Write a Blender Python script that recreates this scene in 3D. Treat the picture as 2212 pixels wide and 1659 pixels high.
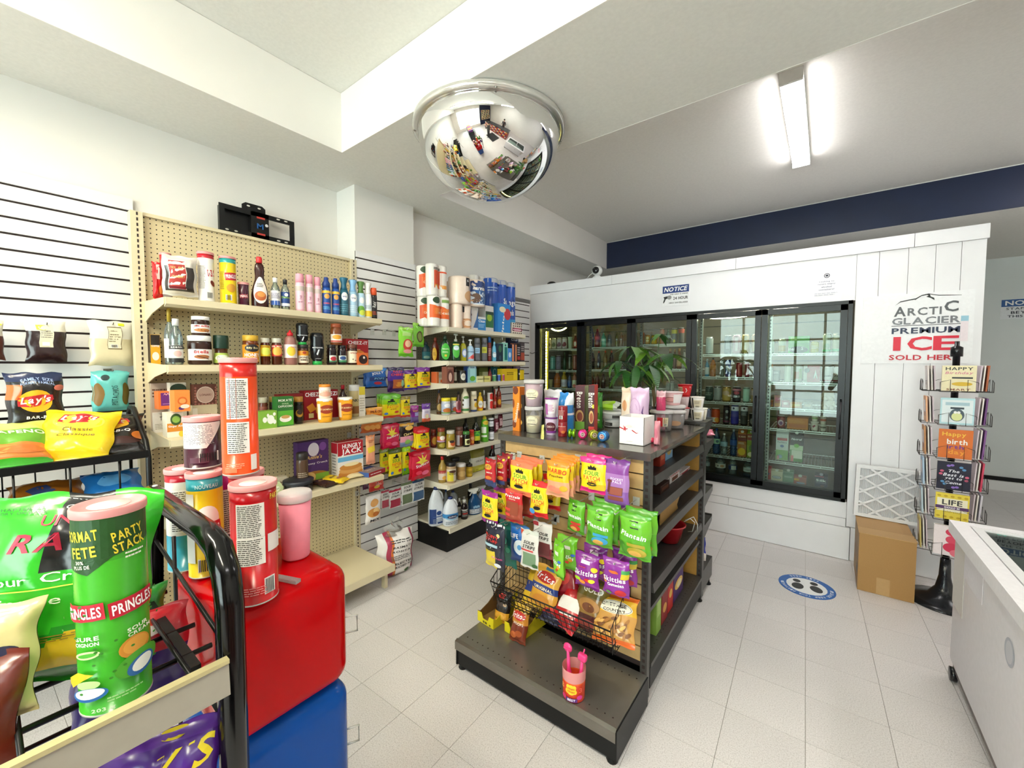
import bpy,math,random
from math import sin,cos,pi,radians,sqrt,atan2,asin
from mathutils import Vector,Matrix
from mathutils.geometry import tessellate_polygon
for _o in list(bpy.data.objects): bpy.data.objects.remove(_o)
SC = bpy.context.scene
COL = SC.collection
rnd = random.Random(7)

# ---------------------------------------------------------------- camera
FPX,IW,IH,CAMH = 885.33,2212,1659,1.60
_y,_p,_r = radians(37.383),radians(2.709),radians(0.138)
CF = Vector((-sin(_y)*cos(_p),cos(_y)*cos(_p),-sin(_p)))
_R0 = Vector((cos(_y),sin(_y),0)); _U0 = _R0.cross(CF)
CR = _R0*cos(_r) + _U0*sin(_r); CU = -_R0*sin(_r) + _U0*cos(_r)
CC = Vector((0,0,CAMH))
_cd = bpy.data.cameras.new('camera'); cam = bpy.data.objects.new('camera',_cd); COL.objects.link(cam)
_cd.sensor_fit = 'HORIZONTAL'; _cd.sensor_width = 36.0; _cd.lens = 36.0*FPX/IW
_cd.clip_start = 0.02; _cd.clip_end = 100
cam.matrix_world = Matrix(((CR.x,CU.x,-CF.x,CC.x),(CR.y,CU.y,-CF.y,CC.y),(CR.z,CU.z,-CF.z,CC.z),(0,0,0,1)))
SC.camera = cam

# ---------------------------------------------------------------- world, exposure
W = bpy.data.worlds.new('overcast_sky'); SC.world = W; W.use_nodes = True
_bg = W.node_tree.nodes['Background']; _bg.inputs[0].default_value = (0.94,0.96,1.0,1); _bg.inputs[1].default_value = 4.8
SC.cycles.max_bounces = 8; SC.cycles.diffuse_bounces = 4; SC.cycles.glossy_bounces = 3; SC.cycles.transmission_bounces = 4; SC.cycles.transparent_max_bounces = 10
SC.cycles.caustics_reflective = False; SC.cycles.caustics_refractive = False
SC.view_settings.view_transform = 'Standard'; SC.view_settings.look = 'None'
SC.view_settings.gamma = 1.0; SC.view_settings.use_curve_mapping = False
SC.view_settings.exposure = 1.8
TUBE_COOL = ((1.0,0.965,0.96),10.0)      # colour, emission strength of the ceiling tubes
TUBE_WARM = ((1.0,0.925,0.74),36.0)

# ---------------------------------------------------------------- pixel -> place helpers
def ray(x,y): return CR*((x-IW/2)/FPX) + CU*((IH/2-y)/FPX) + CF
def at(x,y,ax,v):
    d = ray(x,y); k = 'XYZ'.index(ax); return CC + d*((v-CC[k])/d[k])
def onX(xp,X,Z):            # Y on the line (X, *, Z) that shows at pixel column xp
    t = (xp-IW/2)/FPX; q = CR - CF*t
    return -(q.x*X + q.z*(Z-CAMH))/q.y
def onY(xp,Y,Z):
    t = (xp-IW/2)/FPX; q = CR - CF*t
    return -(q.y*Y + q.z*(Z-CAMH))/q.x
def zat(X,Y,yp):            # height at plan position (X, Y) that shows at pixel row yp
    t = (IH/2-yp)/FPX; q = CU - CF*t
    return CAMH - (q.x*X + q.y*Y)/q.z
def proj(P):
    d = Vector(P) - CC; w = d.dot(CF)
    return (IW/2 + FPX*d.dot(CR)/w,IH/2 - FPX*d.dot(CU)/w)

# ---------------------------------------------------------------- colour and materials
def lin(h):
    if isinstance(h,tuple): return h[:3]
    h = h.lstrip('#')
    if len(h) == 3: h = ''.join(c*2 for c in h)
    o = []
    for i in (0,2,4):
        c = int(h[i:i+2],16)/255.0
        o.append(c/12.92 if c <= 0.04045 else ((c+0.055)/1.055)**2.4)
    return tuple(o)

MATS = {}
def _principled(name):
    m = bpy.data.materials.new(name); m.use_nodes = True
    return m,m.node_tree,m.node_tree.nodes['Principled BSDF']
def printed(name,rough=0.4,metal=0.0,spec=0.5,bump=0.0,scale=60.0,coat=0.0,vary=0.06):
    """colour attribute 'Col' (flat print) with fine procedural variation and relief"""
    m,nt,b = _principled(name); N = nt.nodes; L = nt.links
    a = N.new('ShaderNodeVertexColor'); a.layer_name = 'Col'
    tc = N.new('ShaderNodeTexCoord'); no = N.new('ShaderNodeTexNoise'); no.inputs['Scale'].default_value = scale
    L.new(tc.outputs['Object'],no.inputs['Vector'])
    mr = N.new('ShaderNodeMapRange'); mr.inputs['To Min'].default_value = 1-vary; mr.inputs['To Max'].default_value = 1+vary
    L.new(no.outputs['Fac'],mr.inputs['Value'])
    mx = N.new('ShaderNodeMix'); mx.data_type = 'RGBA'; mx.blend_type = 'MULTIPLY'; mx.inputs[0].default_value = 1
    L.new(a.outputs['Color'],mx.inputs[6]); L.new(mr.outputs['Result'],mx.inputs[7])
    L.new(mx.outputs[2],b.inputs['Base Color'])
    b.inputs['Roughness'].default_value = rough; b.inputs['Metallic'].default_value = metal
    b.inputs['Specular IOR Level'].default_value = spec; b.inputs['Coat Weight'].default_value = coat
    if bump:
        bp = N.new('ShaderNodeBump'); bp.inputs['Strength'].default_value = bump; bp.inputs['Distance'].default_value = 0.01
        L.new(no.outputs['Fac'],bp.inputs['Height']); L.new(bp.outputs['Normal'],b.inputs['Normal'])
    MATS[name] = m; return m
printed('gloss',0.22); printed('satin',0.42); printed('matte',0.75); printed('card',0.55,bump=0.04,scale=120)
printed('foil',0.24,metal=0.0,spec=0.7,bump=0.22,scale=26,vary=0.03)
printed('metalprint',0.25,metal=0.65); printed('paint',0.38,bump=0.03,scale=40)
printed('ink',0.45,vary=0.02)

def clear(name,tint,gloss=0.12,rough=0.05,solid=0.0,colour='ffffff'):
    """thin clear plastic or glass: see-through with a Fresnel sheen; solid adds a milky body"""
    m = bpy.data.materials.new(name); m.use_nodes = True; nt = m.node_tree; N = nt.nodes; L = nt.links
    for n in list(N): N.remove(n)
    o = N.new('ShaderNodeOutputMaterial'); t = N.new('ShaderNodeBsdfTransparent'); g = N.new('ShaderNodeBsdfGlossy')
    t.inputs[0].default_value = (*lin(tint),1); g.inputs['Roughness'].default_value = rough
    lw = N.new('ShaderNodeFresnel'); lw.inputs['IOR'].default_value = 1.32 if name == 'pane' else 1.5
    ad = N.new('ShaderNodeMath'); ad.operation = 'MULTIPLY_ADD'; ad.inputs[1].default_value = 0.9; ad.inputs[2].default_value = gloss
    L.new(lw.outputs[0],ad.inputs[0])
    mx = N.new('ShaderNodeMixShader'); L.new(ad.outputs[0],mx.inputs[0]); L.new(t.outputs[0],mx.inputs[1]); L.new(g.outputs[0],mx.inputs[2])
    last = mx
    if solid:
        d = N.new('ShaderNodeBsdfDiffuse'); d.inputs[0].default_value = (*lin(colour),1)
        m2 = N.new('ShaderNodeMixShader'); m2.inputs[0].default_value = solid
        L.new(mx.outputs[0],m2.inputs[1]); L.new(d.outputs[0],m2.inputs[2]); last = m2
    L.new(last.outputs[0],o.inputs[0]); MATS[name] = m; return m
clear('pane','e9f2ee',0.015,0.0); clear('poly','f6f6f2',0.10,0.12,0.10,'f4f4ee')
clear('milky','fbfbfb',0.04,0.2,0.14,'f4eef0'); clear('pinklid','f6c9c9',0.06,0.2,0.72,'f3a9a8')
clear('milkylid','fbfbfb',0.04,0.2,0.55,'f6f2f2'); clear('petclear','dfeef0',0.08,0.05,0.08,'d6e4e6'); clear('petblue','7fb4e6',0.08,0.05,0.12,'3f7fc4')

def solid(name,colour,rough=0.5,metal=0.0,scale=8.0,vary=0.05,bump=0.0,coords='Object',spec=0.5):
    m,nt,b = _principled(name); N = nt.nodes; L = nt.links
    tc = N.new('ShaderNodeTexCoord'); no = N.new('ShaderNodeTexNoise'); no.inputs['Scale'].default_value = scale; no.inputs['Detail'].default_value = 4
    L.new(tc.outputs[coords],no.inputs['Vector'])
    c = lin(colour); cr = N.new('ShaderNodeValToRGB')
    cr.color_ramp.elements[0].color = (*[max(0,x*(1-vary)) for x in c],1); cr.color_ramp.elements[0].position = 0.3
    cr.color_ramp.elements[1].color = (*[min(1,x*(1+vary)) for x in c],1); cr.color_ramp.elements[1].position = 0.7
    L.new(no.outputs['Fac'],cr.inputs[0]); L.new(cr.outputs[0],b.inputs['Base Color'])
    b.inputs['Roughness'].default_value = rough; b.inputs['Metallic'].default_value = metal; b.inputs['Specular IOR Level'].default_value = spec
    if bump:
        bp = N.new('ShaderNodeBump'); bp.inputs['Strength'].default_value = bump; bp.inputs['Distance'].default_value = 0.004
        L.new(no.outputs['Fac'],bp.inputs['Height']); L.new(bp.outputs['Normal'],b.inputs['Normal'])
    MATS[name] = m; return m
def glow(name,colour,strength):
    m = bpy.data.materials.new(name); m.use_nodes = True; nt = m.node_tree
    for n in list(nt.nodes): nt.nodes.remove(n)
    o = nt.nodes.new('ShaderNodeOutputMaterial'); e = nt.nodes.new('ShaderNodeEmission')
    e.inputs[0].default_value = (*colour,1); e.inputs[1].default_value = strength
    nt.links.new(e.outputs[0],o.inputs[0]); MATS[name] = m; return m

# ---------------------------------------------------------------- mesh builder
class G:
    def __init__(s): s.v = []; s.f = []; s.c = []; s.s = []
    def add(s,vs,fs,col,smooth=False,M=None):
        b = len(s.v)
        if M is not None: vs = [tuple(M @ Vector(p)) for p in vs]
        s.v += [tuple(p) for p in vs]
        cl = None if isinstance(col,list) else lin(col)
        for i,f in enumerate(fs):
            s.f.append(tuple(b+k for k in f)); s.c.append(cl if cl else col[i]); s.s.append(smooth)
        return s
    def box(s,x0,x1,y0,y1,z0,z1,col='fff',M=None):
        vs = [(x0,y0,z0),(x1,y0,z0),(x1,y1,z0),(x0,y1,z0),(x0,y0,z1),(x1,y0,z1),(x1,y1,z1),(x0,y1,z1)]
        c = lin(col) if not isinstance(col,list) else None
        cols = [c]*6 if c else [lin(k) for k in col]   # bottom top front(-y) right(+x) back left
        return s.add(vs,[(0,3,2,1),(4,5,6,7),(0,1,5,4),(1,2,6,5),(2,3,7,6),(3,0,4,7)],cols,False,M)
    def rbox(s,sx,sy,sz,r,col='fff',n=5,z0=0.0,M=None):
        """rounded block centred in x, y; z from z0"""
        ax = []
        def coords(L):
            a = [-L/2 + r - r*cos(pi/2*i/n) for i in range(n+1)]
            return a + [-x for x in reversed(a)]
        X,Y,Z = coords(sx),coords(sy),coords(sz); idx = {}; vs = []
        def vert(p):
            k = tuple(round(c,5) for c in p)
            if k not in idx:
                q = []
                inner = [max(-L/2+r,min(L/2-r,c)) for c,L in zip(p,(sx,sy,sz))]
                d = Vector([a-b for a,b in zip(p,inner)])
                if d.length > 1e-9: d = d.normalized()*r
                q = Vector(inner)+d; idx[k] = len(vs); vs.append((q.x,q.y,q.z+sz/2+z0))
            return idx[k]
        fs = []
        def grid(A,B,fn,flip):
            for i in range(len(A)-1):
                for j in range(len(B)-1):
                    q = [vert(fn(A[i],B[j])),vert(fn(A[i+1],B[j])),vert(fn(A[i+1],B[j+1])),vert(fn(A[i],B[j+1]))]
                    fs.append(tuple(reversed(q)) if flip else tuple(q))
        grid(X,Y,lambda a,b: (a,b,sz/2),False); grid(X,Y,lambda a,b: (a,b,-sz/2),True)
        grid(X,Z,lambda a,b: (a,-sy/2,b),False); grid(X,Z,lambda a,b: (a,sy/2,b),True)
        grid(Y,Z,lambda a,b: (sx/2,a,b),False); grid(Y,Z,lambda a,b: (-sx/2,a,b),True)
        return s.add(vs,fs,col,True,M)
    def lathe(s,prof,seg=24,col='fff',M=None,fy=1.0,ex=2.0,cap0=True,cap1=True,flat=False):
        """prof: (r, z[, colour of the band above]); ex>2 squares the section, fy flattens it"""
        vs = []; fs = []; cs = []; n = len(prof)
        for p in prof:
            for k in range(seg):
                a = 2*pi*k/seg; ca,sa = cos(a),sin(a)
                if ex != 2.0:
                    q = (abs(ca)**ex + abs(sa)**ex)**(-1/ex); ca *= q; sa *= q
                vs.append((p[0]*ca,p[0]*sa*fy,p[1]))
        for i in range(n-1):
            c = lin(prof[i][2]) if len(prof[i]) > 2 else lin(col)
            for k in range(seg):
                k2 = (k+1) % seg
                fs.append((i*seg+k,i*seg+k2,(i+1)*seg+k2,(i+1)*seg+k)); cs.append(c)
        if cap0 and prof[0][0] > 1e-5: fs.append(tuple(reversed(range(seg)))); cs.append(lin(prof[0][2] if len(prof[0]) > 2 else col))
        if cap1 and prof[-1][0] > 1e-5: fs.append(tuple((n-1)*seg+k for k in range(seg))); cs.append(lin(prof[-2][2] if len(prof[-2]) > 2 else col))
        return s.add(vs,fs,cs,not flat,M)
    def tube(s,pts,r,seg=6,col='111',M=None,closed=False):
        P = [Vector(p) for p in pts]; vs = []; fs = []; n = len(P)
        for i in range(n):
            if closed: t = P[(i+1) % n]-P[i-1]
            else: t = P[min(i+1,n-1)]-P[max(i-1,0)]
            t.normalize(); u = t.cross(Vector((0,0,1)))
            if u.length < 1e-3: u = t.cross(Vector((1,0,0)))
            u.normalize(); w = t.cross(u)
            for k in range(seg):
                a = 2*pi*(k+0.5)/seg; q = P[i]+u*(r*cos(a))+w*(r*sin(a)); vs.append(tuple(q))
        m = n if closed else n-1
        for i in range(m):
            for k in range(seg):
                j = (i+1) % n; fs.append((i*seg+k,i*seg+(k+1) % seg,j*seg+(k+1) % seg,j*seg+k))
        if not closed: fs += [tuple(reversed(range(seg))),tuple((n-1)*seg+k for k in range(seg))]
        return s.add(vs,fs,col,seg > 4,M)
    def surf(s,S,nu,nv,col,smooth=True,flip=False,M=None):
        vs = [S(i/nu,j/nv) for j in range(nv+1) for i in range(nu+1)]; fs = []; cs = []
        for j in range(nv):
            for i in range(nu):
                q = (j*(nu+1)+i,j*(nu+1)+i+1,(j+1)*(nu+1)+i+1,(j+1)*(nu+1)+i)
                fs.append(tuple(reversed(q)) if flip else q)
                cs.append(lin(col((i+.5)/nu,(j+.5)/nv)) if callable(col) else lin(col))
        return s.add(vs,fs,cs,smooth,M)
    def prism(s,pts,h0,h1,col='fff',plane='xz',M=None):
        """extrude a 2-D outline; plane 'xz': points (x, z) from y=h0 to h1; 'xy': z from h0 to h1; 'yz': x from h0 to h1"""
        f = {'xz': lambda a,b,h: (a,h,b),'xy': lambda a,b,h: (a,b,h),'yz': lambda a,b,h: (h,a,b)}[plane]
        n = len(pts); vs = [f(a,b,h0) for a,b in pts] + [f(a,b,h1) for a,b in pts]
        tri = tessellate_polygon([[Vector((a,b,0)) for a,b in pts]])
        fs = [tuple(t) for t in tri] + [tuple(n+k for k in reversed(t)) for t in tri]
        fs += [(i,(i+1) % n,n+(i+1) % n,n+i) for i in range(n)]
        return s.add(vs,fs,col,False,M)
    def mesh(s,name,mat):
        me = bpy.data.meshes.new(name); me.from_pydata(s.v,[],s.f)
        me.polygons.foreach_set('use_smooth',s.s)
        ca = me.color_attributes.new('Col','FLOAT_COLOR','CORNER'); buf = []
        for f,c in zip(s.f,s.c): buf += [c[0],c[1],c[2],1.0]*len(f)
        ca.data.foreach_set('color',buf)
        me.materials.append(MATS[mat] if isinstance(mat,str) else mat); me.update(); return me

# ---------------------------------------------------------------- objects
def link(name,data=None,parent=None,loc=None,rot=None):
    o = bpy.data.objects.new(name,data); COL.objects.link(o)
    if parent is not None: o.parent = parent
    if loc is not None: o.location = loc
    if rot is not None: o.rotation_euler = rot if isinstance(rot,tuple) else (0,0,rot)
    return o
def tag(o,label=None,cat=None,group=None,kind=None):
    if label: o['label'] = label
    if cat: o['category'] = cat
    if group: o['group'] = group
    if kind: o['kind'] = kind
    return o
def struct(name,g,mat,parent=None,label=None):
    o = link(name,g.mesh(name,mat),parent)
    if parent is None: tag(o,label,None,None,'structure')
    return o
def hub(name,label,cat,loc=(0,0,0),rot=0.0,group=None):
    return tag(link(name,None,None,loc,rot),label,cat,group)
def put(name,label,cat,parts,loc,rot=0.0,group=None):
    """a thing from a list of parts (name, mesh[, sub-parts]); one part alone is the thing itself"""
    if len(parts) == 1 and len(parts[0]) == 2:
        return tag(link(name,parts[0][1],None,loc,rot),label,cat,group)
    r = hub(name,label,cat,loc,rot,group)
    for p in parts:
        o = link(p[0],p[1],r)
        for q in (p[2] if len(p) > 2 else []): link(q[0],q[1],o)
    return r

# ---------------------------------------------------------------- lettering and flat print
_GL = {}
def glyph(ch,bold):
    k = (ch,bold)
    if k not in _GL:
        cu = bpy.data.curves.new('t','FONT'); cu.body = ch; cu.resolution_u = 2; cu.offset = 0.022 if bold else 0.004
        ob = bpy.data.objects.new('t',cu); me = bpy.data.meshes.new_from_object(ob)
        vs = [(v.co.x,v.co.y) for v in me.vertices]; fs = [tuple(p.vertices) for p in me.polygons]
        bpy.data.objects.remove(ob); bpy.data.curves.remove(cu); bpy.data.meshes.remove(me)
        if vs: x0 = min(v[0] for v in vs); x1 = max(v[0] for v in vs)
        else: x0,x1 = 0,0.28
        _GL[k] = ([(x-x0,y) for x,y in vs],fs,x1-x0)
    return _GL[k]
def text2d(t,bold=True):
    V = []; F = []; x = 0
    for ch in t:
        vs,fs,w = glyph(ch,bold)
        b = len(V); V += [(x+a,y) for a,y in vs]; F += [tuple(b+i for i in f) for f in fs]; x += w+0.085
    return V,F
def prints(S,items,g=None,lift=0.0007):
    """S(u, v, lift) -> point; items in metres on the face, drawn one over the other"""
    g = g or G()
    for n,it in enumerate(items):
        k = it[0]; l = lift + 0.00035*n
        if k == 'T':
            _,t,u,v,w,h,c = it[:7]; o = it[7] if len(it) > 7 else {}
            V,F = text2d(t,o.get('b',True))
            if not V: continue
            x0 = min(p[0] for p in V); x1 = max(p[0] for p in V); y0 = min(p[1] for p in V); y1 = max(p[1] for p in V)
            sx = w/(x1-x0); sy = h/max(1e-6,y1-y0); sh = o.get('i',0); ro = radians(o.get('rot',0)); arc = o.get('arc',0)
            pts = []
            for a,b in V:
                p = (a-(x0+x1)/2)*sx; q = (b-(y0+y1)/2)*sy; p += sh*q
                if arc: q += arc*(1-(2*p/w)**2)
                pts.append(S(u+p*cos(ro)-q*sin(ro),v+p*sin(ro)+q*cos(ro),l))
            g.add(pts,F,c)
        elif k == 'R':
            _,u,v,w,h,c = it[:6]; ro = radians(it[6]) if len(it) > 6 else 0
            def f(a,b):
                p,q = (a-.5)*w,(b-.5)*h
                return S(u+p*cos(ro)-q*sin(ro),v+p*sin(ro)+q*cos(ro),l)
            g.surf(f,max(2,min(14,int(w/0.012))),max(1,min(10,int(h/0.02))),c)
        elif k == 'E':
            _,u,v,rx,ry,c = it[:6]; ro = radians(it[6]) if len(it) > 6 else 0; m = 20; rings = 3
            vs = [S(u,v,l)]; fs = []
            for rr in range(1,rings+1):
                for i in range(m):
                    a = 2*pi*i/m; p,q = rx*rr/rings*cos(a),ry*rr/rings*sin(a)
                    vs.append(S(u+p*cos(ro)-q*sin(ro),v+p*sin(ro)+q*cos(ro),l))
            for i in range(m): fs.append((0,1+i,1+(i+1) % m))
            for rr in range(rings-1):
                for i in range(m):
                    b = 1+rr*m; fs.append((b+i,b+m+i,b+m+(i+1) % m,b+(i+1) % m))
            g.add(vs,fs,c,True)
        elif k == 'P':
            _,pts,c = it[:3]
            todo = [[Vector(pts[i]) for i in t] for t in tessellate_polygon([[Vector((a,b,0)) for a,b in pts]])]; vs = []; big = max(.012,.04*max((Vector(p)-Vector(pts[0])).length for p in pts))
            while todo:
                t = todo.pop(); e = [(t[(i+1) % 3]-t[i]).length for i in range(3)]; i = e.index(max(e))
                if e[i] > big: m = (t[i]+t[(i+1) % 3])/2; todo += [[t[i],m,t[(i+2) % 3]],[m,t[(i+1) % 3],t[(i+2) % 3]]]
                else: vs += [S(p.x,p.y,l) for p in t]
            g.add(vs,[(i,i+1,i+2) for i in range(0,len(vs),3)],c)
        elif k == 'L':                                   # lines of small print as thin bars
            _,u,v,w,h,rows,c = it[:7]; rr = random.Random(rows*31+int(w*1e4))
            for i in range(rows):
                yy = v+h/2-(i+.5)*h/rows; x = u-w/2; end = u+w/2*(0.55+0.45*rr.random())
                while x < end:
                    ww = w*(0.08+0.16*rr.random()); ww = min(ww,end-x)
                    if ww > 0.0008: g.add([S(x,yy-h/rows*.22,l),S(x+ww*.85,yy-h/rows*.22,l),S(x+ww*.85,yy+h/rows*.22,l),S(x,yy+h/rows*.22,l)],[(0,1,2,3)],c)
                    x += ww
        elif k == 'K':                                   # barcode
            _,u,v,w,h = it[:5]; rr = random.Random(5); x = u-w/2
            g.add([S(u-w/2-.002,v-h/2-.002,l),S(u+w/2+.002,v-h/2-.002,l),S(u+w/2+.002,v+h/2+.002,l),S(u-w/2-.002,v+h/2+.002,l)],[(0,1,2,3)],'f4f4f0')
            while x < u+w/2:
                ww = w*(0.02+.05*rr.random())
                g.add([S(x,v-h/2,l+.0003),S(min(x+ww,u+w/2),v-h/2,l+.0003),S(min(x+ww,u+w/2),v+h/2,l+.0003),S(x,v+h/2,l+.0003)],[(0,1,2,3)],'1a1a1a'); x += ww*2
    return g
def flatS(y=0.0): return lambda u,v,l: (u,y-l,v)
def cylS(r,a0=0.0): return lambda u,v,l: ((r+l)*sin(u/r+a0),-(r+l)*cos(u/r+a0),v)

# ================================================================ THE ROOM
solid('wallpaint','efece6',0.7,scale=3,vary=0.015,bump=0.03)
solid('ceilpaint','e8e6e0',0.85,scale=60,vary=0.03,bump=0.15)
solid('navypaint','06183a',0.5,scale=4,vary=0.12)
solid('coolerwhite','eeedf0',0.32,scale=5,vary=0.02,bump=0.02)
solid('greypanel','e0e4e2',0.5,scale=3,vary=0.03)
solid('blackframe','05080b',0.3,scale=9,vary=0.2,spec=.35); solid('darkgroove','2a1a18',0.6)
solid('darkin','23231f',0.6); solid('chromewire','d8dad6',0.3,metal=0.3,vary=0.03)
solid('blackwire','060606',0.35,vary=0.2,spec=.35); solid('beigemetal','d9cdab',0.42,scale=6,vary=0.03)
solid('slatwhite','ecebea',0.35,scale=4,vary=0.015); solid('ironmetal','474543',0.36,metal=0.35,scale=14,vary=0.12)
solid('greymetal','7d7972',0.22,metal=0.75,scale=10,vary=0.08)
solid('blackbase','060809',0.45,scale=10,vary=0.2,spec=.3); solid('galv','8d8a84',0.3,metal=0.7)
solid('chrome','f2f2f2',0.03,metal=1.0,vary=0.0); solid('acrylicrim','d9d7d2',0.08,metal=0.55,vary=0.02)

def floor_material():
    m,nt,b = _principled('vinyl_tile'); N = nt.nodes; L = nt.links
    geo = N.new('ShaderNodeNewGeometry'); oi = N.new('ShaderNodeObjectInfo')
    n1 = N.new('ShaderNodeTexNoise'); n1.inputs['Scale'].default_value = 190; n1.inputs['Detail'].default_value = 3
    n2 = N.new('ShaderNodeTexNoise'); n2.inputs['Scale'].default_value = 2.2; n2.inputs['Detail'].default_value = 5
    L.new(geo.outputs['Position'],n1.inputs['Vector']); L.new(geo.outputs['Position'],n2.inputs['Vector'])
    r1 = N.new('ShaderNodeValToRGB'); e = r1.color_ramp.elements
    e[0].position = 0.30; e[0].color = (*lin('c2bdbb'),1); e[1].position = 0.62; e[1].color = (*lin('e2dedd'),1)
    x = e.new(0.47); x.color = (*lin('d8d3d2'),1)
    L.new(n1.outputs['Fac'],r1.inputs[0])
    r2 = N.new('ShaderNodeMapRange'); r2.inputs['To Min'].default_value = 0.90; r2.inputs['To Max'].default_value = 1.06
    L.new(n2.outputs['Fac'],r2.inputs['Value'])
    r3 = N.new('ShaderNodeMapRange'); r3.inputs['To Min'].default_value = 0.96; r3.inputs['To Max'].default_value = 1.03
    L.new(oi.outputs['Random'],r3.inputs['Value'])
    mu = N.new('ShaderNodeMath'); mu.operation = 'MULTIPLY'; L.new(r2.outputs[0],mu.inputs[0]); L.new(r3.outputs[0],mu.inputs[1])
    mx = N.new('ShaderNodeMix'); mx.data_type = 'RGBA'; mx.blend_type = 'MULTIPLY'; mx.inputs[0].default_value = 1
    L.new(r1.outputs[0],mx.inputs[6]); L.new(mu.outputs[0],mx.inputs[7]); L.new(mx.outputs[2],b.inputs['Base Color'])
    rr = N.new('ShaderNodeMapRange'); rr.inputs['To Min'].default_value = 0.30; rr.inputs['To Max'].default_value = 0.5
    L.new(n2.outputs['Fac'],rr.inputs['Value']); L.new(rr.outputs[0],b.inputs['Roughness'])
    MATS['vinyl'] = m
floor_material()
solid('joint','a19a90',0.8)

def pegboard(name,colour,pitch=0.0254,rad=0.13,depth='141210'):
    m,nt,b = _principled(name); N = nt.nodes; L = nt.links
    tc = N.new('ShaderNodeTexCoord'); sp = N.new('ShaderNodeSeparateXYZ'); L.new(tc.outputs['Object'],sp.inputs[0])
    out = []
    for ax in (1,2):
        d = N.new('ShaderNodeMath'); d.operation = 'DIVIDE'; d.inputs[1].default_value = pitch; L.new(sp.outputs[ax],d.inputs[0])
        fr = N.new('ShaderNodeMath'); fr.operation = 'FRACT'; L.new(d.outputs[0],fr.inputs[0])
        sb = N.new('ShaderNodeMath'); sb.operation = 'SUBTRACT'; sb.inputs[1].default_value = 0.5; L.new(fr.outputs[0],sb.inputs[0])
        pw = N.new('ShaderNodeMath'); pw.operation = 'POWER'; pw.inputs[1].default_value = 2; 
        ab = N.new('ShaderNodeMath'); ab.operation = 'ABSOLUTE'; L.new(sb.outputs[0],ab.inputs[0]); L.new(ab.outputs[0],pw.inputs[0]); out.append(pw)
    ad = N.new('ShaderNodeMath'); ad.operation = 'ADD'; L.new(out[0].outputs[0],ad.inputs[0]); L.new(out[1].outputs[0],ad.inputs[1])
    lt = N.new('ShaderNodeMath'); lt.operation = 'LESS_THAN'; lt.inputs[1].default_value = rad*rad; L.new(ad.outputs[0],lt.inputs[0])
    mx = N.new('ShaderNodeMix'); mx.data_type = 'RGBA'; L.new(lt.outputs[0],mx.inputs[0])
    mx.inputs[6].default_value = (*lin(colour),1); mx.inputs[7].default_value = (*lin(depth),1)
    L.new(mx.outputs[2],b.inputs['Base Color']); b.inputs['Roughness'].default_value = 0.5; MATS[name] = m
pegboard('pegbeige','d3c39a'); pegboard('peggrey','84806f'); pegboard('deckbeige','dccfab',0.0254,0.09,'8a7c60')

XN,XP,XF = -3.15,-2.90,-2.995          # near wall, pier face, far wall
ZS,ZC = 2.972,3.345                      # soffit underside, coffer ceiling
XE,YB0,YB1,YBLUE = -2.54,1.50,2.33,5.54
YFRONT,XRIGHT,YBACK = -3.6,3.3,8.0
fl = struct('floor',G().box(-3.4,3.5,-3.8,8.3,-0.08,-0.005),'joint')
T = 0.302; tr = radians(1.81); t0 = at(1739.6,1603,'Z',0)
ta = Vector((-sin(tr),cos(tr),0)); tb = Vector((cos(tr),sin(tr),0))
tile = G().box(-T/2+.0009,T/2-.0009,-T/2+.0009,T/2-.0009,-0.006,0).mesh('tile','vinyl')
cand = []; rest = []
for i in range(-24,16):
    for j in range(-20,26):
        c = t0 + tb*((i+.5)*T) + ta*((j+.5)*T)
        if not (-3.3 < c.x < 3.4 and -3.7 < c.y < 8.2): continue
        d = (c-CC).dot(CF); p = proj(c) if d > 0.3 else (-1e4,0)
        hid = (-1.5 < c.x < -.62 and 1.5 < c.y < 3.2) or c.x < -2.7 or (c.y > 4.3 and c.x < .8) or (c.x > .75 and c.y < 3.0)
        (cand if (-60 < p[0] < 2280 and p[1] < 1760 and not hid) else rest).append((d,c))
cand.sort(key=lambda q: q[0]); rest += cand[290:]
for d,c in cand[:290]: link('tile',tile,fl,(c.x,c.y,0),tr*1.0)
g = G(); Mr = Matrix.Rotation(tr,4,'Z')
for d,c in rest: g.box(-T/2+.0009,T/2-.0009,-T/2+.0009,T/2-.0009,-0.006,0,'fff',Matrix.Translation((c.x,c.y,0)) @ Mr)
tag(link('tile_field',g.mesh('tile_field','vinyl'),fl),kind='stuff')

struct('wall_left',G().box(XN-.1,XN,YFRONT,1.806,0,ZC+.1),'wallpaint')
struct('wall_left_pier',G().box(XN-.1,XP,1.806,2.37,0,ZS),'wallpaint')
struct('wall_left_far',G().box(XN-.1,XF,2.37,YBACK,0,ZC+.1),'wallpaint')
struct('wall_right',G().box(XRIGHT,XRIGHT+.1,YFRONT,YBACK,0,ZC+.1),'wallpaint')
g = G().box(-3.25,XRIGHT+.1,YBACK,YBACK+.1,0,ZS)
struct('wall_back',g,'greypanel')
g = G()
g.box(XN-.1,XRIGHT+.1,YFRONT,YBACK+.1,ZC,ZC+.12)
g.box(XN-.1,XE,YFRONT,YBACK,ZS,ZC)
g.box(XE,XRIGHT,YB0,YB1,ZS,ZC)
g.box(XE,XRIGHT,YBLUE+.01,YBACK,ZS,ZC)
struct('ceiling',g,'ceilpaint')
struct('trim_1',G().box(XE,XRIGHT,YBLUE,YBLUE+.01,ZS+.002,ZC-.012),'navypaint',label='navy blue painted beam face above the cooler')
g = G()
g.box(XE,XE+.006,YFRONT,YB0,ZS-.001,ZC-.002); g.box(XE,XE+.006,YB1,YBLUE,ZS-.001,ZC-.002)
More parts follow.
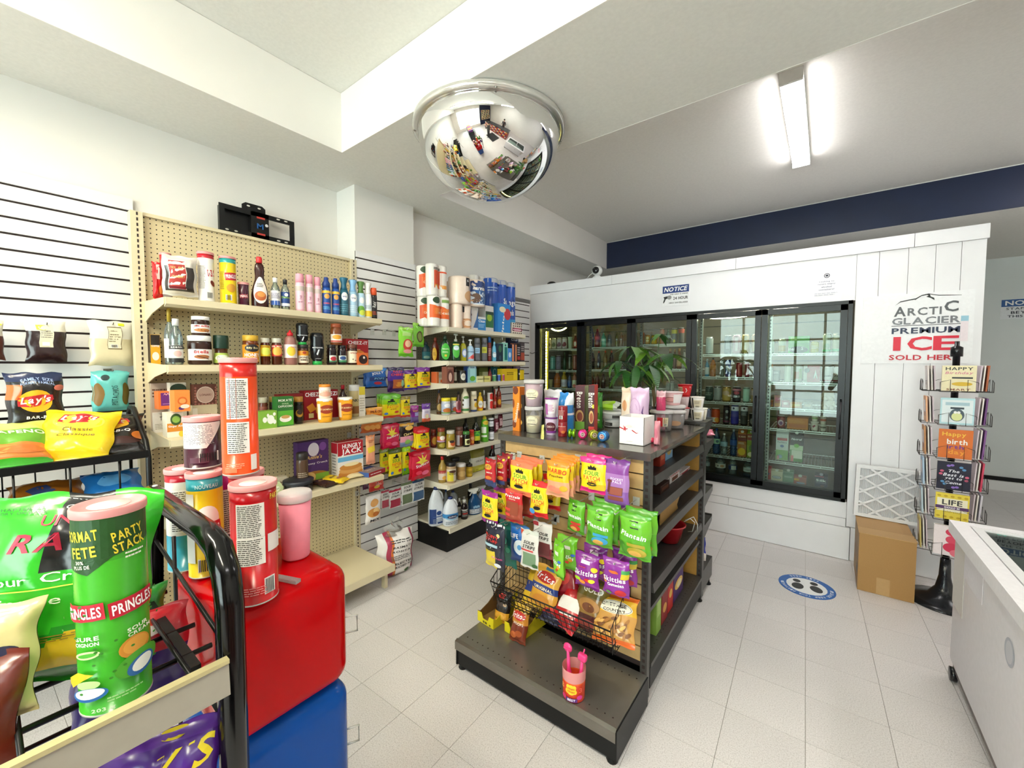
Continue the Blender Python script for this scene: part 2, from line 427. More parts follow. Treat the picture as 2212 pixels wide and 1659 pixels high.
g.box(XE,XRIGHT,YB0-.006,YB0,ZS-.001,ZC-.002); g.box(XE,XRIGHT,YB1,YB1+.006,ZS-.001,ZC-.002)
struct('trim_2',g,'wallpaint',label='white painted sides of the ceiling bands')
g = G(); wx0,wx1,wz0,wz1 = -2.3,1.1,0.35,2.85
g.box(-3.25,wx0,YFRONT-.12,YFRONT,0,ZC); g.box(wx1,XRIGHT,YFRONT-.12,YFRONT,0,ZC)
g.box(wx0,wx1,YFRONT-.12,YFRONT,0,wz0); g.box(wx0,wx1,YFRONT-.12,YFRONT,wz1,ZC)
struct('wall_front',g,'wallpaint')
struct('trim_3',G().box(wx1+.05,XRIGHT,YFRONT,YFRONT+.01,0,ZC-.01),'navypaint',label='navy blue painted part of the front wall')
w1 = struct('window_1',G().box(wx0,wx1,YFRONT-.08,YFRONT-.075,wz0,wz1),'pane',label='large gridded shop window behind the counter area')
g = G()
for i in range(7):
    x = wx0+(wx1-wx0)*i/6; g.box(x-.025,x+.025,YFRONT-.11,YFRONT-.04,wz0,wz1)
for i in range(5):
    z = wz0+(wz1-wz0)*i/4; g.box(wx0,wx1,YFRONT-.10,YFRONT-.05,z-.025,z+.025)
struct('window_frame',g,'slatwhite',w1)

# ---------------------------------------------------------------- ceiling tube lights
def tube_light(label,x,y,ln,along,col,dp=.04):
    r = hub('tube_light',label,'light',(x,y,ZC),0 if along == 'y' else pi/2,'ceiling tube lights')
    link('fixture_body',G().box(-.06,.06,-ln/2,ln/2,-dp,0,'e9e9e6').mesh('fixture_body','paint'),r)
    nm = 'tube_'+str(col[1]); 
    if nm not in MATS: glow(nm,*col)
    link('lit_tube',G().prism([(-.058,-dp),(-.058,-dp-.012),(-.05,-.07),(.05,-.07),(.058,-dp-.012),(.058,-dp)],-ln/2+.02,ln/2-.02,'fff','xz').mesh('lit_tube',nm),r)
    for s in (-1,1): link('end_cap',G().box(-.06,.06,s*ln/2-.01,s*ln/2+.01,-.07,-.0,'e4e4e0').mesh('end_cap','paint'),r)
tube_light('lit white tube light on the ceiling near the cooler',-0.215,3.65,1.30,'y',TUBE_COOL)
tube_light('lit warm tube light in the near ceiling recess by the wall',-1.55,-0.7,1.30,'x',TUBE_WARM,.056)
tube_light('lit warm tube light in the near ceiling recess over the aisle',0.35,-0.7,1.30,'x',TUBE_WARM,.056)
tube_light('lit tube light over the shop counter',2.0,0.2,1.30,'y',TUBE_COOL)
tube_light('lit tube light over the passage beside the cooler',1.9,4.6,1.30,'y',TUBE_COOL)

# ---------------------------------------------------------------- slat panels
def slat_panel(name,label,X,y0,y1,ztop,zg,zbot,pitch=0.0772,face='x',mat='slatwhite',groove='darkgroove',gap=0.011,th=0.02):
    """slats hung one above another with dark recessed grooves; zg = height of the first groove"""
    if face == 'x': r = hub(name,label,'wall panel',(X,(y0+y1)/2,0))
    L = y1-y0
    bb = G().box(-th,-th*.55,-L/2,L/2,zbot,ztop)
    link('backing',bb.mesh('backing',groove),r)
    full = G().box(-th*.55,0,-L/2,L/2,0,pitch-gap).mesh('slat',mat)
    link('slat',G().box(-th*.55,0,-L/2,L/2,zg+gap/2,ztop).mesh('slat',mat),r)
    z = zg-gap/2
    while z-(pitch-gap) > zbot: link('slat',full,r,(0,0,z-(pitch-gap))); z -= pitch
    if z-zbot > .01: link('slat',G().box(-th*.55,0,-L/2,L/2,zbot,z).mesh('slat',mat),r)
    return r
def zpx(x,y,ax,v): return at(x,y,ax,v).z
slat_panel('slat_panel','white slat wall panel beside the beige pegboard shelving',XN+.022,-1.3,.572,zpx(285,430,'X',XN+.022),zpx(282.3,457,'X',XN+.022),.05)
slat_panel('slat_panel','white slat wall panel hung with candy bags between the two shelving units',XP+.022,1.80,2.372,zpx(770,541,'X',XP+.022),zpx(773.8,556.9,'X',XP+.022),.02)
slat_panel('slat_panel','white slat wall panel behind the paper towel shelves by the cooler',XF+.022,2.40,4.26,2.36,zpx(1108,639.5,'X',XF+.022),.02)

# ================================================================ SHELVING
def shelf_parts(r,y0,y1,xb,xf,z,th=0.034,mat='beigemetal',name='shelf'):
    """shelf pan with a rolled front lip and two tapering end brackets; z = top of the pan"""
    g = G(); g.box(xb,xf-.012,y0,y1,z-.022,z,'fff')
    g.prism([(xf-.014,z),(xf,z-.003),(xf,z-th),(xf-.03,z-th-.012),(xf-.03,z-th-.006),(xf-.014,z-th+.004)],y0,y1,'fff','xz')
    s = link(name,g.mesh(name,mat),r)
    for y,d in ((y0-.004,.004),(y1,.004)):
        b = G(); b.prism([(xb-.01,z+.012),(xf-.016,z-.002),(xf-.016,z-th),(xb+.16,z-.062),(xb-.01,z-.105)],y,y+d,'fff','xz')
        link('bracket',b.mesh('bracket',mat),s)
    return s
def slotted(name,r,x0,x1,y0,y1,z0,z1,slot,mat,pitch=.028,sw=.007,sh=.016,side='x'):
    u = link(name,G().box(x0,x1,y0,y1,z0,z1).mesh(name,mat),r)
    g = G(); z = z0+.03
    while z < z1-.02:
        if side == 'x': g.box(x1-.004,x1+.0012,slot-sw/2,slot+sw/2,z,z+sh)
        elif side == 'y': g.box(slot-sw/2,slot+sw/2,y0-.0012,y0+.004,z,z+sh)
        z += pitch
    link('slot_row',g.mesh('slot_row','darkgroove'),u); return u

# ---- beige pegboard unit
S1Y0,S1Y1,S1XF,S1XB = .561,1.758,-2.50,-2.892
S1 = [zat(S1XF,S1Y0,640),zat(S1XF,S1Y0,788),zat(S1XF,S1Y0,951),zat(S1XF,S1Y1,1025)]
ptop = zpx(314.6,466.4,'X',-2.895)
u1 = hub('pegboard_shelving','beige steel pegboard shelving unit with grocery shelves below the black wall bracket','shelving',(0,0,0))
link('back_panel',G().box(-2.925,-2.90,.562,1.756,.05,ptop).mesh('back_panel','pegbeige'),u1)
link('top_rail',G().box(-2.93,-2.885,.566,1.752,ptop-.004,ptop+.014).mesh('top_rail','beigemetal'),u1)
slotted('upright',u1,-2.935,-2.875,.513,.563,.02,ptop+.01,.540,'beigemetal')
slotted('upright',u1,-2.935,-2.875,1.756,1.80,.02,ptop+.01,1.776,'beigemetal')
for z in S1: shelf_parts(u1,S1Y0,S1Y1,S1XB,S1XF,z)
ZD1 = .185
s = link('base_deck',G().box(-2.88,-2.392,S1Y0,1.752,ZD1-.025,ZD1).mesh('base_deck','deckbeige'),u1)
link('front_rail',G().box(-2.392,-2.378,S1Y0,1.754,ZD1-.045,ZD1+.003).mesh('front_rail','beigemetal'),s)
for y in (.60,1.73):
    g = G(); g.box(-2.87,-2.43,y-.012,y+.012,.11,ZD1-.025); g.box(-2.49,-2.45,y-.012,y+.012,0,.11); g.box(-2.87,-2.83,y-.012,y+.012,0,.11)
    link('foot',g.mesh('foot','beigemetal'),u1)

# ---- grey pegboard unit by the cooler
S2Y0,S2Y1,S2XF,S2XB = 2.392,3.49,-2.49,-2.93
S2 = [zat(S2XF,2.38,y) for y in (705.4,779.2,829.6,899.2,975.5,1050.4)]
u2 = hub('pegboard_shelving','grey pegboard shelving unit with cream shelves and black base near the cooler','shelving',(0,0,0))
link('back_panel',G().box(-2.962,-2.945,S2Y0,S2Y1,.2,S2[0]-.02).mesh('back_panel','peggrey'),u2)
slotted('upright',u2,-2.965,-2.925,2.374,2.394,.02,S2[0]+.02,2.384,'ironmetal',sw=.005)
slotted('upright',u2,-2.965,-2.925,3.488,3.51,.02,S2[0]+.02,3.499,'ironmetal',sw=.005)
solid('creamshelf','e4dcc6',0.4,vary=0.02)
for z in S2: shelf_parts(u2,S2Y0,S2Y1,S2XB,S2XF,z,mat='creamshelf')
ZD2 = .205
d = link('base_deck',G().box(-2.94,-2.50,S2Y0,S2Y1,ZD2-.02,ZD2).mesh('base_deck','creamshelf'),u2)
link('front_rail',G().box(-2.50,-2.485,S2Y0,S2Y1,ZD2-.04,ZD2+.004).mesh('front_rail','creamshelf'),d)
link('kick_panel',G().box(-2.94,-2.51,S2Y0-.012,S2Y1,0.003,ZD2-.022).mesh('kick_panel','blackbase'),u2)

# ---- island with slat end panel
IX0,IX1,IY0,IY1,IZ = -1.495,-.618,1.855,2.93,1.20
isl = hub('island_gondola','low island gondola with tan slat end panel and grey metal top','shelving',(0,0,0))
solid('tanboard','c2a06a',0.55,scale=30,vary=0.08,bump=0.02); solid('tandark','b5863c',0.5,scale=30,vary=0.05)
link('panel_backing',G().box(IX0+.03,IX1-.03,IY0+.012,IY0+.022,.17,IZ-.02).mesh('panel_backing','darkgroove'),isl)
z = IZ-.035; first = True
pt = .0745; sl = G().box(IX0+.03,IX1-.032,IY0,IY0+.012,0,pt-.007).mesh('slat','tanboard')
while z-pt > .16: link('slat',sl,isl,(0,0,z-pt+.007)); z -= pt
for x0 in (IX0,IX1-.032):
    slotted('upright',isl,x0,x0+.032,IY0-.008,IY0+.03,.03,IZ-.035,x0+.016,'ironmetal',.03,.013,.015,'y')
    u = slotted('upright',isl,x0,x0+.032,IY1-.02,IY1+.03,.03,IZ+.005,x0+.016,'ironmetal',.03,.013,.015,'y')
g = G(); g.box(IX0-.005,IX1+.005,IY0-.02,IY0+.42,IZ-.03,IZ); g.box(IX0-.005,IX1+.005,IY0-.024,IY0-.02,IZ-.036,IZ-.002)
link('top_deck',g.mesh('top_deck','greymetal'),isl)
g = G(); g.box(IX0,IX1,IY0+.425,IY1-.02,IZ-.03,IZ-.004); g.prism([(IX1,IZ),(IX1+.045,IZ+.012),(IX1+.045,IZ+.004),(IX1+.01,IZ-.03),(IX1,IZ-.03)],IY0+.06,IY0+.72,'fff','xz')
link('top_deck',g.mesh('top_deck','greymetal'),isl)
link('spine_panel',G().box(-1.07,-1.05,IY0+.03,IY1-.03,.15,IZ-.03).mesh('spine_panel','tandark'),isl)
link('end_board',G().box(IX0+.03,IX1-.03,IY1-.018,IY1-.002,.16,IZ-.02).mesh('end_board','tandark'),isl)
ISH = [1.045,.80,.585]
for side in (1,-1):
    for k,z in enumerate([1.06,.905,.765,.54]):
        g = G()
        if side > 0:
            g.box(-1.05,IX1-.01,IY0+.06,IY1-.06,z-.02,z); g.prism([(IX1-.012,z+.02),(IX1,z+.02),(IX1+.006,z-.022),(IX1-.012,z-.022)],IY0+.06,IY1-.06,'fff','xz')
        else:
            g.box(IX0+.01,-1.07,IY0+.06,IY1-.06,z-.02,z); g.prism([(IX0+.012,z+.02),(IX0,z+.02),(IX0-.006,z-.022),(IX0+.012,z-.022)],IY0+.06,IY1-.06,'fff','xz')
        link('shelf',g.mesh('shelf','ironmetal'),isl)
g = G(); g.box(IX0+.01,IX1+.005,IY0+.04,IY1-.03,.165,.185); dk = link('base_deck',g.mesh('base_deck','ironmetal'),isl)
g = G()
for i in range(26):
    for xx in (IX1-.03,IX1-.07): g.box(xx-.003,xx+.003,IY0+.08+i*.036,IY0+.086+i*.036,.185,.1856)
tag(link('perforations',g.mesh('perforations','darkgroove'),dk),kind='stuff')
link('kick_panel',G().box(IX0+.02,IX1,IY0+.04,IY1-.03,.06,.165).mesh('kick_panel','blackbase'),isl)
g = G(); g.box(IX0-.005,IX1+.003,1.492,IY0-.008,.135,.155); bd = link('end_base_deck',g.mesh('end_base_deck','galv'),isl)
g = G()
for i in range(24):
    for yy in (1.535,1.80): g.lathe([(.0038,0),(.0038,.0006)],8,'0d0d0d',Matrix.Translation((IX0+.03+i*(IX1-IX0-.06)/23,yy,.155)))
tag(link('perforations',g.mesh('perforations','darkgroove'),bd),kind='stuff')
g = G(); g.prism([(1.478,.150),(1.494,.157),(1.494,.112),(1.478,.106)],IX0-.008,IX1+.004,'fff','yz'); link('price_rail',g.mesh('price_rail','greymetal'),bd)
g = G(); g.box(IX0,IX1,1.49,IY0-.01,.022,.135); link('end_kick_panel',g.mesh('end_kick_panel','blackbase'),isl)
for x in (IX1,IX0-.008): link('end_cheek',G().box(x,x+.008,1.486,IY0-.008,.02,.150).mesh('end_cheek','blackbase'),isl)
g = G()
for (x,y) in ((IX1-.02,1.51),(IX1-.02,IY0),(IX0+.02,1.51),(IX0+.02,IY0),(IX1-.02,IY1),(IX0+.02,IY1),(IX1-.02,3.2),(IX0+.02,3.2)):
    link('foot',G().lathe([(.022,0),(.024,.006),(.014,.02),(.010,.062)],12,'111',Matrix.Translation((x,y,0))).mesh('foot','blackbase'),isl)
for k,z in enumerate([1.215,1.07,.72,.50]):
    g = G(); d = .30 if k else .24; g.box(IX0+.02,IX1-.01,IY1+.03,IY1+d,z-.02,z); g.box(IX0+.02,IX1-.01,IY1+d,IY1+d+.01,z-.035,z+.012)
    for xx in (IX1-.012,IX0+.016): g.prism([(IY1+.03,z-.1),(IY1+.03,z),(IY1+d,z),(IY1+d,z-.03)],xx,xx+.004,'fff','yz')
    link('end_shelf',g.mesh('end_shelf','ironmetal'),isl)
g = G(); g.box(IX0+.01,IX1,IY1+.03,3.235,.06,.20); link('end_kick_panel',g.mesh('end_kick_panel','ironmetal'),isl)

# ================================================================ WALK-IN COOLER
YC,YCI = 4.30,4.42        # front face, shelf front line
CX0,CX1,CZ = -2.992,.868,2.585
FX0,FX1 = onY(1158,YC,2.1),onY(1843,YC,2.12); FZ0,FZ1 = .481,2.122
ck = hub('walk_in_cooler','white walk-in cooler with five black-framed glass doors','cooler',(0,0,0))
def white(n,x0,x1,z0,z1,y0=YC,y1=YC+.08): return link(n,G().box(x0,x1,y0,y1,z0,z1).mesh(n,'coolerwhite'),ck)
white('header_panel',CX0,FX1+.012,FZ1,CZ-.102)
white('side_panel',CX0,FX0,FZ0,FZ1)
xs = [FX1+.014] + [onY(p,YC,2.4) for p in (1900,1963,2022,2078)] + [CX1]
for a,b in zip(xs,xs[1:]): white('panel',a,b-.0025,.28,CZ-.102)
xs = [CX0] + [onY(p,YC-.01,2.5) for p in (1322,1590,1976)] + [CX1+.01]
for a,b in zip(xs,xs[1:]): white('cap_strip',a-.012 if a == CX0 else a,b-.003,CZ-.10,CZ,YC-.012,YC+.08)
white('sill_panel',CX0,FX1+.012,.345,FZ0)
xs = [CX0,onY(1574,YC-.006,.3),FX1+.012]
for a,b in zip(xs,xs[1:]): white('sill_strip',a,b-.003,.275,.342,YC-.006,YC+.08)
white('kick_panel',CX0,CX1-.67,.004,.271,YC-.012,YC+.08)
white('kick_panel',CX1-.665,CX1,.004,.275)
white('end_wall',CX1-.06,CX1,.004,CZ-.01,YC+.08,6.0)
white('roof_panel',CX0,CX1,CZ-.16,CZ-.06,YC+.08,6.0)
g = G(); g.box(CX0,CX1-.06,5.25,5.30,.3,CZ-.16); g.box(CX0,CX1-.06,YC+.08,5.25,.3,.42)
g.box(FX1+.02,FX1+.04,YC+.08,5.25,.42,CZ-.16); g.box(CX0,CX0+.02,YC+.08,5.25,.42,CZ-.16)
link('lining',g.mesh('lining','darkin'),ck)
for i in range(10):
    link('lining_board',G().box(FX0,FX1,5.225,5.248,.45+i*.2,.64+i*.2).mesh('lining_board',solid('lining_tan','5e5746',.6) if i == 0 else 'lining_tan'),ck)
g = G(); fw = .028
g.box(FX0,FX1,YC-.022,YC+.06,FZ1-fw,FZ1); g.box(FX0,FX1,YC-.022,YC+.06,FZ0,FZ0+fw)
g.box(FX0,FX0+fw,YC-.022,YC+.06,FZ0,FZ1); g.box(FX1-fw,FX1,YC-.022,YC+.06,FZ0,FZ1)
link('door_surround',g.mesh('door_surround','blackframe'),ck)
DX = [FX0+fw] + [onY(p,YC,2.05) for p in (1257,1366,1496,1646)] + [FX1-fw]
for k in range(5):
    a,b = DX[k]+.003,DX[k+1]-.003; z0,z1 = FZ0+fw+.003,FZ1-fw-.003; w = .045
    g = G(); g.box(a,b,YC-.03,YC+.02,z1-w,z1); g.box(a,b,YC-.03,YC+.02,z0,z0+w)
    g.box(a,a+w,YC-.03,YC+.02,z0,z1); g.box(b-w,b,YC-.03,YC+.02,z0,z1)
    d = link('door',g.mesh('door','blackframe'),ck)
    link('glass_pane',G().box(a+w,b-w,YC-.008,YC-.003,z0+w,z1-w).mesh('glass_pane','pane'),d)
    hx = b-.022; g = G(); g.tube([(hx,YC-.03,1.0),(hx,YC-.06,1.02),(hx,YC-.06,1.30),(hx,YC-.03,1.32)],.008,8)
    link('door_handle',g.mesh('door_handle','blackframe'),d)
    if k: 
        u = link('shelf_post',G().box(DX[k]+.045,DX[k]+.075,YC+.10,YC+.125,.45,2.3).mesh('shelf_post','galv'),ck)
        g = G()
        for i in range(60): g.box(DX[k]+.055,DX[k]+.065,YC+.099,YC+.101,.5+i*.03,.515+i*.03)
        link('slot_row',g.mesh('slot_row','darkgroove'),u)
glow('ledwarm',(1.0,.84,.26),30.0); glow('led',(1.0,.93,.72),45.0)
u = link('lit_post',G().box(DX[0]+.06,DX[0]+.095,YC+.09,YC+.11,.5,2.02).mesh('lit_post',solid('yellowpost','e8cf2c',.4)),ck)
g = G()
for i in range(40): g.box(DX[0]+.064,DX[0]+.074,YC+.086,YC+.092,.55+i*.037,.572+i*.037)
link('led_dots',g.mesh('led_dots','ledwarm'),u)
def strip(x0,x1,sag,y,z,mat,n=26):
    g = G()
    for i in range(n):
        t = i/(n-1); x = x0+(x1-x0)*t; zz = z-sag*4*t*(1-t); g.box(x-.007,x+.007,y-.006,y+.006,zz-.006,zz+.006)
    link('led_strip',g.mesh('led_strip',mat),ck)
strip(onY(1512,4.5,2.05),onY(1638,4.5,2.07),.02,4.5,zat(-.9,4.5,684),'led')
strip(onY(1659,4.5,2.05),onY(1722,4.5,2.07),.005,4.5,zat(-.4,4.5,675),'led',14)
strip(onY(1192,4.6,2.05),onY(1222,4.6,2.05),.03,4.6,zat(-2.7,4.6,709),'ledwarm',12)
BAY = [[754,799.6,838,890,940],[749.7,798.5,840,892,942],[743,797,845,895,950],[765,814.6,868.7,918,985],[763,827,883.5,930,1002]]
BX = [1205,1310,1430,1570,1735]; SHELF = []
for k in range(5):
    a,b = DX[k]+(.10 if k == 0 else .078),DX[k+1]-.012; zs = []
    for y in BAY[k]:
        X = onY(BX[k],YCI,1.5); z = zat(X,YCI,y); zs.append(z)
        g = G()
        g.box(a,b,YCI-.004,YCI+.004,z-.007,z+.001); g.box(a,b,YCI-.004,YCI+.004,z-.022,z-.016)
        g.box(a,b,YCI+.55,YCI+.556,z-.007,z+.001)
        n = int((b-a)/.024)
        for i in range(n+1): x = a+(b-a)*i/n; g.box(x-.0015,x+.0015,YCI,YCI+.55,z-.003,z)
        for i in range(5): x = a+(b-a)*i/4; g.box(x-.003,x+.003,YCI-.003,YCI+.003,z-.02,z)
        s = link('wire_shelf',g.mesh('wire_shelf','chromewire'),ck)
    SHELF.append(zs)
zs5 = zat(onY(1735,YCI,.6),YCI,1050); zs4 = zat(onY(1570,YCI,.6),YCI,1035)
link('floor_shelf',G().box(DX[4],FX1-.03,YC+.1,5.2,.44,.53).mesh('floor_shelf','galv'),ck)
link('floor_shelf',G().box(FX0,DX[4]-.01,YC+.1,5.2,.44,.53).mesh('floor_shelf','darkin'),ck)

# ================================================================ PRODUCT BUILDERS
def N(items,W,H,flat=False):
    """design in face units (u -1..1 across, v 0..1 up) -> metres; on flat faces rectangles are kept inside the face"""
    o = []; hw = W/2
    for it in items:
        k = it[0]
        if flat and k in 'RL':
            it = list(it); w,u = it[3],it[1]
            if w > 1: w = w/2
            v,h = it[2],it[4]
            a,b = max(-.985,u-w),min(.985,u+w); c,d = max(.008,v-h/2),min(.992,v+h/2)
            if len(it) < 7 or k == 'L': it[1],it[3],it[2],it[4] = (a+b)/2,(b-a)/2,(c+d)/2,d-c
            it = tuple(it)
        if flat and k == 'E': it = (*it[:3],min(it[3],(1-abs(it[1]))*.5+.02),min(it[4],min(it[2],1-it[2])+.01),*it[5:])
        if k == 'T': o.append(('T',it[1],it[2]*hw,it[3]*H,it[4]*W,it[5]*H,*it[6:]))
        elif k == 'R': o.append(('R',it[1]*hw,it[2]*H,it[3]*W,it[4]*H,*it[5:]))
        elif k == 'E': o.append(('E',it[1]*hw,it[2]*H,it[3]*W,it[4]*H,*it[5:]))
        elif k == 'P': o.append(('P',[(a*hw,b*H) for a,b in it[1]],it[2]))
        elif k == 'L': o.append(('L',it[1]*hw,it[2]*H,it[3]*W,it[4]*H,it[5],it[6]))
        elif k == 'K': o.append(('K',it[1]*hw,it[2]*H,it[3]*W,it[4]*H))
    return o
PF = {  # body profile, cap profile, (label from, to) as fractions of radius and height
 'jar':   ([(.9,0),(1,.03),(1,.70),(.95,.77),(.84,.82),(.84,.86)],[(.87,.83),(.9,.84),(.9,.99),(.86,1)],(.12,.66)),
 'jarw':  ([(.88,0),(1,.05),(1,.72),(.97,.80),(.92,.82)],[(.97,.81),(1,.82),(1,.99),(.95,1)],(.10,.68)),
 'hourjar': ([(.9,0),(1,.04),(1,.22),(.8,.45),(.86,.55),(.9,.56)],[(.98,.55),(1,.57),(1,.9),(.96,.99),(.9,1)],(.06,.40)),
 'sauce': ([(.9,0),(1,.02),(1,.52),(.88,.64),(.40,.78),(.34,.90)],[(.40,.87),(.40,.99),(.36,1)],(.10,.48)),
 'wine':  ([(.95,0),(1,.02),(1,.52),(.8,.64),(.34,.74),(.32,.95)],[(.36,.76),(.37,.99),(.33,1)],(.12,.46)),
 'aerosol': ([(.94,0),(1,.01),(1,.74),(.93,.77)],[(.96,.765),(.95,.90),(.88,.99),(.82,1)],(.06,.70)),
 'freshener': ([(.94,0),(1,.01),(1,.60),(.9,.68)],[(.9,.67),(.66,.76),(.60,.85),(.98,.97),(.9,1)],(.05,.58)),
 'sunscreen': ([(.94,0),(1,.01),(1,.66),(.9,.72)],[(.92,.715),(.92,.84),(.6,.9),(.5,.99),(.45,1)],(.05,.62)),
 'syrup': ([(.95,0),(1,.02),(1,.24),(.86,.38),(.56,.54),(.52,.62),(.58,.74),(.5,.84),(.3,.885)],[(.34,.88),(.36,.90),(.36,.97),(.30,1)],(.10,.36)),
 'can':   ([(.80,0),(.99,.05),(1,.08),(1,.88),(.84,.965)],[(.84,.96),(.87,.99),(.84,.995),(.80,.98)],(.09,.87)),
 'tall':  ([(.80,0),(.99,.04),(1,.06),(1,.91),(.84,.975)],[(.84,.97),(.87,.993),(.84,.997),(.80,.985)],(.07,.90)),
 'slim':  ([(.82,0),(.99,.04),(1,.06),(1,.90),(.86,.975)],[(.86,.97),(.88,.993),(.86,.997),(.82,.985)],(.07,.89)),
 'tub':   ([(.80,0),(.84,.02),(.98,.90)],[(1.04,.87),(1.05,.88),(1.05,.97),(.98,1)],(.10,.82)),
 'cup':   ([(.72,0),(.74,.015),(.98,.96)],[(1.05,.95),(1.06,.965),(1.05,.99),(1.0,1)],(.14,.86)),
 'dish':  ([(.86,0),(1,.03),(1,.5),(.82,.70),(.46,.80),(.34,.86)],[(.38,.84),(.42,.88),(.36,.96),(.2,1)],(.10,.56)),
 'pump':  ([(.93,0),(1,.03),(1,.58),(.7,.68),(.34,.72)],[(.36,.71),(.38,.79),(.16,.81),(.14,.93),(.5,.94),(.5,.985),(.2,1)],(.10,.54)),
 'invert': ([(.62,0),(.66,.11,),(.60,.13),(.9,.22),(1,.5),(.92,.72),(1,.86),(.9,.97),(.7,1)],[(.66,-.002),(.70,0),(.70,.11),(.62,.115)],(.26,.60)),
 'bear':  ([(.9,0),(1,.03),(1,.56),(.86,.68),(.84,.76),(.5,.82),(.42,.84)],[(.46,.83),(.48,.90),(.2,.95),(.12,1)],(.20,.58)),
 'pet':   ([(.86,0),(1,.03),(1,.30),(.92,.36),(1,.42),(1,.58),(.8,.74),(.36,.88),(.32,.92)],[(.36,.90),(.37,.99),(.34,1)],(.40,.60)),
 'jugw':  ([(.9,0),(1,.03),(1,.45),(.96,.6),(.7,.78),(.34,.9),(.3,.93)],[(.34,.91),(.35,.99),(.32,1)],(.30,.56)),
 'juice': ([(.9,0),(1,.03),(1,.55),(.86,.66),(.5,.80),(.44,.87)],[(.50,.86),(.52,.98),(.46,1)],(.12,.52)),
 'tin':   ([(.96,0),(1,.02),(1,.96),(.96,1)],[(.9,.985),(.9,1.0),(.86,1.001)],(.08,.92)),
 'brown': ([(.92,0),(1,.03),(1,.60),(.8,.72),(.46,.80),(.42,.86)],[(.5,.85),(.5,.99),(.46,1)],(.12,.58)),
 'flat':  ([(.96,0),(1,.03),(1,.62),(1,.70)],[(1.06,.68),(1.08,.70),(1.08,.97),(1.02,1)],(.1,.6)),
}
_VC = {}
def vessel(kind,r,h,body,cap,label=None,design=(),mat='gloss',capmat='satin',fy=1.0,ex=2.0,seg=20,key=None,lr=None,fill=None):
    k = (kind,round(r,4),round(h,4),body,cap,label,str(design),mat,fy,ex,fill)
    if k in _VC: return _VC[k]
    bp,cp,(l0,l1) = PF[kind]
    if lr: l0,l1 = lr
    g = G(); g.lathe([(a*r,b*h) for a,b in bp],seg,body,None,fy,ex)
    parts = [('body',g.mesh('body',mat))]; subs = []
    if fill:   # contents of a clear vessel
        f = G(); f.lathe([(a*r*.95,max(.002,b*h)) for a,b in bp if b <= fill[1]] + [(r*.9,fill[1]*h)],seg,fill[0],None,fy,ex)
        parts.append(('contents',f.mesh('contents','satin')))
    if cap: parts.append(('cap',G().lathe([(a*r,b*h) for a,b in cp],seg,cap,None,fy if kind in ('dish','flat') and kind != 'dish' else 1.0,2.0).mesh('cap',capmat)))
    if label or design:
        def rad(z):
            for (a,b),(c,d) in zip(bp,bp[1:]):
                if b <= z <= d: return a+(c-a)*(z-b)/max(1e-6,d-b)
            return bp[-1][0]
        g = G()
        if label:
            zz = [l0+(l1-l0)*i/6 for i in range(7)]
            g.lathe([(rad(z)*r+.0006,z*h) for z in zz],seg,label,None,(fy*(r+.0006/max(fy,.1))/r) if fy != 1 else 1,ex,False,False)
        if design:
            H = (l1-l0)*h
            def S(u,v,l):
                z = min(.999,max(0,l0+v/h)); q = rad(z)*r; a = u/r
                x,y = sin(a),-cos(a)
                if ex != 2.0: s = (abs(x)**ex+abs(y)**ex)**(-1/ex); x *= s; y *= s
                return ((q+.0008+l)*x,(q*fy+.0008+l)*y,l0*h+v)
            prints(S,N(design,2*r,H),g)
        parts.append(('label_print',g.mesh('label_print','ink')))
    if len(parts) > 1: pass
    _VC[k] = parts; return parts

def canister(r,h,bands,design,lid='pinklid',key=None):
    """chip canister: bands = [(from fraction, colour), ...]"""
    g = G(); prof = [(r*.955,0,'b8b6b0'),(r*1.01,.001,'b8b6b0'),(r*1.01,.004,'b8b6b0')]
    for i,(z,c) in enumerate(bands):
        prof.append((r,max(.004,z*h),c))
        if i+1 == len(bands): prof.append((r,h-.012,c))
    prof += [(r,h-.012,'c9c7c2'),(r*1.01,h-.011,'c9c7c2'),(r*1.01,h-.007,'c9c7c2'),(r*.9,h-.007,'c9c7c2')]
    g.lathe(prof,36)
    L = G().lathe([(r*1.045,h-.0125),(r*1.055,h-.011),(r*1.055,h-.002),(r*1.03,h),(r*.97,h),(r*.94,h-.0035),(.001,h-.0035)],36,'fff',cap0=False)
    H = h-.016
    p = prints(lambda u,v,l: ((r+l)*sin(u/r),-(r+l)*cos(u/r),.004+v),N(design,2*r,H))
    lm = G().lathe([(r*.6,0),(r*.6,.0006)],24,'e8d8d2',Matrix.Translation((0,0,h-.0034)))
    return [('body',g.mesh('body','gloss')),('lid',L.mesh('lid',lid),[('seal_print',lm.mesh('seal_print','ink'))]),('label_print',p.mesh('label_print','ink'))]

def carton(w,d,h,cols,design=(),right=(),left=(),top=(),mat='card'):
    """box, front at local y=-d/2, base z=0. cols: one colour or [bottom, top, front, right, back, left]"""
    g = G().box(-w/2,w/2,-d/2,d/2,0,h,cols)
    P = G()
    if design: prints(lambda u,v,l: (u,-d/2-l,v),N(design,w,h,True),P)
    if right: prints(lambda u,v,l: (w/2+l,u,v),N(right,d,h,True),P)
    if left: prints(lambda u,v,l: (-w/2-l,-u,v),N(left,d,h,True),P)
    if top: prints(lambda u,v,l: (u,v-d/2,h+l),N(top,w,d,True),P)
    parts = [('carton',g.mesh('carton',mat))]
    if P.v: parts.append(('label_print',P.mesh('label_print','ink')))
    return parts

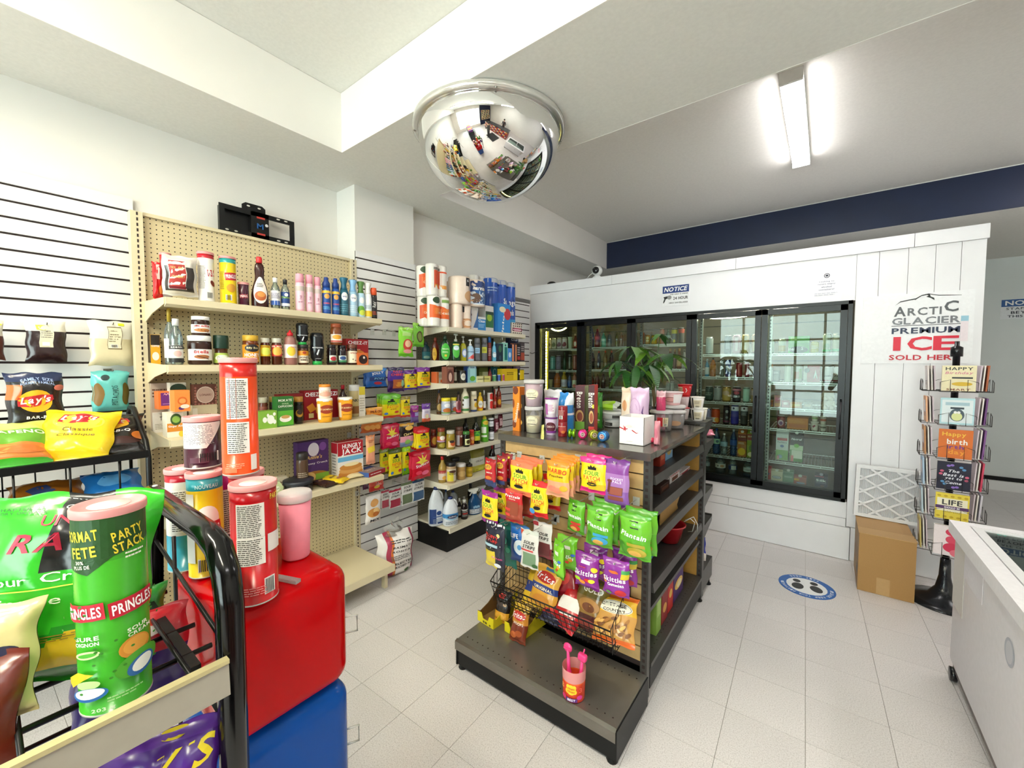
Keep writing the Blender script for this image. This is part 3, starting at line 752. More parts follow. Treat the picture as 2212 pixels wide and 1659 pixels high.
def pouch(w,h,d,colfn,design=(),back=None,mat='foil',seal=.06,seed=1,crinkle=.35,nu=16,nv=20,hole=False,taper=0.0,clear_part=None,base=False):
    """pillow bag; front faces -y, base z=0; colfn(u -1..1, v 0..1) or colour"""
    rr = random.Random(seed); ph = [rr.uniform(0,6.28) for _ in range(8)]
    def th(u,v):
        e = max(0.0,1-abs(u)**2.6)**.55
        vb = min(1,v/(.05 if base else .22)); vt = min(1,(1-v)/.26)
        if v < (0 if base else seal) or v > 1-seal: return 0.0008
        s = sin(min(1,vb)*pi/2)**.8*sin(min(1,vt)*pi/2)**.9
        cr = 1+crinkle*.14*(sin(9*u+ph[0]+3*v)*sin(11*v+ph[1])+.6*sin(17*u*v+ph[2])+.5*sin(23*v+4*u+ph[3]))
        return .0008+d/2*e*s*cr
    def wid(v):
        vb = abs(2*v-1); return (w/2)*(1-.055*(1-vb**4)) * (1-taper*v)
    def edge(v): return .004*w/.2*sin(13*v+ph[4])
    def S0(u,v,side,l=0.0):
        x = u*wid(v)+edge(v); z = v*h
        if v > 1-seal or v < seal: z += .004*h/.3*sin(7*u+ph[5])
        wob = d*.06*sin(3*u+ph[6])*sin(4*v+ph[7])
        return (x,side*(-th(u,v)-l)+wob,z)
    g = G(); cf = (lambda a,b: colfn(2*a-1,b)) if callable(colfn) else colfn
    g.surf(lambda a,b: S0(2*a-1,b,1),nu,nv,cf)
    g.surf(lambda a,b: S0(2*a-1,b,-1),nu,nv,back or cf,True,True)
    parts = [('pouch',g.mesh('pouch',mat))]
    if design:
        def S(u,v,l): return S0(max(-.99,min(.99,u/(w/2))),max(.001,min(.999,v/h)),1,l+.0006)
        parts.append(('label_print',prints(S,N(design,w,h,True)).mesh('label_print','foil' if False else 'ink')))
    return parts

def hookM(): return None
_hk = {}
def hook(x,y,z,ln,face='y',mat='chromewire',parent=None):
    """straight peg hook with a small back plate, tip turned up"""
    k = (round(ln,3),face)
    if k not in _hk:
        g = G(); g.tube([(0,0,0),(0,-ln,0),(0,-ln-.006,.008)],.0022,6,'d0d0d0'); g.box(-.016,.016,-.004,0,-.028,.012,'d8d8d6')
        _hk[k] = g.mesh('peg_hook',mat)
    return link('peg_hook',_hk[k],parent,(x,y,z),0 if face == 'y' else pi/2)

def cyl_on_X(xl,xr,X,Z):
    a,b = onX(xl,X,Z),onX(xr,X,Z); Y = (a+b)/2; r = .5*(b-a)*abs(X)/sqrt(X*X+Y*Y); return Y,r
def cyl_on_Y(xl,xr,Yp,Z):
    a,b = onY(xl,Yp,Z),onY(xr,Yp,Z); X = (a+b)/2; r = .5*(b-a)*abs(Yp)/sqrt(X*X+Yp*Yp); return X,r
RX = pi/2      # things on the side wall face +X
def crop(ox,oy,s): return (lambda x: ox+x/s),(lambda y: oy+y/s)

def rowV(X,Z,C,rows,cat_group=None,face='x',dz=0.0):
    """rows of round vessels on a shelf: (name, cat, label, kind, xl, xr, ytop, body, cap, labelcolour, design, kw)"""
    cx,cy = C
    for rw in rows:
        name,cat,lab,kind,xl,xr,yt,body,cap,lc = rw[:10]; des = rw[10] if len(rw) > 10 else (); kw = dict(rw[11]) if len(rw) > 11 else {}
        Xp = kw.pop('X',X); Zp = kw.pop('Z',Z); grp = kw.pop('group',None); yaw = kw.pop('yaw',0); rs = kw.pop('rs',.95); zmin = kw.pop('hmin',0)
        if face == 'x':
            Y,r = cyl_on_X(cx(xl),cx(xr),Xp,Zp); lo = (S1Y0 if cx(xl) < 870 else S2Y0)+.004
            while Y-r < lo and Xp > (-2.80 if lo < 1 else -2.9): Xp -= .02; Y,r = cyl_on_X(cx(xl),cx(xr),Xp,Zp)
            p = (Xp,Y); rot = RX
        else: x_,r = cyl_on_Y(cx(xl),cx(xr),Xp,Zp); p = (x_,Xp); rot = 0
        h = max(zmin,zat(p[0],p[1],cy(yt))-Zp); r *= rs
        rot = atan2(-p[0],p[1]) if kw.pop('tocam',True) else rot     # labels turned roughly to the aisle
        rot = (RX if face == 'x' else 0)*.35 + rot*.65 if face == 'x' else rot*.65
        put(name,lab,cat,vessel(kind,r,h,body,cap,lc,des,**kw),(p[0],p[1],Zp+.0005),rot+yaw,grp)
def rowB(X,Z,C,rows,face='x'):
    """cartons on a shelf: (name, cat, label, xl, xr, ytop, depth, cols, design, kw); xl..xr = front face"""
    cx,cy = C
    for rw in rows:
        name,cat,lab,xl,xr,yt,d,cols,des = rw[:9]; kw = dict(rw[9]) if len(rw) > 9 else {}
        Xp = kw.pop('X',X); Zp = kw.pop('Z',Z); grp = kw.pop('group',None); yaw = kw.pop('yaw',0); hh = kw.pop('h',None)
        if face == 'x':
            a,b = onX(cx(xl),Xp,Zp),onX(cx(xr),Xp,Zp); lo = (S1Y0 if cx(xl) < 850 else S2Y0)+.002
            while a < lo and Xp > (-2.80 if lo < 1 else -2.9)+d-.1: Xp -= .015; a,b = onX(cx(xl),Xp,Zp),onX(cx(xr),Xp,Zp)
            w = b-a; loc = (Xp-d/2,(a+b)/2); h = zat(Xp,(a+b)/2,cy(yt))-Zp; rot = RX
        else:
            a,b = onY(cx(xl),Xp,Zp),onY(cx(xr),Xp,Zp); w = b-a; loc = ((a+b)/2,Xp+d/2); h = zat((a+b)/2,Xp,cy(yt))-Zp; rot = 0
        put(name,lab,cat,carton(w,d,hh or h,cols,des,**kw),(loc[0],loc[1],Zp+.0005),rot+yaw,grp)
def bagat(name,cat,lab,xl,xr,yt,yb,plane,val,d,colfn,design=(),group=None,yaw=0.0,roll=0.0,pitch=0.0,dup=0,dupstep=.027,duplab=None,**kw):
    """bag hung or standing at a plane: pixel box -> size; dup more of the same behind it on the hook"""
    ym = (yt+yb)/2; xm = (xl+xr)/2
    if plane == 'X':
        a = at(xl,ym,'X',val); b = at(xr,ym,'X',val); w = abs(b.y-a.y); c = at(xm,ym,'X',val); zt = zat(val,c.y,yt); zb = zat(val,c.y,yb); rz = RX; step = Vector((-dupstep,0,0))
    else:
        a = at(xl,ym,'Y',val); b = at(xr,ym,'Y',val); w = abs(b.x-a.x); c = at(xm,ym,'Y',val); zt = zat(c.x,val,yt); zb = zat(c.x,val,yb); rz = 0.0; step = Vector((0,dupstep,0))
    parts = pouch(w,zt-zb,d,colfn,design,seed=int(xl*7+yt) % 991,**kw)
    o = put(name,lab,cat,parts,(c.x,c.y,zb),(pitch,roll,rz+yaw),group)
    for i in range(dup):
        q = rnd.uniform(-.006,.006)
        put(name,(duplab or lab)+(', %s on the hook' % ['second','third','fourth','fifth'][i] if dup > 1 else ''),cat,parts,(c.x+step.x*(i+1)+(q if plane == 'Y' else 0),c.y+step.y*(i+1)+(q if plane == 'X' else 0),zb+.004*(i+1)),(pitch,roll,rz+yaw),group)
    return o
def bands(*bs):
    """colour function of horizontal bands: (v_from, colour), ..."""
    return lambda u,v: [c for z,c in bs if v >= z][-1]

# ================================================================ GROCERIES ON THE BEIGE PEGBOARD UNIT
C4 = crop(300,420,4.096); C5 = crop(300,640,4.096); C6 = crop(320,780,2.963)
FR = -2.565
def chipdesign(sq='c8202c',face=False,sub='',txt='fff',nm='PRINGLES'):
    d = [('R',0,.50,.86,.17,sq,6),('T',nm,0,.50,.74,.10,txt,{'rot': 6})]
    if sub: d.append(('T',sub,0,.36,.62,.05,txt,{'rot': 5}))
    return d
Z = S1[0]
a = C4[0]; b = C4[1]
def can1(lab,xl,xr,yt,bnds,des,X=FR,Z=Z,C=C4,yaw=0,hk=None,group=None):
    Y,r = cyl_on_X(C[0](xl),C[0](xr),X,Z); h = hk or zat(X,Y,C[1](yt))-Z
    put('chip_canister',lab,'canister',canister(r,h,bnds,des),(X,Y,Z+.0005),RX*.5+atan2(-X,Y)*.5+yaw,group)
can1('red-topped chip canister half hidden behind the clear dried fruit pouch',195,300,522,[(0,'d8d2cc'),(.78,'c32027')],[],X=-2.754)
can1('white chip canister with red top band on the upper pegboard shelf',525,675,517,[(0,'ece8e2'),(.87,'b81e2c')],[('R',.55,.60,.5,.14,'c3202f',6),('T','PRIN',.55,.60,.44,.09,'fff',{'rot': 6}),('L',-.62,.5,.5,.5,18,'8a8680'),('K',.3,.12,.32,.12),('E',.7,.38,.14,.07,'7a2a20',30)])
can1('yellow chip canister with turquoise top band on the upper pegboard shelf',718,868,557,[(0,'f0cf1e'),(.86,'2f9e9c')],[('R',.3,.60,.8,.17,'c3202f',6),('T','PRINGLES',.3,.60,.68,.09,'fff',{'rot': 6}),('E',.25,.34,.30,.09,'d79a2a',20),('K',-.1,.12,.30,.11),('L',-.85,.5,.3,.4,14,'7a6a20')])
can1('short dark plum chip canister beside the syrup bottle',878,978,782,[(0,'43142a'),(.9,'2f0f20')],[('R',-.1,.42,.8,.2,'9c1f33',6),('T','PRING',-.1,.42,.66,.12,'f2d8d8',{'rot': 6})])
rowV(FR,Z,C4,[
 ('syrup_bottle','bottle','brown glass-shaped syrup bottle with red cap and white oval label','syrup',990,1155,555,'3a1712','d8282c',None,[('E',0,.62,.46,.62,'efe6de'),('E',0,.35,.34,.22,'b9602e'),('E',.08,.42,.22,.12,'d99248'),('L',0,.85,.5,.2,3,'3a3a3a')],{'fy': .62,'lr': (.07,.50)}),
 ('rubbing_bottle','bottle','clear plastic bottle with white cap and blue-white label','brown',1165,1255,740,'e4e6e0','f4f4f0','f2f2ee',[('R',0,.15,1.7,.3,'2a57a8'),('L',0,.65,1.0,.4,5,'6a5a90')],{'mat': 'petclear'}),
 ('rubbing_bottle','bottle','clear bottle with black flip cap and dark blue label','brown',1255,1340,755,'dfe3e2','16181c','173f83',[('T','Delon',0,.62,1.0,.16,'9fd04c'),('E',.1,.8,.2,.12,'f4f4f4'),('R',0,.10,1.7,.2,'eef2f6')],{'mat': 'petclear'}),
 ('spray_can','spray can','pink spray can, first of the three pink ones','aerosol',1385,1470,705,'f0bccb','f0a3b4','f0c4d2',[('R',0,.85,1.8,.2,'c9b9b2'),('T','air',0,.3,.5,.06,'a05a78'),('T','fresh',0,.48,.5,.08,'a05a78',{'rot': 90})],{'group': 'pink spray cans'}),
 ('spray_can','spray can','pink spray can, middle of the three pink ones','aerosol',1475,1548,715,'f0bccb','f0a3b4','f0c4d2',[('R',0,.85,1.8,.2,'c9b9b2'),('T','air',0,.3,.5,.06,'a05a78'),('T','fresh',0,.48,.5,.08,'a05a78',{'rot': 90})],{'group': 'pink spray cans'}),
 ('spray_can','spray can','pink spray can touching the blue sunscreen spray','aerosol',1550,1616,735,'f0bccb','f0a3b4','f0c4d2',[('R',0,.85,1.8,.2,'c9b9b2'),('T','air',0,.3,.5,.06,'a05a78'),('T','fresh',0,.48,.5,.08,'a05a78',{'rot': 90})],{'group': 'pink spray cans'}),
 ('sunscreen_spray','spray can','blue and yellow spray bottle beside the pink spray cans','sunscreen',1620,1702,735,'1d4f9e','1d3f86','1d4f9e',[('R',0,.96,1.9,.12,'f2c33c'),('E',0,.75,.30,.12,'e0a050'),('T','SUMMER',0,.42,.8,.07,'d25a6a'),('L',0,.2,.9,.15,3,'6ac0e8')],{'group': 'blue sunscreen sprays'}),
 ('sunscreen_spray','spray can','blue and yellow spray bottle beside the teal freshener','sunscreen',1706,1780,745,'1d4f9e','1d3f86','1d4f9e',[('R',0,.96,1.9,.12,'f2c33c'),('E',0,.75,.30,.12,'e0a050'),('T','SUMMER',0,.42,.8,.07,'d25a6a'),('L',0,.2,.9,.15,3,'6ac0e8')],{'group': 'blue sunscreen sprays'}),
 ('air_freshener','spray can','dark teal air freshener with flared nozzle','freshener',1775,1858,740,'1c6076','0f5f7c','265f72',[('E',0,.86,.36,.2,'f2f2f0'),('T','febreze',0,.86,.5,.1,'3a4a90',{'i': .2}),('L',0,.3,1.2,.4,4,'5a9aaa')],{'group': 'air fresheners'}),
 ('air_freshener','spray can','pale blue air freshener with flared nozzle','freshener',1852,1938,760,'9cc3dd','86b6dd','a9cbe2',[('E',0,.86,.36,.2,'f2f2f0'),('T','febreze',0,.86,.5,.1,'3a4a90',{'i': .2}),('L',0,.3,1.2,.4,4,'dceaf4')],{'group': 'air fresheners'}),
 ('air_freshener','spray can','air freshener with olive green nozzle and leafy can','freshener',1928,2003,775,'b8d8ea','55803a','bcdaea',[('E',.1,.8,.30,.16,'f2f2f0'),('E',-.1,.3,.5,.22,'6aa83a'),('E',.2,.16,.4,.14,'c8d84a')],{'group': 'air fresheners'}),
 ('air_freshener','spray can','air freshener with white nozzle and yellow foot','freshener',1990,2064,785,'e8ecec','efefea','e6ecee',[('E',0,.8,.34,.16,'f6f6f4'),('R',0,.15,1.9,.3,'f0c62a'),('L',0,.5,1.2,.2,3,'8aa0b0')],{'group': 'air fresheners'}),
 ('insect_spray','spray can','slim black spray can with orange cap at the shelf end','aerosol',2048,2110,830,'19181a','e2572a','19181a',[('T','Raid',0,.62,.9,.16,'f0f0ec',{'rot': 80}),('L',0,.2,.8,.2,3,'c05028')]),
])
bagat('red_pouch','bag','red snack pouch standing at the near end of the upper pegboard shelf',a(118),a(212),b(598),b(925),'X',-2.697,.05,'d4161c',[('R',-.1,.72,.3,.4,'e7b9b2'),('E',.5,.25,.35,.12,'d8742a')])
bagat('fruit_pouch','bag','clear stand-up pouch of dark dried fruit with red label',a(205),a(520),b(545),b(900),'X',-2.556,.09,lambda u,v: ('3a3430' if (abs(u+.05) < .8 and .12 < v < .70 and (u*u*.8+((v-.4)/.42)**2) < 1.0) else 'd9d4ca'),[('R',-.22,.50,.50,.72,'e9e4da'),('R',-.22,.52,.46,.64,'a5241f'),('E',-.22,.78,.15,.04,'e8e4da'),('T','NORTHERN',-.22,.66,.34,.06,'e8c070',{'b': False}),('T','CRANBERRY',-.22,.44,.36,.06,'e8c070',{'b': False}),('R',-.22,.17,.46,.05,'7a1a24')],yaw=-.1)

Z = S1[1]
def jarp(lab,xl,xr,yt,yb,body,cap,lc,des,**kw): return ('jar','jar',lab,kw.pop('kind','jar'),xl,xr,yt,body,cap,lc,des,kw)
rowB(FR+.03,Z,C5,[('coffee_box','carton','narrow yellow and black coffee sachet box at the near end of its shelf',108,195,340,.07,['e8a81e','2a211a','e8a81e','2a211a','e8a81e','3a2a18'],[('R',0,.82,1.9,.34,'2a211a'),('E',0,.28,.36,.14,'f2ecdc'),('T','COFFEE',0,.62,.8,.06,'fff')],{'right': [('R',0,.82,1.9,.34,'2a211a'),('L',0,.35,.8,.4,8,'7a5a18')]})])
rowV(FR,Z,C5,[
 ('vinegar_bottle','bottle','tall clear bottle with long yellow cap behind the vinegar bottle','wine',228,330,108,'e6ead8','cfae3c','efe6dc',[('R',.3,.3,.5,.4,'b03038')],{'X': -2.697,'mat': 'petclear'}),
 ('vinegar_bottle','bottle','clear vinegar bottle with white cap and black-white label','brown',270,400,200,'dfe4dc','efefec','e6e2da',[('R',0,.88,1.5,.22,'2a2a28'),('T','acetic',0,.9,.9,.12,'f0f0ea'),('E',.1,.5,.3,.18,'d8b0a8'),('R',0,.1,1.5,.26,'1d1d1c')],{'mat': 'petclear','lr': (.06,.42)}),
 ('spread_jar','jar','hazelnut spread jar with white lid, lower of the stacked two','jarw',425,655,352,'33190f','efefec',None,[('R',0,.42,1.25,.66,'f0ece6'),('T','n',-.42,.60,.10,.17,'1d1a18'),('T','utella',.07,.60,.62,.20,'c8242c'),('E',.1,.30,.32,.12,'a8683a'),('R',.2,.26,.5,.05,'5a2a14',-18)],{'fy': .8}),
 ('coffee_jar','jar','green-lidded instant coffee jar with waisted middle','hourjar',655,805,348,'4a2a18','0f3324','a8bf52',[('E',.1,.5,.5,.3,'e6ead0'),('T','Decaf',.1,.5,.7,.3,'4a6a2a')],{}),
 ('honey_jar','jar','large honey jar with gold lid and orange label','jarw',915,1068,348,'6a3008','c9a02e','e2961e',[('E',.12,.80,.5,.22,'1c1a1c'),('T','Billy Bee',.12,.80,.72,.14,'e8d8a0'),('T','HONEY',.1,.40,1.0,.2,'fff'),('T','MIEL',.1,.16,.8,.18,'fff')],{}),
 ('honey_jar','jar','amber jar with silver lid and yellow label','jar',1073,1168,371,'4a1d0a','c9c8b8','e8c820',[('E',0,.45,.5,.36,'d8e05a'),('L',0,.88,1.2,.15,1,'7a1a10')],{'lr': (.32,.72)}),
 ('honey_jar','jar','amber jar with silver lid and red label','jar',1172,1272,373,'4a1d0a','c9c8b8','c93228',[('E',0,.45,.5,.38,'e8b048'),('T','BEE MAID',0,.88,1.2,.12,'f4e8d0')],{'lr': (.32,.74)}),
 ('honey_bottle','bottle','pinkish squeeze bottle with red pointed cap','bear',1280,1405,300,'9a6a62','d3202c','e8dcd8',[('E',0,.5,.34,.36,'e8c23a'),('T','honey',.5,.8,.5,.12,'c05a90')],{}),
 ('honey_jar','jar','dark honey jar with orange-white label under a black squeeze bottle','jarw',1405,1505,430,'4a2410','1c1612','efe2cc',[('R',0,.82,1.9,.4,'e69a1e'),('E',.1,.86,.18,.12,'a83a1e'),('T','HONEY',.1,.46,.9,.16,'4a2a14'),('T','MIEL',.1,.25,.7,.14,'4a2a14')],{}),
 ('squeeze_bottle','bottle','upside-down black squeeze bottle with green cap on the shelf','invert',1510,1645,325,'14161a','1fa548',None,[('T','MATCHAMEL',0,.8,.8,.12,'e8e8ea'),('P',[(-.05,.1),(.2,.62),(.05,.66),(-.25,.2)],'c9ccd2'),('R',0,-.2,.5,.03,'e8e8ea')],{}),
 ('jam_jar','jar','dark jam jar with red berry label','jar',1660,1750,430,'1d1016','1a1416',None,[('R',.3,.34,.9,.62,'dfe8dc'),('E',.3,.34,.34,.2,'b82a3a'),('R',.3,.1,.9,.12,'2f7a4a')],{}),
 ('jam_jar','jar','dark jam jar with green berry label','jar',1755,1840,435,'1d1016','1a1416',None,[('R',.1,.34,1.0,.62,'e2e8e0'),('E',.1,.42,.36,.18,'2a4a80'),('R',.1,.12,1.0,.2,'2f7a4a')],{}),
 ('jam_jar','jar','jam jar with plain cream label before the red cracker box','jarw',1838,1935,428,'3a1a12','6a3a2a','ece0c4',[('T','SPREAD',.4,.82,.9,.12,'b03a2a'),('E',0,.3,.06,.05,'5a3a2a'),('E',.5,.2,.06,.05,'5a3a2a')],{}),
])
zt = zat(FR,onX(C5[0](540),FR,Z),C5[1](352))
rowV(FR,zt,C5,[('spread_jar','jar','hazelnut spread jar with white lid, upper of the stacked two','jarw',460,635,181,'33190f','efefec',None,[('R',0,.45,1.7,.74,'f0ece6'),('T','n',-.5,.70,.13,.16,'1d1a18'),('T','utella',.1,.70,.86,.18,'c8242c'),('E',.1,.32,.45,.16,'b8763a'),('R',.2,.3,.6,.06,'5a2a14',-18),('L',-.8,.5,.14,.5,8,'8a8680')],{'fy': .85})])
zt = zat(FR,onX(C5[0](1455),FR,Z),C5[1](430))
rowV(FR,zt,C5,[('squeeze_bottle','bottle','upside-down black squeeze bottle with green cap standing on a honey jar','invert',1385,1505,240,'14161a','1fa548',None,[('T','MATCHAMEL',0,.5,.9,.12,'e8e8ea'),('P',[(-.05,-.3),(.2,.3),(.05,.34),(-.25,-.2)],'c9ccd2')],{})])
zt = zat(FR,onX(C5[0](1745),FR,Z),C5[1](433))
rowV(FR,zt,C5,[('mango_jar','jar','brown jar with mango label standing on two dark jam jars','jar',1690,1800,245,'7a3f1c','a8502a',None,[('R',0,.36,1.2,.7,'efe6da'),('E',0,.46,.4,.2,'e8a02a'),('R',0,.1,1.2,.14,'c8584a')],{})])
cheez = [('T','CHEEZ-IT',.05,.86,.86,.13,'fff'),('E',0,.42,.34,.16,'e08a2a'),('R',-.2,.30,.22,.12,'e8a83a',25),('R',.2,.36,.22,.12,'d98a24',-15),('L',-.3,.60,.7,.05,1,'f0d0b0')]
rowB(-2.678,Z,C5,[('cracker_box','carton','red cheese cracker box standing beside the cream-labelled jam jar',1835,2032,380,.06,'b3161f',cheez,{})])
rowB(FR+.04,Z,C5,[('jelly_pack','carton','small orange and dark dessert pack at the far end of its shelf',1940,2030,500,.05,'d66a2c',[('E',0,.45,.42,.38,'2a1612'),('E',.15,.6,.1,.1,'f0e0d0')],{})])

Z = S1[2]
rowB(FR+.04,Z,C5,[
 ('tea_box','carton','white tea box with bold TA lettering under a purple box',135,248,1030,.08,'e9e6de',[('T','TA',.45,.70,.5,.2,'3a3a38'),('L',0,.3,.8,.3,4,'a8a498')],{}),
 ('tea_box','carton','cream and orange ginger tea box under the orange box',252,400,1030,.08,['efe8d4','efe8d4','efe8d4','efe8d4','efe8d4','efe8d4'],[('R',0,.40,1.96,.34,'d98a2c'),('E',.1,.72,.34,.24,'3a5a28'),('E',.1,.72,.24,.14,'8ab04a'),('T','Ginger Aid',0,.44,.85,.1,'fff'),('E',.7,.12,.2,.12,'e8c83a')],{}),
])
zt = zat(FR+.04,onX(C5[0](260),FR+.04,Z),C5[1](1030))
rowB(FR+.04,zt,C5,[
 ('tea_box','carton','purple and orange tea box on top of the white tea box',176,318,842,.08,'e8742e',[('R',0,.56,1.4,.72,'6a2a78'),('P',[(-.4,.78),(-.2,.9),(0,.82),(.2,.92),(.4,.8),(.35,.76),(.2,.86),(0,.77),(-.2,.84)],'e8a8a0'),('L',0,.3,.5,.06,1,'c88ac0')],{}),
 ('tea_box','carton','plain orange tea box on top of the ginger tea box',320,456,834,.08,'ee8a3a',[('E',0,.5,.32,.2,'d8661e'),('E',0,.5,.22,.12,'ee9a50'),('E',-.15,.16,.2,.08,'5a2a6a'),('E',.3,.24,.3,.1,'f0d8c0')],{}),
])
rowB(-2.697,Z,C5,[
 ('snack_pack','carton','grey-brown flat pack behind the purple tea box',122,288,770,.05,'b9a898',[('L',0,.8,.9,.2,3,'6a4a3a')],{}),
 ('tea_box','carton','dark green tea box behind the orange tea box',292,432,765,.06,'d9d4c4',[('E',0,.88,.8,.1,'1f3a24'),('R',0,.74,1.7,.1,'24301f')],{}),
])
rowB(-2.640,Z,C5,[('cookie_box','carton','flat beige box lying beneath the brown chocolate box',480,700,962,.12,'cdbf9e',[('L',0,.5,.8,.5,2,'7a6a48'),('R',-.8,.5,.2,.8,'e8e2d0')],{})])
zt = zat(-2.640,onX(C5[0](590),-2.8,Z),C5[1](962))
rowB(-2.659,zt,C5,[('chocolate_box','carton','brown patterned box with pale round badge behind the orange canister',490,690,780,.06,'6a3a2c',[('E',0,.5,.40,.40,'e2d0c0'),('E',0,.5,.36,.36,'c8a898'),('T','LONAKI',0,.5,.5,.10,'6a3a2c')] + [('E',-.9+.3*(i % 7),.06+.13*(i//7),.05,.05,'a86a5a') for i in range(49) if abs(-.9+.3*(i % 7)) > .72 or abs(.06+.13*(i//7)-.5) > .38],{})])
rowV(FR,Z,C5,[
 ('coffee_jar','jar','brown jar with silver lid behind the dotted green box','jarw',1060,1146,893,'6a3426','b8b09a','8a4a3c',[],{'X': -2.640}),
 ('coffee_jar','jar','dark jar with gold lid behind the cappuccino box','jarw',1156,1222,888,'3a2a1c','b89a50','2a211a',[],{'X': -2.659}),
 ('coffee_jar','jar','black jar with gold lid and golden swirl beside the cappuccino box','jarw',1372,1460,888,'16120e','a8742a','16120e',[('E',0,.5,.4,.24,'b8862a',30),('E',.1,.58,.3,.16,'2a1a0c',30)],{'X': -2.584}),
 ('mustard_tub','tub','yellow tub with white lid carrying an orange-lidded jar','tub',1572,1718,902,'e8a01e','efece4','efa51e',[('E',.1,.62,.46,.26,'9c3a1e'),('T','ST.BONIFACE',.1,.62,.8,.1,'f4d8a0',{'i': .1}),('L',.1,.2,.6,.1,1,'a86a10'),('R',-.9,.5,.25,.9,'efe6c8')],{'X': -2.537,'ex': 4.5,'mat': 'satin','group': 'yellow mustard tubs'}),
 ('mustard_tub','tub','yellow tub with white lid before a dark sauce bottle','tub',1758,1893,892,'e8a01e','efece4','efa51e',[('E',.1,.62,.46,.26,'9c3a1e'),('T','ST.BONIFACE',.1,.62,.8,.1,'f4d8a0',{'i': .1}),('L',.1,.2,.6,.1,1,'a86a10'),('R',-.9,.5,.25,.9,'efe6c8')],{'X': -2.537,'ex': 4.5,'mat': 'satin','group': 'yellow mustard tubs'}),
 ('sauce_bottle','bottle','dark bottle with red top standing behind a yellow tub','sauce',1765,1850,785,'2a1012','b01c2c','c01c34',[('R',.5,.5,.4,.2,'d8e83a')],{'X': -2.669}),
 ('crumb_jar','jar','tall glass jar with ANKO lettering and pale lid','jarw',1858,1960,783,'b8a878','d8d8d4',None,[('T','ANKO',0,.72,1.1,.16,'1f1d1a'),('R',.3,.2,1.0,.4,'8a5a2a')],{'X': -2.640,'mat': 'gloss'}),
])
zt = zat(-2.537,onX(C5[0](1645),-2.537,Z),C5[1](902))
rowV(-2.537,zt,C5,[('butter_jar','jar','small white jar with orange lid on top of a yellow tub','jarw',1590,1700,780,'f0dccc','e88a2a','f4e4d4',[('E',0,.35,.6,.3,'e8a890'),('L',0,.72,.8,.2,2,'d88a5a')],{})])
rowB(-2.527,Z,C5,[('tea_box','carton','small green box with white dots at the shelf front',1063,1224,1017,.07,'7fae3a',[('E',.30,.5,.20,.26,'eef0e4'),('E',-.35,.5,.12,.16,'eef0e4'),('E',.72,.35,.09,.13,'eef0e4'),('E',0,.75,.07,.1,'eef0e4'),('E',.7,.8,.08,.1,'eef0e4')],{}),
 ('cappuccino_box','carton','dark green cappuccino box with a white coffee cup picture',1224,1372,890,.06,['2f7a2a','3a8a2e','2a6a2a','4a9a30','2a6a2a','2a6a2a'],[('R',0,.28,1.9,.5,'57a82e'),('T','MOKATE',0,.88,.8,.08,'e8ecd8'),('T','GOLD',0,.77,.4,.04,'c8d8b0'),('T','CAPPUCCINO',0,.68,.85,.07,'e8ecd8'),('E',0,.26,.36,.12,'f0ece0'),('E',0,.32,.26,.06,'c89a5a')],{'X': -2.537}),
])
rowB(-2.697,Z,C5,[('cracker_box','carton','red cheese cracker box behind the two yellow tubs',1465,1765,830,.06,'9c1420',[('T','CHEEZ',-.55,.86,.38,.14,'fff'),('T','EEZI',.65,.86,.30,.14,'fff'),('R',-.6,.4,.2,.25,'e0952a',30),('R',-.2,.32,.16,.2,'d8a23a',10),('R',-.62,.14,.14,.16,'e8dc9a')],{}),
 ('cracker_box','carton','dark red box behind the cappuccino box',1240,1460,865,.06,'8a1420',[('T','CRACKER',0,.8,.7,.12,'e0b0a0')],{}),
 ('crumb_box','carton','white and yellow narrow carton at the far end of the middle shelf',1950,2004,800,.06,'e9e6dc',[('R',0,.86,1.9,.28,'e0cc3a'),('L',0,.4,.8,.5,6,'b8b4a4')],{'X': -2.603})])

Z = S1[3]
def hexbox(lab,xl,xr,yt,X,col,des):
    Y,r = cyl_on_X(C6[0](xl),C6[0](xr),X,Z); r = (onX(C6[0](xr),X,Z)-onX(C6[0](xl),X,Z))/2
    hv = [(r*cos(radians(60*i)),r*.87+r*.87/0.866*sin(radians(60*i))) for i in range(6)]
    g = G().prism(hv,-.025,.025,col,'xz')
    p = prints(flatS(-.025),N(des,2*r,2*r*.87,True))
    put('hexagon_box',lab,'carton',[('carton',g.mesh('carton','card')),('label_print',p.mesh('label_print','ink'))],(X,Y,Z+.0005),RX)
hexbox('cream hexagonal chocolate box standing on the fourth shelf',795,905,650,-2.697,'d8cdb2',[('T','CHERRY',.2,.62,.6,.12,'8a3a3a'),('T','MINT',.2,.42,.45,.14,'8a3a3a'),('E',.4,.24,.16,.12,'6a2a2a')])
hexbox('pale green hexagonal chocolate box standing before the cream one',748,858,695,-2.622,'c3cf9c',[('E',.1,.5,.22,.2,'e4ead0'),('T','MINT',.1,.5,.4,.1,'5a6a3a')])
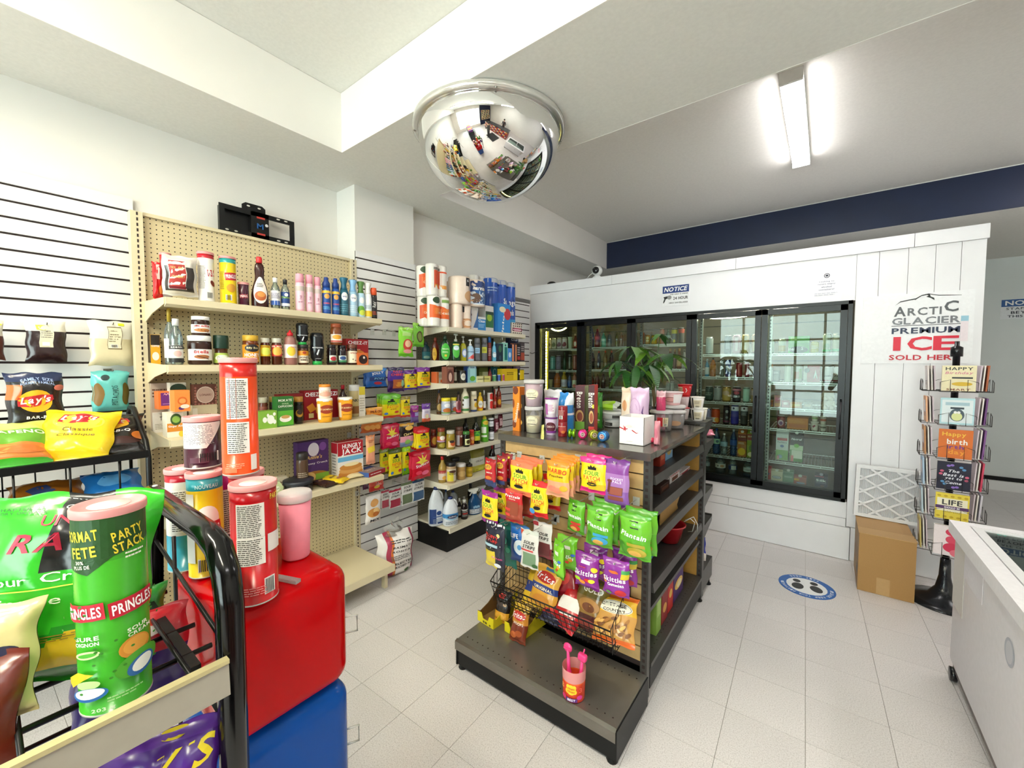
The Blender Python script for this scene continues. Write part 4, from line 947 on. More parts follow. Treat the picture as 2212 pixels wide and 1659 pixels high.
rowB(-2.678,Z,C6,[('cereal_box','carton','purple cereal box with round badge on the fourth shelf',962,1158,512,.06,'4a2a68',[('E',0,.80,.18,.16,'d8d0dc'),('T',"Annie's",.05,.62,.5,.09,'e8c070',{'i': .2}),('T','Bunny Crunch',.2,.47,.7,.06,'e8e0ea'),('E',0,.14,.62,.22,'a8702e'),('E',-.3,.16,.2,.12,'d8b06a'),('R',.6,.12,.5,.2,'7fae3a'),('E',.6,.85,.12,.1,'7a4a98')],{}),
 ('pancake_box','carton','red, white and blue pancake mix box on the fourth shelf',1215,1378,513,.08,['e8e2d8','b01a24','e8e4dc','b01a24','e8e4dc','d8cfc4'],[('R',0,.82,1.98,.36,'b01c28'),('T','HUNGRY',.1,.88,.74,.12,'fff'),('T','JACK',.1,.72,.80,.18,'fff'),('R',0,.54,1.98,.12,'6ab0d8'),('E',0,.16,.48,.10,'c8843a'),('E',0,.24,.46,.10,'d8a05a'),('E',0,.32,.44,.09,'c8883e'),('E',.05,.38,.3,.05,'f0e0b0')],{'X': -2.603,'left': [('L',0,.5,.7,.7,9,'8a8078'),('R',0,.85,1.9,.28,'b01c28')]})])
rowV(-2.622,Z,C6,[('spice_jar','jar','brown glass jar with black lid before the purple cereal box','jarw',948,1030,585,'5a4434','2a2420',None,[('L',0,.4,.9,.5,6,'b8a890')],{}),
 ('black_tub','tub','wide black round tub at the front of the fourth shelf','flat',862,1060,755,'1d1c22','22242c',None,[],{'X': -2.598,'hmin': .04})])
def lying(name,cat,lab,xc,yc,Z,w,h,d,col,des,yaw,X=None,tilt=radians(84),**kw):
    p = at(xc,yc,'Z',Z+d*.4) if X is None else Vector((X,onX(xc,X,Z),0))
    R = Matrix.Rotation(yaw,3,'Z') @ Matrix.Rotation(-tilt,3,'X')
    off = R @ Vector((0,0,h/2))
    put(name,lab,cat,pouch(w,h,d,col,des,seed=int(xc),**kw),(p.x-off.x,p.y-off.y,Z+d*.5-off.z+.001),R.to_euler()[:])
lying('snack_bag','bag','bright yellow snack bag lying on the fourth shelf',C6[0](1195),0,Z+.004,.12,.16,.035,'e6c21c',[('T','Muesli',0,.6,.6,.12,'7a5a10'),('E',0,.3,.3,.1,'a8641c')],RX+.6,X=-2.584)
lying('snack_bag','bag','dark brown snack bag lying beside the yellow one',C6[0](1125),0,Z+.002,.11,.15,.03,'3a241c',[('T','Dark',0,.6,.5,.1,'b88a5a')],RX+.3,X=-2.579)
lying('snack_bag','bag','cream snack bag lying beside the flat red box',C6[0](1310),0,Z+.003,.11,.14,.03,'d9cba0',[('T','nuts',0,.6,.5,.1,'5a3a1c')],RX-.2,X=-2.622)
y0 = onX(C6[0](1405),-2.622,Z)
put('flat_box','flat grey and red candy box lying at the far end of the fourth shelf','carton',carton(.17,.15,.032,['8a2026','8f7c78','a01e28','a01e28','3a5a9a','3a5a9a'],[('L',0,.5,.8,.5,1,'e8d0d0')],top=[('R',0,.8,1.9,.3,'2a4a98'),('T','SNACK',0,.4,.6,.2,'d8c0b8')]),(-2.603,y0,Z+.001),RX+.25)
put('green_packet','crumpled green and dark packet on the bottom beige deck','bag',pouch(.12,.14,.03,'4a7a2a',[('E',0,.5,.3,.2,'2a2a1c')],seed=3),(-2.593,onX(C6[0](1175),-2.593,.185),.203),(-radians(80),0,RX))

# ================================================================ GROCERIES ON THE GREY UNIT BY THE COOLER
C7 = crop(740,520,4.88); D2 = crop(880,680,7.9); D4 = crop(880,820,9.217); D6 = crop(900,940,6.914)
FR2 = -2.56
Z = S2[0]
def rolls(lab,xl,xr,yt,X,Z,C,body,des,n=2,cat='paper towels',name='paper_towel_pack',hfix=None,sub='towel_roll'):
    """wrapped pack: n rolls side by side under a printed film"""
    cx,cy = C; a,b = onX(cx(xl),X,Z),onX(cx(xr),X,Z); w = b-a; Y = (a+b)/2; h = hfix or zat(X,Y,cy(yt))-Z
    r = w/(2*n); parts = []
    for i in range(n):
        xx = -w/2+r+2*r*i
        g = G().lathe([(r*.96,0,body),(r,.01,body),(r,h-.01,body),(r*.96,h,body),(r*.3,h,'c8b8a0'),(r*.28,h-.02,'6a5a4a')],22,body,Matrix.Translation((xx,0,0)))
        parts.append((sub,g.mesh(sub,'gloss')))
    def S(u,v,l):
        k = min(n-1,max(0,int((u+w/2)/(2*r)))); du = u-(-w/2+r+2*r*k); du = max(-r*.97,min(r*.97,du))
        return (u,-sqrt(max(1e-9,r*r-du*du))*.985-.0015-l,v)
    P = G(); prints(S,N(des,w,h,True),P)
    parts.append(('label_print',P.mesh('label_print','ink')))
    put(name,lab,cat,parts,(X,Y,Z+.001),RX)
    return Z+h
ord_ = [('P',[(-1,.70),(-.3,.76),(.3,.66),(1,.74),(1,.26),(.5,.32),(0,.22),(-.5,.3),(-1,.24)],'e0581c'),('R',0,.52,1.96,.2,'e8742a'),('E',-.4,.86,.26,.11,'2f4a2c'),('T','CASCADES',.2,.46,.8,.08,'f4e0c8')]
za = rolls('orange-printed paper towel roll, lower of the pair nearest the shelf end',802,905,600,-2.66,Z,C7,'f0ece6',ord_,1)
rolls('orange-printed paper towel roll, upper of the pair nearest the shelf end',795,902,275,-2.66,za+.002,C7,'f0ece6',ord_,1)
za = rolls('orange-printed double paper towel pack, lower of the stacked two',905,1105,598,-2.58,Z,C7,'f2eee6',[('P',[(-1,.72),(-.5,.66),(0,.70),(.5,.6),(1,.64),(1,.26),(-1,.28)],'e8641c'),('R',.1,.5,1.7,.2,'f08a3a'),('E',-.55,.86,.16,.11,'2f4a2c'),('T','cascades',.3,.46,.7,.09,'f8ead8'),('R',.6,.86,.5,.1,'8ab05a')],2)
rolls('orange-printed double paper towel pack, upper of the stacked two',890,1080,263,-2.58,za+.002,C7,'efebe4',[('R',.1,.52,1.5,.56,'df4f1c'),('R',.5,.45,.5,.6,'e9e2da'),('R',.1,.3,1.4,.12,'f0a030'),('P',[(-.7,.1),(-.5,.34),(-.2,.22),(.1,.36),(.4,.16),(.5,.05),(-.7,.05)],'f2ede4'),('R',-.3,.85,.4,.08,'8a8078')],2)
def tissue(lab,xl,xr,yt,X,Z,C,des,h=None):
    return rolls(lab,xl,xr,yt,X,Z,C,'f0dccb',des,2,'toilet paper','toilet_paper_pack',h,'tissue_roll')
zb = tissue('peach toilet paper pack, edge-on lower pack behind the towel rolls',1105,1200,690,-2.70,Z,C7,[('R',-.3,.7,.3,.3,'1d1a1c')])
tissue('peach toilet paper pack, edge-on upper pack behind the towel rolls',1092,1190,440,-2.70,zb+.002,C7,[('R',-.2,.7,.3,.3,'1d1a1c')])
zc = tissue('white and peach toilet paper pack with bear-toned print, lower of two',1155,1335,682,-2.56,Z,C7,[('R',-.1,.82,.2,.24,'1d1a1c'),('T','6',-.1,.86,.08,.1,'fff'),('E',.3,.24,.34,.2,'d8a070'),('E',.36,.24,.2,.12,'f0dcc8'),('E',.85,.62,.22,.3,'24407c')])
tissue('white and peach toilet paper pack with navy badge, upper of two',1145,1462,412,-2.56,zc+.002,C7,[('R',-.45,.80,.12,.30,'1d1a1c'),('T','6',-.45,.85,.05,.1,'fff'),('E',.3,.66,.34,.30,'24407c'),('T','Charmin',.3,.68,.34,.16,'fff',{'i': .15}),('R',.62,.35,.7,.5,'2d5f9c'),('E',.35,.3,.34,.26,'dfeaf2'),('E',-.25,.28,.2,.22,'d8a878'),('E',.1,.3,.16,.2,'6a5040')])
rowB(-2.54,Z,C7,[
 ('tissue_pack','toilet paper','white and grey wrapped tissue pack with blue fold',1335,1428,702,.1,'e6e2de',[('P',[(-.1,.1),(1,.1),(1,.9),(.6,.5)],'3a6aa8'),('E',-.6,.66,.1,.06,'8a6a4a')],{}),
 ('wipes_pack','pack','small blue cleaner pack standing on the top shelf',1425,1510,805,.08,'2f86cc',[('T','Clean',0,.7,.8,.2,'fff'),('L',0,.35,.8,.3,3,'a8d4f0'),('R',0,.92,1.9,.16,'e6e6e4')],{}),
 ('wipes_pack','pack','green and white garbage bag box on the top shelf',1505,1592,688,.08,'e6e4de',[('R',0,.42,1.9,.5,'3f7a4a'),('E',0,.55,.3,.14,'a8c83a'),('R',0,.72,1.9,.12,'2f4a38')],{'X': -2.58}),
 ('bag_box','carton','leaning bright blue zipper bag box on the top shelf',1640,1768,668,.10,['2a86d8','7fc4ee','2a8ad8','1f6ab8','2a8ad8','2a7ac8'],[('T','Ziploc',-.2,.26,1.6,.13,'fff',{'rot': 82}),('E',.5,.66,.34,.2,'c8303a'),('E',-.3,.8,.26,.1,'e8e0c0')],{}),
 ('spotted_box','carton','small white dotted box at the far end of the top shelf',1788,1890,868,.08,'ede4d6',[('R',0,.4,1.0,.3,'c05a78'),('T','home',0,.4,.8,.16,'fff')] + [('E',-.8+.4*(i % 5),.1+.2*(i//5),.06,.06,'4a3a34') for i in range(25) if not (abs(-.8+.4*(i % 5)) < .6 and .2 < .1+.2*(i//5) < .65)],{}),
 ('foil_box','carton','dark leaf-patterned box behind the zipper bag box',1590,1640,720,.06,'4a4438',[('L',0,.5,.8,.8,8,'a8a494')],{'X': -2.60}),
])
zsp = Z+.145
rolls('blue-wrapped paper towel pack standing on the back row of the top shelf',1505,1790,432,-2.68,Z,C7,'2f5fc0',[('R',0,.45,1.98,.86,'2456b8'),('E',.35,.50,.34,.24,'1a3a88'),('T','Sponge',.35,.60,.44,.14,'fff'),('T','Towels',.35,.42,.30,.11,'fff'),('R',-.1,.16,1.9,.26,'3aa0d8'),('L',-.8,.8,.3,.1,2,'a8c8f0'),('R',0,.96,1.98,.08,'b8bcc4')],3)
rolls('white tissue tower pack behind the navy-badged toilet paper',1345,1490,378,-2.76,Z,C7,'eae6e0',[('R',.6,.6,.2,.1,'3a3a40')],2,'toilet paper','toilet_paper_pack',None,'tissue_roll')

Z = S2[1]
rowV(FR2,Z,D2,[
 ('soap_bottle','bottle','dark teal soap bottle at the near end of the soap shelf','dish',245,398,460,'14404a','1c2a3a',None,[('R',0,.4,1.3,.8,'2a7480'),('E',0,.2,.4,.16,'8ab0a0')],{'fy': .6}),
 ('soap_bottle','bottle','brown bottle with yellow label next to the large green soap','dish',408,548,388,'5a1f12','7a2a1a',None,[('E',-.4,.42,.30,.6,'e0b02a'),('L',-.4,.42,.4,.3,3,'8a4a14')],{'fy': .6}),
 ('soap_bottle','bottle','largest dark green dish soap bottle with bright green label','dish',545,742,350,'0f2f1c','12301f',None,[('E',-.05,.55,.46,.62,'3fae36'),('T','Palmolive',-.05,.74,.6,.12,'e4f4d8',{'i': .2}),('L',-.05,.5,.6,.14,2,'d8f0c8'),('R',-.05,.24,.2,.16,'e0c83a')],{'fy': .6,'lr': (.08,.60)}),
 ('soap_bottle','bottle','green soap bottle with yellow neck and pump top','pump',748,902,325,'133a20','b8bcb0',None,[('E',0,.62,.46,.60,'4ab03a'),('E',0,.85,.34,.2,'c8dce4'),('R',0,1.15,.9,.1,'d8c84a'),('T','Dawn',0,.8,.5,.14,'fff')],{'fy': .6}),
 ('soap_bottle','bottle','yellow-green soap bottle with round blue label','pump',898,1010,365,'a8a41c','a8a8a0',None,[('E',.3,.5,.42,.40,'7a9ad8'),('E',.3,.5,.34,.26,'dfe6f2')],{'fy': .6}),
 ('soap_bottle','bottle','pale blue hand soap with white pump and pink corner','pump',1005,1140,423,'a8c8e4','efefee','b0d0ea',[('P',[(-1,0),(1,0),(1,.6)],'e28a8a'),('T','softsoap',0,.74,.9,.18,'2a5a98'),('E',.5,.2,.3,.2,'d8504a')],{'fy': .65}),
 ('body_wash','bottle','grey body wash bottle with pale blue label','aerosol',1135,1246,400,'5a5c64','6a6c74','5f6168',[('R',-.1,.62,.9,.36,'9cc8e8'),('L',-.1,.62,.7,.2,3,'3a4a5a')],{'fy': .6,'group': 'grey body wash bottles'}),
 ('body_wash','bottle','grey body wash bottle with yellow-green label','aerosol',1256,1366,400,'5a5c64','6a6c74','5f6168',[('R',-.1,.66,.9,.40,'c8c83a'),('L',-.1,.66,.7,.2,3,'4a4a2a')],{'fy': .6,'group': 'grey body wash bottles'}),
 ('shampoo_bottle','bottle','dark red bottle with blue and white cap','aerosol',1368,1432,378,'7a1f20','2a6ab0','7a2424',[('L',0,.5,.9,.5,5,'e0c0b8')],{'fy': .6}),
 ('shampoo_bottle','bottle','sky blue bottle between the dark red bottle and the navy pack','dish',1434,1528,458,'6ab8dc','8ac8e4',None,[('E',0,.5,.4,.3,'e0f0f8'),('T','head',0,.7,.7,.12,'1a4a80')],{'fy': .6}),
])
rowB(FR2+.03,Z,D2,[
 ('diaper_pack','carton','dark navy pack with green leaf on the soap shelf',1530,1632,492,.06,'14283c',[('E',0,.7,.26,.2,'3a6a4a'),('E',0,.2,.2,.14,'2a4a5a')],{}),
 ('soap_box','carton','mint green and teal upright box on the soap shelf',1634,1712,478,.06,'9cd8c8',[('R',.2,.42,1.2,.7,'1f7a78'),('E',0,.86,.16,.06,'1f4a4a')],{}),
 ('soap_box','carton','small light blue box beside the mint green box',1714,1782,572,.05,'4a90d8',[('E',0,.5,.3,.2,'cfe4f8')],{}),
 ('razor_box','carton','navy and orange upright box on the soap shelf',1786,1866,505,.05,'1f2448',[('R',-.7,.5,.5,.96,'d8906a'),('R',.7,.5,.4,.96,'c8845a')],{}),
 ('razor_box','carton','black and red small box near the far end of the soap shelf',1872,1930,500,.05,'1c1a20',[('L',0,.6,.8,.5,4,'c8b8c0'),('R',0,.2,1.6,.2,'a83a34')],{}),
 ('razor_box','carton','reddish small pack at the far end of the soap shelf',1934,1998,480,.05,'4a4248',[('R',0,.28,1.9,.4,'a84a38'),('L',0,.7,.8,.3,3,'b8b0b0')],{}),
 ('toothpaste_box','carton','dark blue box with copper print under the top shelf',1742,1892,372,.05,'1a2142',[('R',.2,.35,1.0,.3,'c87a4a'),('T','COLD',.1,.78,.7,.18,'e0e4f0')],{'Z': Z+.118,'X': -2.62}),
])
Z = S2[2]
rowB(FR2+.03,Z,D2,[
 ('pest_box','carton','white and orange box at the near end of the third shelf',500,668,975,.07,['d8cfc0','d8cfc0','ded4c0','d8cfc0','d8cfc0','d86a3a'],[('E',.45,.66,.18,.32,'1c1a18'),('R',.3,.18,1.1,.26,'e86a2a'),('R',-.8,.5,.2,.98,'e0783a'),('L',-.3,.62,.4,.3,4,'8a7a68')],{}),
 ('soap_box','carton','brown soap pack with pale arch figure',672,792,885,.06,'8a5444',[('E',0,.42,.44,.38,'5a2c26'),('E',0,.38,.24,.26,'d8b4a4'),('R',0,.92,1.5,.06,'b8907a')],{}),
 ('freshener_box','carton','tall blue and mint air freshener box reaching the shelf above',1028,1180,815,.05,['6ab0b8','1c3a7a','8ac0c8','1c3a7a','2a4a8a','2a4a8a'],[('R',0,.85,1.98,.30,'20448c'),('E',0,.74,.42,.14,'a8ccd8'),('R',.1,.45,1.2,.5,'a8dce0'),('E',.1,.2,.3,.13,'6ab03a'),('T','Glade',0,.75,.5,.06,'1a3a7a')],{}),
 ('sponge_pack','carton','olive green box in the middle of the third shelf',1225,1376,905,.06,'5a6a2a',[('R',.4,.5,.7,.4,'c8d0a8'),('L',-.4,.5,.6,.4,4,'a8b070')],{'X': -2.62}),
 ('candle_box','carton','teal box with pale ring on the third shelf',1442,1540,890,.05,'1f6a80',[('E',0,.64,.3,.24,'9cd0e0'),('E',0,.64,.24,.19,'1f6a80')],{'X': -2.62}),
 ('candle_box','carton','small green box behind the round tins',1542,1610,900,.05,'3f8a3a',[('E',0,.5,.2,.2,'a8d890')],{'X': -2.64}),
 ('plaster_box','carton','purple and navy box above the yellow bag box',1640,1800,815,.05,'2a2850',[('R',.2,.4,1.2,.3,'6a4a80'),('L',0,.8,1.2,.2,1,'b8b0d0')],{'Z': Z+.09,'X': -2.62}),
 ('plaster_box','carton','mauve box above the far end of the third shelf',1805,1925,815,.05,'4a3a5a',[('L',0,.5,.9,.5,3,'c8a8c0')],{'Z': Z+.09,'X': -2.62}),
 ('bag_carton','carton','long yellow box on the third shelf',1615,1878,922,.06,['d8b818','e4c820','dcb81a','e8cc22','d8b818','d8b818'],[('L',.3,.6,.7,.3,2,'7a6410'),('R',.75,.4,.3,.7,'efd030')],{}),
 ('battery_pack','carton','black and yellow battery pack at the far end of the third shelf',1884,1990,935,.04,'1c1a18',[('R',.5,.5,.9,.9,'e4c422'),('E',-.5,.6,.12,.1,'e0e0dc')],{}),
])
rowV(FR2,Z,D2,[
 ('lotion_bottle','bottle','small dark bottle with cream top between brown pack and black tin','brown',792,848,850,'3a342c','c8c0a8','d8d4c8',[],{'X': -2.6}),
 ('shoe_polish','tin','black round tin with white disc on the third shelf','tin',852,998,952,'2a2622','d8d4c4',None,[('E',.2,.5,.34,.34,'dcd8cc'),('L',.2,.5,.4,.2,2,'4a4440')],{}),
 ('cleaner_bottle','bottle','small dark red bottle on the third shelf','sauce',1376,1440,895,'7a1f24','3a1418','a83034',[],{'X': -2.6}),
 ('glue_tin','tin','small round tin with green and white top','tin',1448,1520,1030,'d8d8c0','c8d0a8','4a8a5a',[],{'group': 'small round tins','X': -2.54}),
 ('glue_tin','tin','small round tin with blue and white top','tin',1524,1590,1022,'d0d8e0','a8b8d0','3a5aa8',[],{'group': 'small round tins','X': -2.54}),
 ('glue_tin','tin','small round tin with pink top','tin',1594,1660,1018,'e0c8d0','d8a8b8','b04a6a',[],{'group': 'small round tins','X': -2.54}),
])
for i,(x0,x1,y,c,t) in enumerate([(1190,1310,1050,'e4e0a8','pale yellow sponge at the shelf front, first of two'),(1300,1420,1045,'d8d07a','deep yellow sponge at the shelf front beside the small tins')]):
    rowB(-2.52,Z,D2,[('sponge','sponge',t,x0,x1,y,.08,['b0b84a',c,c,c,c,c],[('L',0,.5,.8,.4,1,'8a8a4a')],{})])
Z = S2[3]
rowV(FR2,Z,D4,[
 ('dressing_bottle','bottle','tall brown dressing bottle with navy cap','sauce',575,690,210,'5a3a1e','1f2438','4a3a22',[('E',0,.5,.5,.4,'b89a5a')],{}),
 ('relish_jar','jar','jar with yellow lid and burger label, nearer the brown bottle','jarw',670,862,365,'c8ccd4','e6d42a','b8c4dc',[('E',.1,.8,.34,.2,'f0f0f4'),('E',.1,.3,.5,.24,'c0702a'),('R',.1,.06,1.6,.14,'7aa05a')],{'group': 'yellow-lidded relish jars'}),
 ('relish_jar','jar','jar with yellow lid and burger label, beside the soy bottle','jarw',862,992,355,'c8ccd4','e6d42a','b8c4dc',[('E',.1,.8,.34,.2,'f0f0f4'),('E',.3,.3,.5,.24,'b8502a'),('R',.1,.06,1.6,.14,'7aa05a')],{'group': 'yellow-lidded relish jars','X': -2.6}),
 ('sauce_bottle','bottle','dark sauce bottle with pink and red label','sauce',965,1068,235,'3a1a1c','1c1418','d8a8b0',[('E',0,.6,.4,.5,'6a2a34'),('R',0,.14,1.7,.26,'d83a4a')],{'lr': (.06,.56)}),
 ('dressing_bottle','bottle','tall cream dressing bottle with beige cap','sauce',1062,1232,108,'ece2c4','d0c4a4',None,[('E',.1,.86,.4,.12,'5a8a3a'),('R',.1,.5,1.0,.62,'e4e8e8'),('R',.1,.06,1.3,.14,'4a8a50'),('E',-.7,.7,.1,.08,'4a3a1c'),('E',-.75,.4,.1,.08,'4a3a1c')],{'lr': (.08,.62)}),
 ('mayo_bottle','bottle','cream squeeze bottle with dark blue base','aerosol',1252,1386,230,'e8dcba','ece2c6',None,[('R',0,-.02,1.9,.14,'3a4a7a'),('R',.5,.8,.6,.14,'3a3a5a'),('E',.6,.42,.3,.2,'e0b02a')],{'fy': .7}),
 ('mustard_bottle','bottle','bright yellow mustard bottle','dish',1382,1512,252,'e4b61a','e8c22a',None,[('E',0,.55,.4,.42,'e8e4d8'),('L',0,.55,.5,.2,2,'2a4a8a'),('R',0,.12,1.4,.1,'c8502a')],{'fy': .65}),
 ('sauce_bottle','bottle','slim dark bottle with long white cap','wine',1492,1562,215,'3a2628','e8e8e8','e8e4e4',[],{}),
 ('hot_sauce','bottle','red hot sauce bottle beside the stacked red tins','sauce',1702,1772,195,'a8281c','b0302a','c83a28',[('L',0,.5,.9,.5,4,'f0d8c8')],{'X': -2.58}),
 ('syrup_bottle','bottle','brown barbecue sauce bottle with black spout','sauce',1768,1872,95,'7a2a18','1f1a1c','9a3a1c',[('E',0,.4,.4,.3,'e0a02a')],{'X': -2.6}),
])
zt = Z+.075
rowV(FR2,Z,D4,[('tomato_tin','tin','red and white tin, lower of the stacked two','tin',1588,1702,405,'e0d8d4','b8b4b0','e4dcd8',[('E',.35,.5,.5,.5,'d02a24'),('R',-.6,.5,.3,.9,'c8c0bc')],{})])
zt = zat(FR2,onX(D4[0](1645),FR2,Z),D4[1](405))
rowV(FR2,zt,D4,[('tomato_tin','tin','red and white tin, upper of the stacked two','tin',1586,1700,262,'e0d8d4','b8b4b0','e4dcd8',[('E',.35,.5,.5,.5,'d02a24'),('R',-.6,.5,.3,.9,'c8c0bc')],{})])
Z = S2[4]
rowV(-2.56,Z,D4,[
 ('salsa_jar','jar','dark red salsa jar at the near end of the jar shelf','jar',455,588,992,'5a1f14','7a2a1c','8a2a1c',[('E',.2,.5,.5,.4,'d09a3a')],{}),
 ('pepper_jar','jar','olive jar with red and white label','jar',588,766,962,'7a6a24','8a3a24',None,[('R',0,.7,1.8,.4,'d86a3a'),('E',0,.75,.3,.2,'f0e8e0'),('R',0,.45,1.8,.14,'b890b0'),('E',.2,.1,.5,.2,'a89a3a')],{}),
 ('pickle_jar','jar','yellow-green jar with pale lid and orange label','jar',766,952,1010,'9a8430','c8c4b8',None,[('R',.3,.3,1.1,.62,'e8c490'),('E',.4,.35,.34,.24,'c85a2a'),('E',.1,.55,.3,.14,'3a2a24')],{}),
 ('jam_glass','jar','clear straight jar with brown filling','jarw',952,1112,940,'8a5a48','6a4438',None,[('R',.3,.5,.9,.8,'7a4030'),('E',.3,.75,.16,.1,'f0e4e0'),('R',-.6,.4,.4,.9,'d8d4e0')],{'X': -2.58}),
 ('olive_jar','jar','black olive jar with green lid','jarw',1100,1246,1030,'1c1a16','3f7a34',None,[('R',.35,.4,1.0,.7,'d8d8a0'),('E',.35,.4,.3,.24,'4a3a1c')],{'X': -2.52}),
 ('tomato_jar','jar','small red-orange jar with red lid','jarw',1226,1332,998,'c8482a','b82a24','d85a2e',[('E',.2,.6,.4,.2,'f0b08a'),('E',.2,.2,.3,.2,'e89a3a')],{'X': -2.54}),
 ('soy_bottle','bottle','black soy sauce bottle behind the jars','wine',1090,1232,720,'1a1412','1a1614',None,[],{'X': -2.70}),
 ('lime_bottle','bottle','dark bottle with green and yellow label','wine',1280,1452,712,'14170f','1c2414','c8d02a',[('R',-.3,.72,1.5,.5,'2f8a3a'),('P',[(-1,.5),(0,.95),(1,.6),(1,.4),(0,.7),(-1,.3)],'5ab03a')],{'X': -2.55}),
 ('lemon_bottle','bottle','lime green juice bottle with round yellow top','bear',1450,1622,698,'5aa82a','d8c82a',None,[('R',-.5,.65,.6,.6,'e0e8d8'),('R',-.4,.06,.7,.2,'e8ece0'),('E',.2,1.35,.5,.2,'d8b82a')],{'X': -2.55}),
])
zt = zat(-2.54,onX(D4[0](1665),-2.54,Z),D4[1](945))
rowV(-2.54,Z,D4,[('cream_jar','jar','black-lidded jar with white label, lower of the stacked two','jarw',1608,1728,948,'2a2228','1c181c','e4e4ec',[('L',0,.5,.9,.4,2,'a8a8b4')],{})])
rowV(-2.54,zt,D4,[('cream_jar','jar','jar with white label and lid, upper of the stacked two','jarw',1602,1722,765,'2a2228','d8d8dc','e4e4ec',[('L',0,.5,.9,.4,2,'a8a8b4')],{})])
for i,(x0,x1,y0,y1) in enumerate([(1728,1808,775,1050),(1806,1892,690,975)]):
    bagat('seed_pouch','bag',['dark red pouch with pale label behind the island panel','dark red pouch with pale label nearest the orange cookie box'][i],D4[0](x0),D4[0](x1),D4[1](y0),D4[1](y1),'X',-2.53-.02*i,.03,'5a1024',[('R',0,.48,.7,.5,'d8b0b8'),('T','ROSE',0,.58,.5,.12,'5a1a24')],group='dark red pouches')
Z = S2[5]
rowV(-2.56,Z,D6,[
 ('vinegar_bottle','bottle','amber vinegar bottle with red cap on the lowest shelf','sauce',320,450,315,'a88a44','c82a2a',None,[('R',0,.45,1.5,.8,'d8c8b8'),('R',.1,.85,1.5,.3,'b03a34'),('E',.3,.25,.3,.2,'e0a84a')],{}),
 ('peanut_jar','jar','jar with black lid and yellow-white label','jarw',440,592,400,'b89a74','1c1a1c','d8cdb8',[('R',-.5,.4,.7,.8,'d8c83a'),('E',.1,.8,.4,.12,'4a2a1c'),('T','PEANUT',.2,.6,.9,.14,'3a2a1c')],{}),
 ('peanut_jar','jar','black-lidded jar standing behind the peanut jar','jarw',500,648,335,'8a7a5a','1a1a1c','9a8a68',[],{'X': -2.70}),
 ('bean_jar','jar','jar of tan beans with white lid','jarw',592,735,420,'b89258','e4e0dc',None,[('E',0,.5,.5,.3,'c8a468')],{}),
 ('mustard_jar','jar','small jar with black lid and yellow label','jarw',735,836,430,'b8962a','1f1c18','d8b434',[('L',0,.5,.8,.4,3,'6a4a14')],{}),
 ('pickle_jar','jar','green jar with white lid on the lowest shelf','jarw',780,892,362,'3a4424','dcdcd4','4a5a2c',[('E',0,.5,.4,.3,'c8d0a8')],{'X': -2.66}),
 ('balsamic_bottle','bottle','dark bottle with red sleeve at the far end of the lowest shelf','wine',1076,1178,110,'1f1416','a82430','d8d4d4',[],{'X': -2.60,'capmat': 'gloss'}),
])
bagat('noodle_pack','bag','yellow-green clear noodle pack standing on the lowest shelf',D6[0](800),D6[0](1020),D6[1](160),D6[1](560),'X',-2.62,.05,lambda u,v: 'b8b02a' if v < .3 else ('d0d0c0' if v < .62 else '8a8230'),[('R',0,.15,1.2,.12,'d8d83a'),('T','ORZO',0,.46,.5,.06,'3a3a2a')])
Z = ZD2
def jug(lab,xl,xr,yt,X,body,cap,des,handle=1,sx=1.0):
    Y,r = cyl_on_X(D6[0](xl),D6[0](xr),X,Z); h = zat(X,Y,D6[1](yt))-Z
    g = G().lathe([(a_*r,b_*h) for a_,b_ in [(.9,0),(1,.03),(1,.42),(.97,.52),(.80,.68),(.52,.84),(.30,.92),(.27,.94)]],28,body,None,.72,2.6)
    hd = G().tube([(r*.44,0,h*.88),(r*.80,0,h*.80),(r*.98,0,h*.66),(r*.98,0,h*.54),(r*.86,0,h*.48)],r*.13,10,body)
    cp = G().lathe([(r*.30,h*.925),(r*.31,h*.93),(r*.31,h*.985),(r*.27,h)],20,cap)
    parts = [('body',g.mesh('body','satin')),('handle',hd.mesh('handle','satin')),('cap',cp.mesh('cap','gloss'))]
    if des:
        def S(u,v,l):
            x,y = sin(u/r),-cos(u/r); s = (abs(x)**2.6+abs(y)**2.6)**(-1/2.6); return ((r+.001+l)*x*s,(r*.72+.001+l)*y*s,h*.04+v)
        parts.append(('label_print',prints(S,N(des,2*r,h*.40)).mesh('label_print','ink')))
    put('bleach_jug',lab,'jug',parts,(X,Y,Z+.001),RX*.55+atan2(-X,Y)*.45)
jug('large white bleach jug with navy cap and navy side label',172,405,770,-2.66,'d8dde4','1c2a5c',[('R',-.75,.55,.5,.95,'24407c'),('E',.1,.75,.16,.14,'24407c'),('R',.15,.52,.8,.06,'3a5a98'),('L',.15,.25,.8,.3,3,'8a9ab0'),('R',.5,.12,.6,.12,'24407c')])
jug('smaller white bleach jug with blue-chevron label at the deck front',388,618,920,-2.56,'e2e6ee','1f2f6a',[('R',0,.82,1.98,.36,'3a8ac8'),('P',[(-1,.70),(0,.52),(1,.70),(1,.60),(0,.42),(-1,.60)],'9ccce8'),('E',0,.74,.34,.16,'24305c'),('T','CLOROX',0,.74,.5,.12,'fff'),('L',0,.22,.9,.3,4,'7a8aa0')])
jug('white jug with navy cap half hidden behind the front bleach jug',470,612,828,-2.72,'ccd2da','1f2f6a',[])
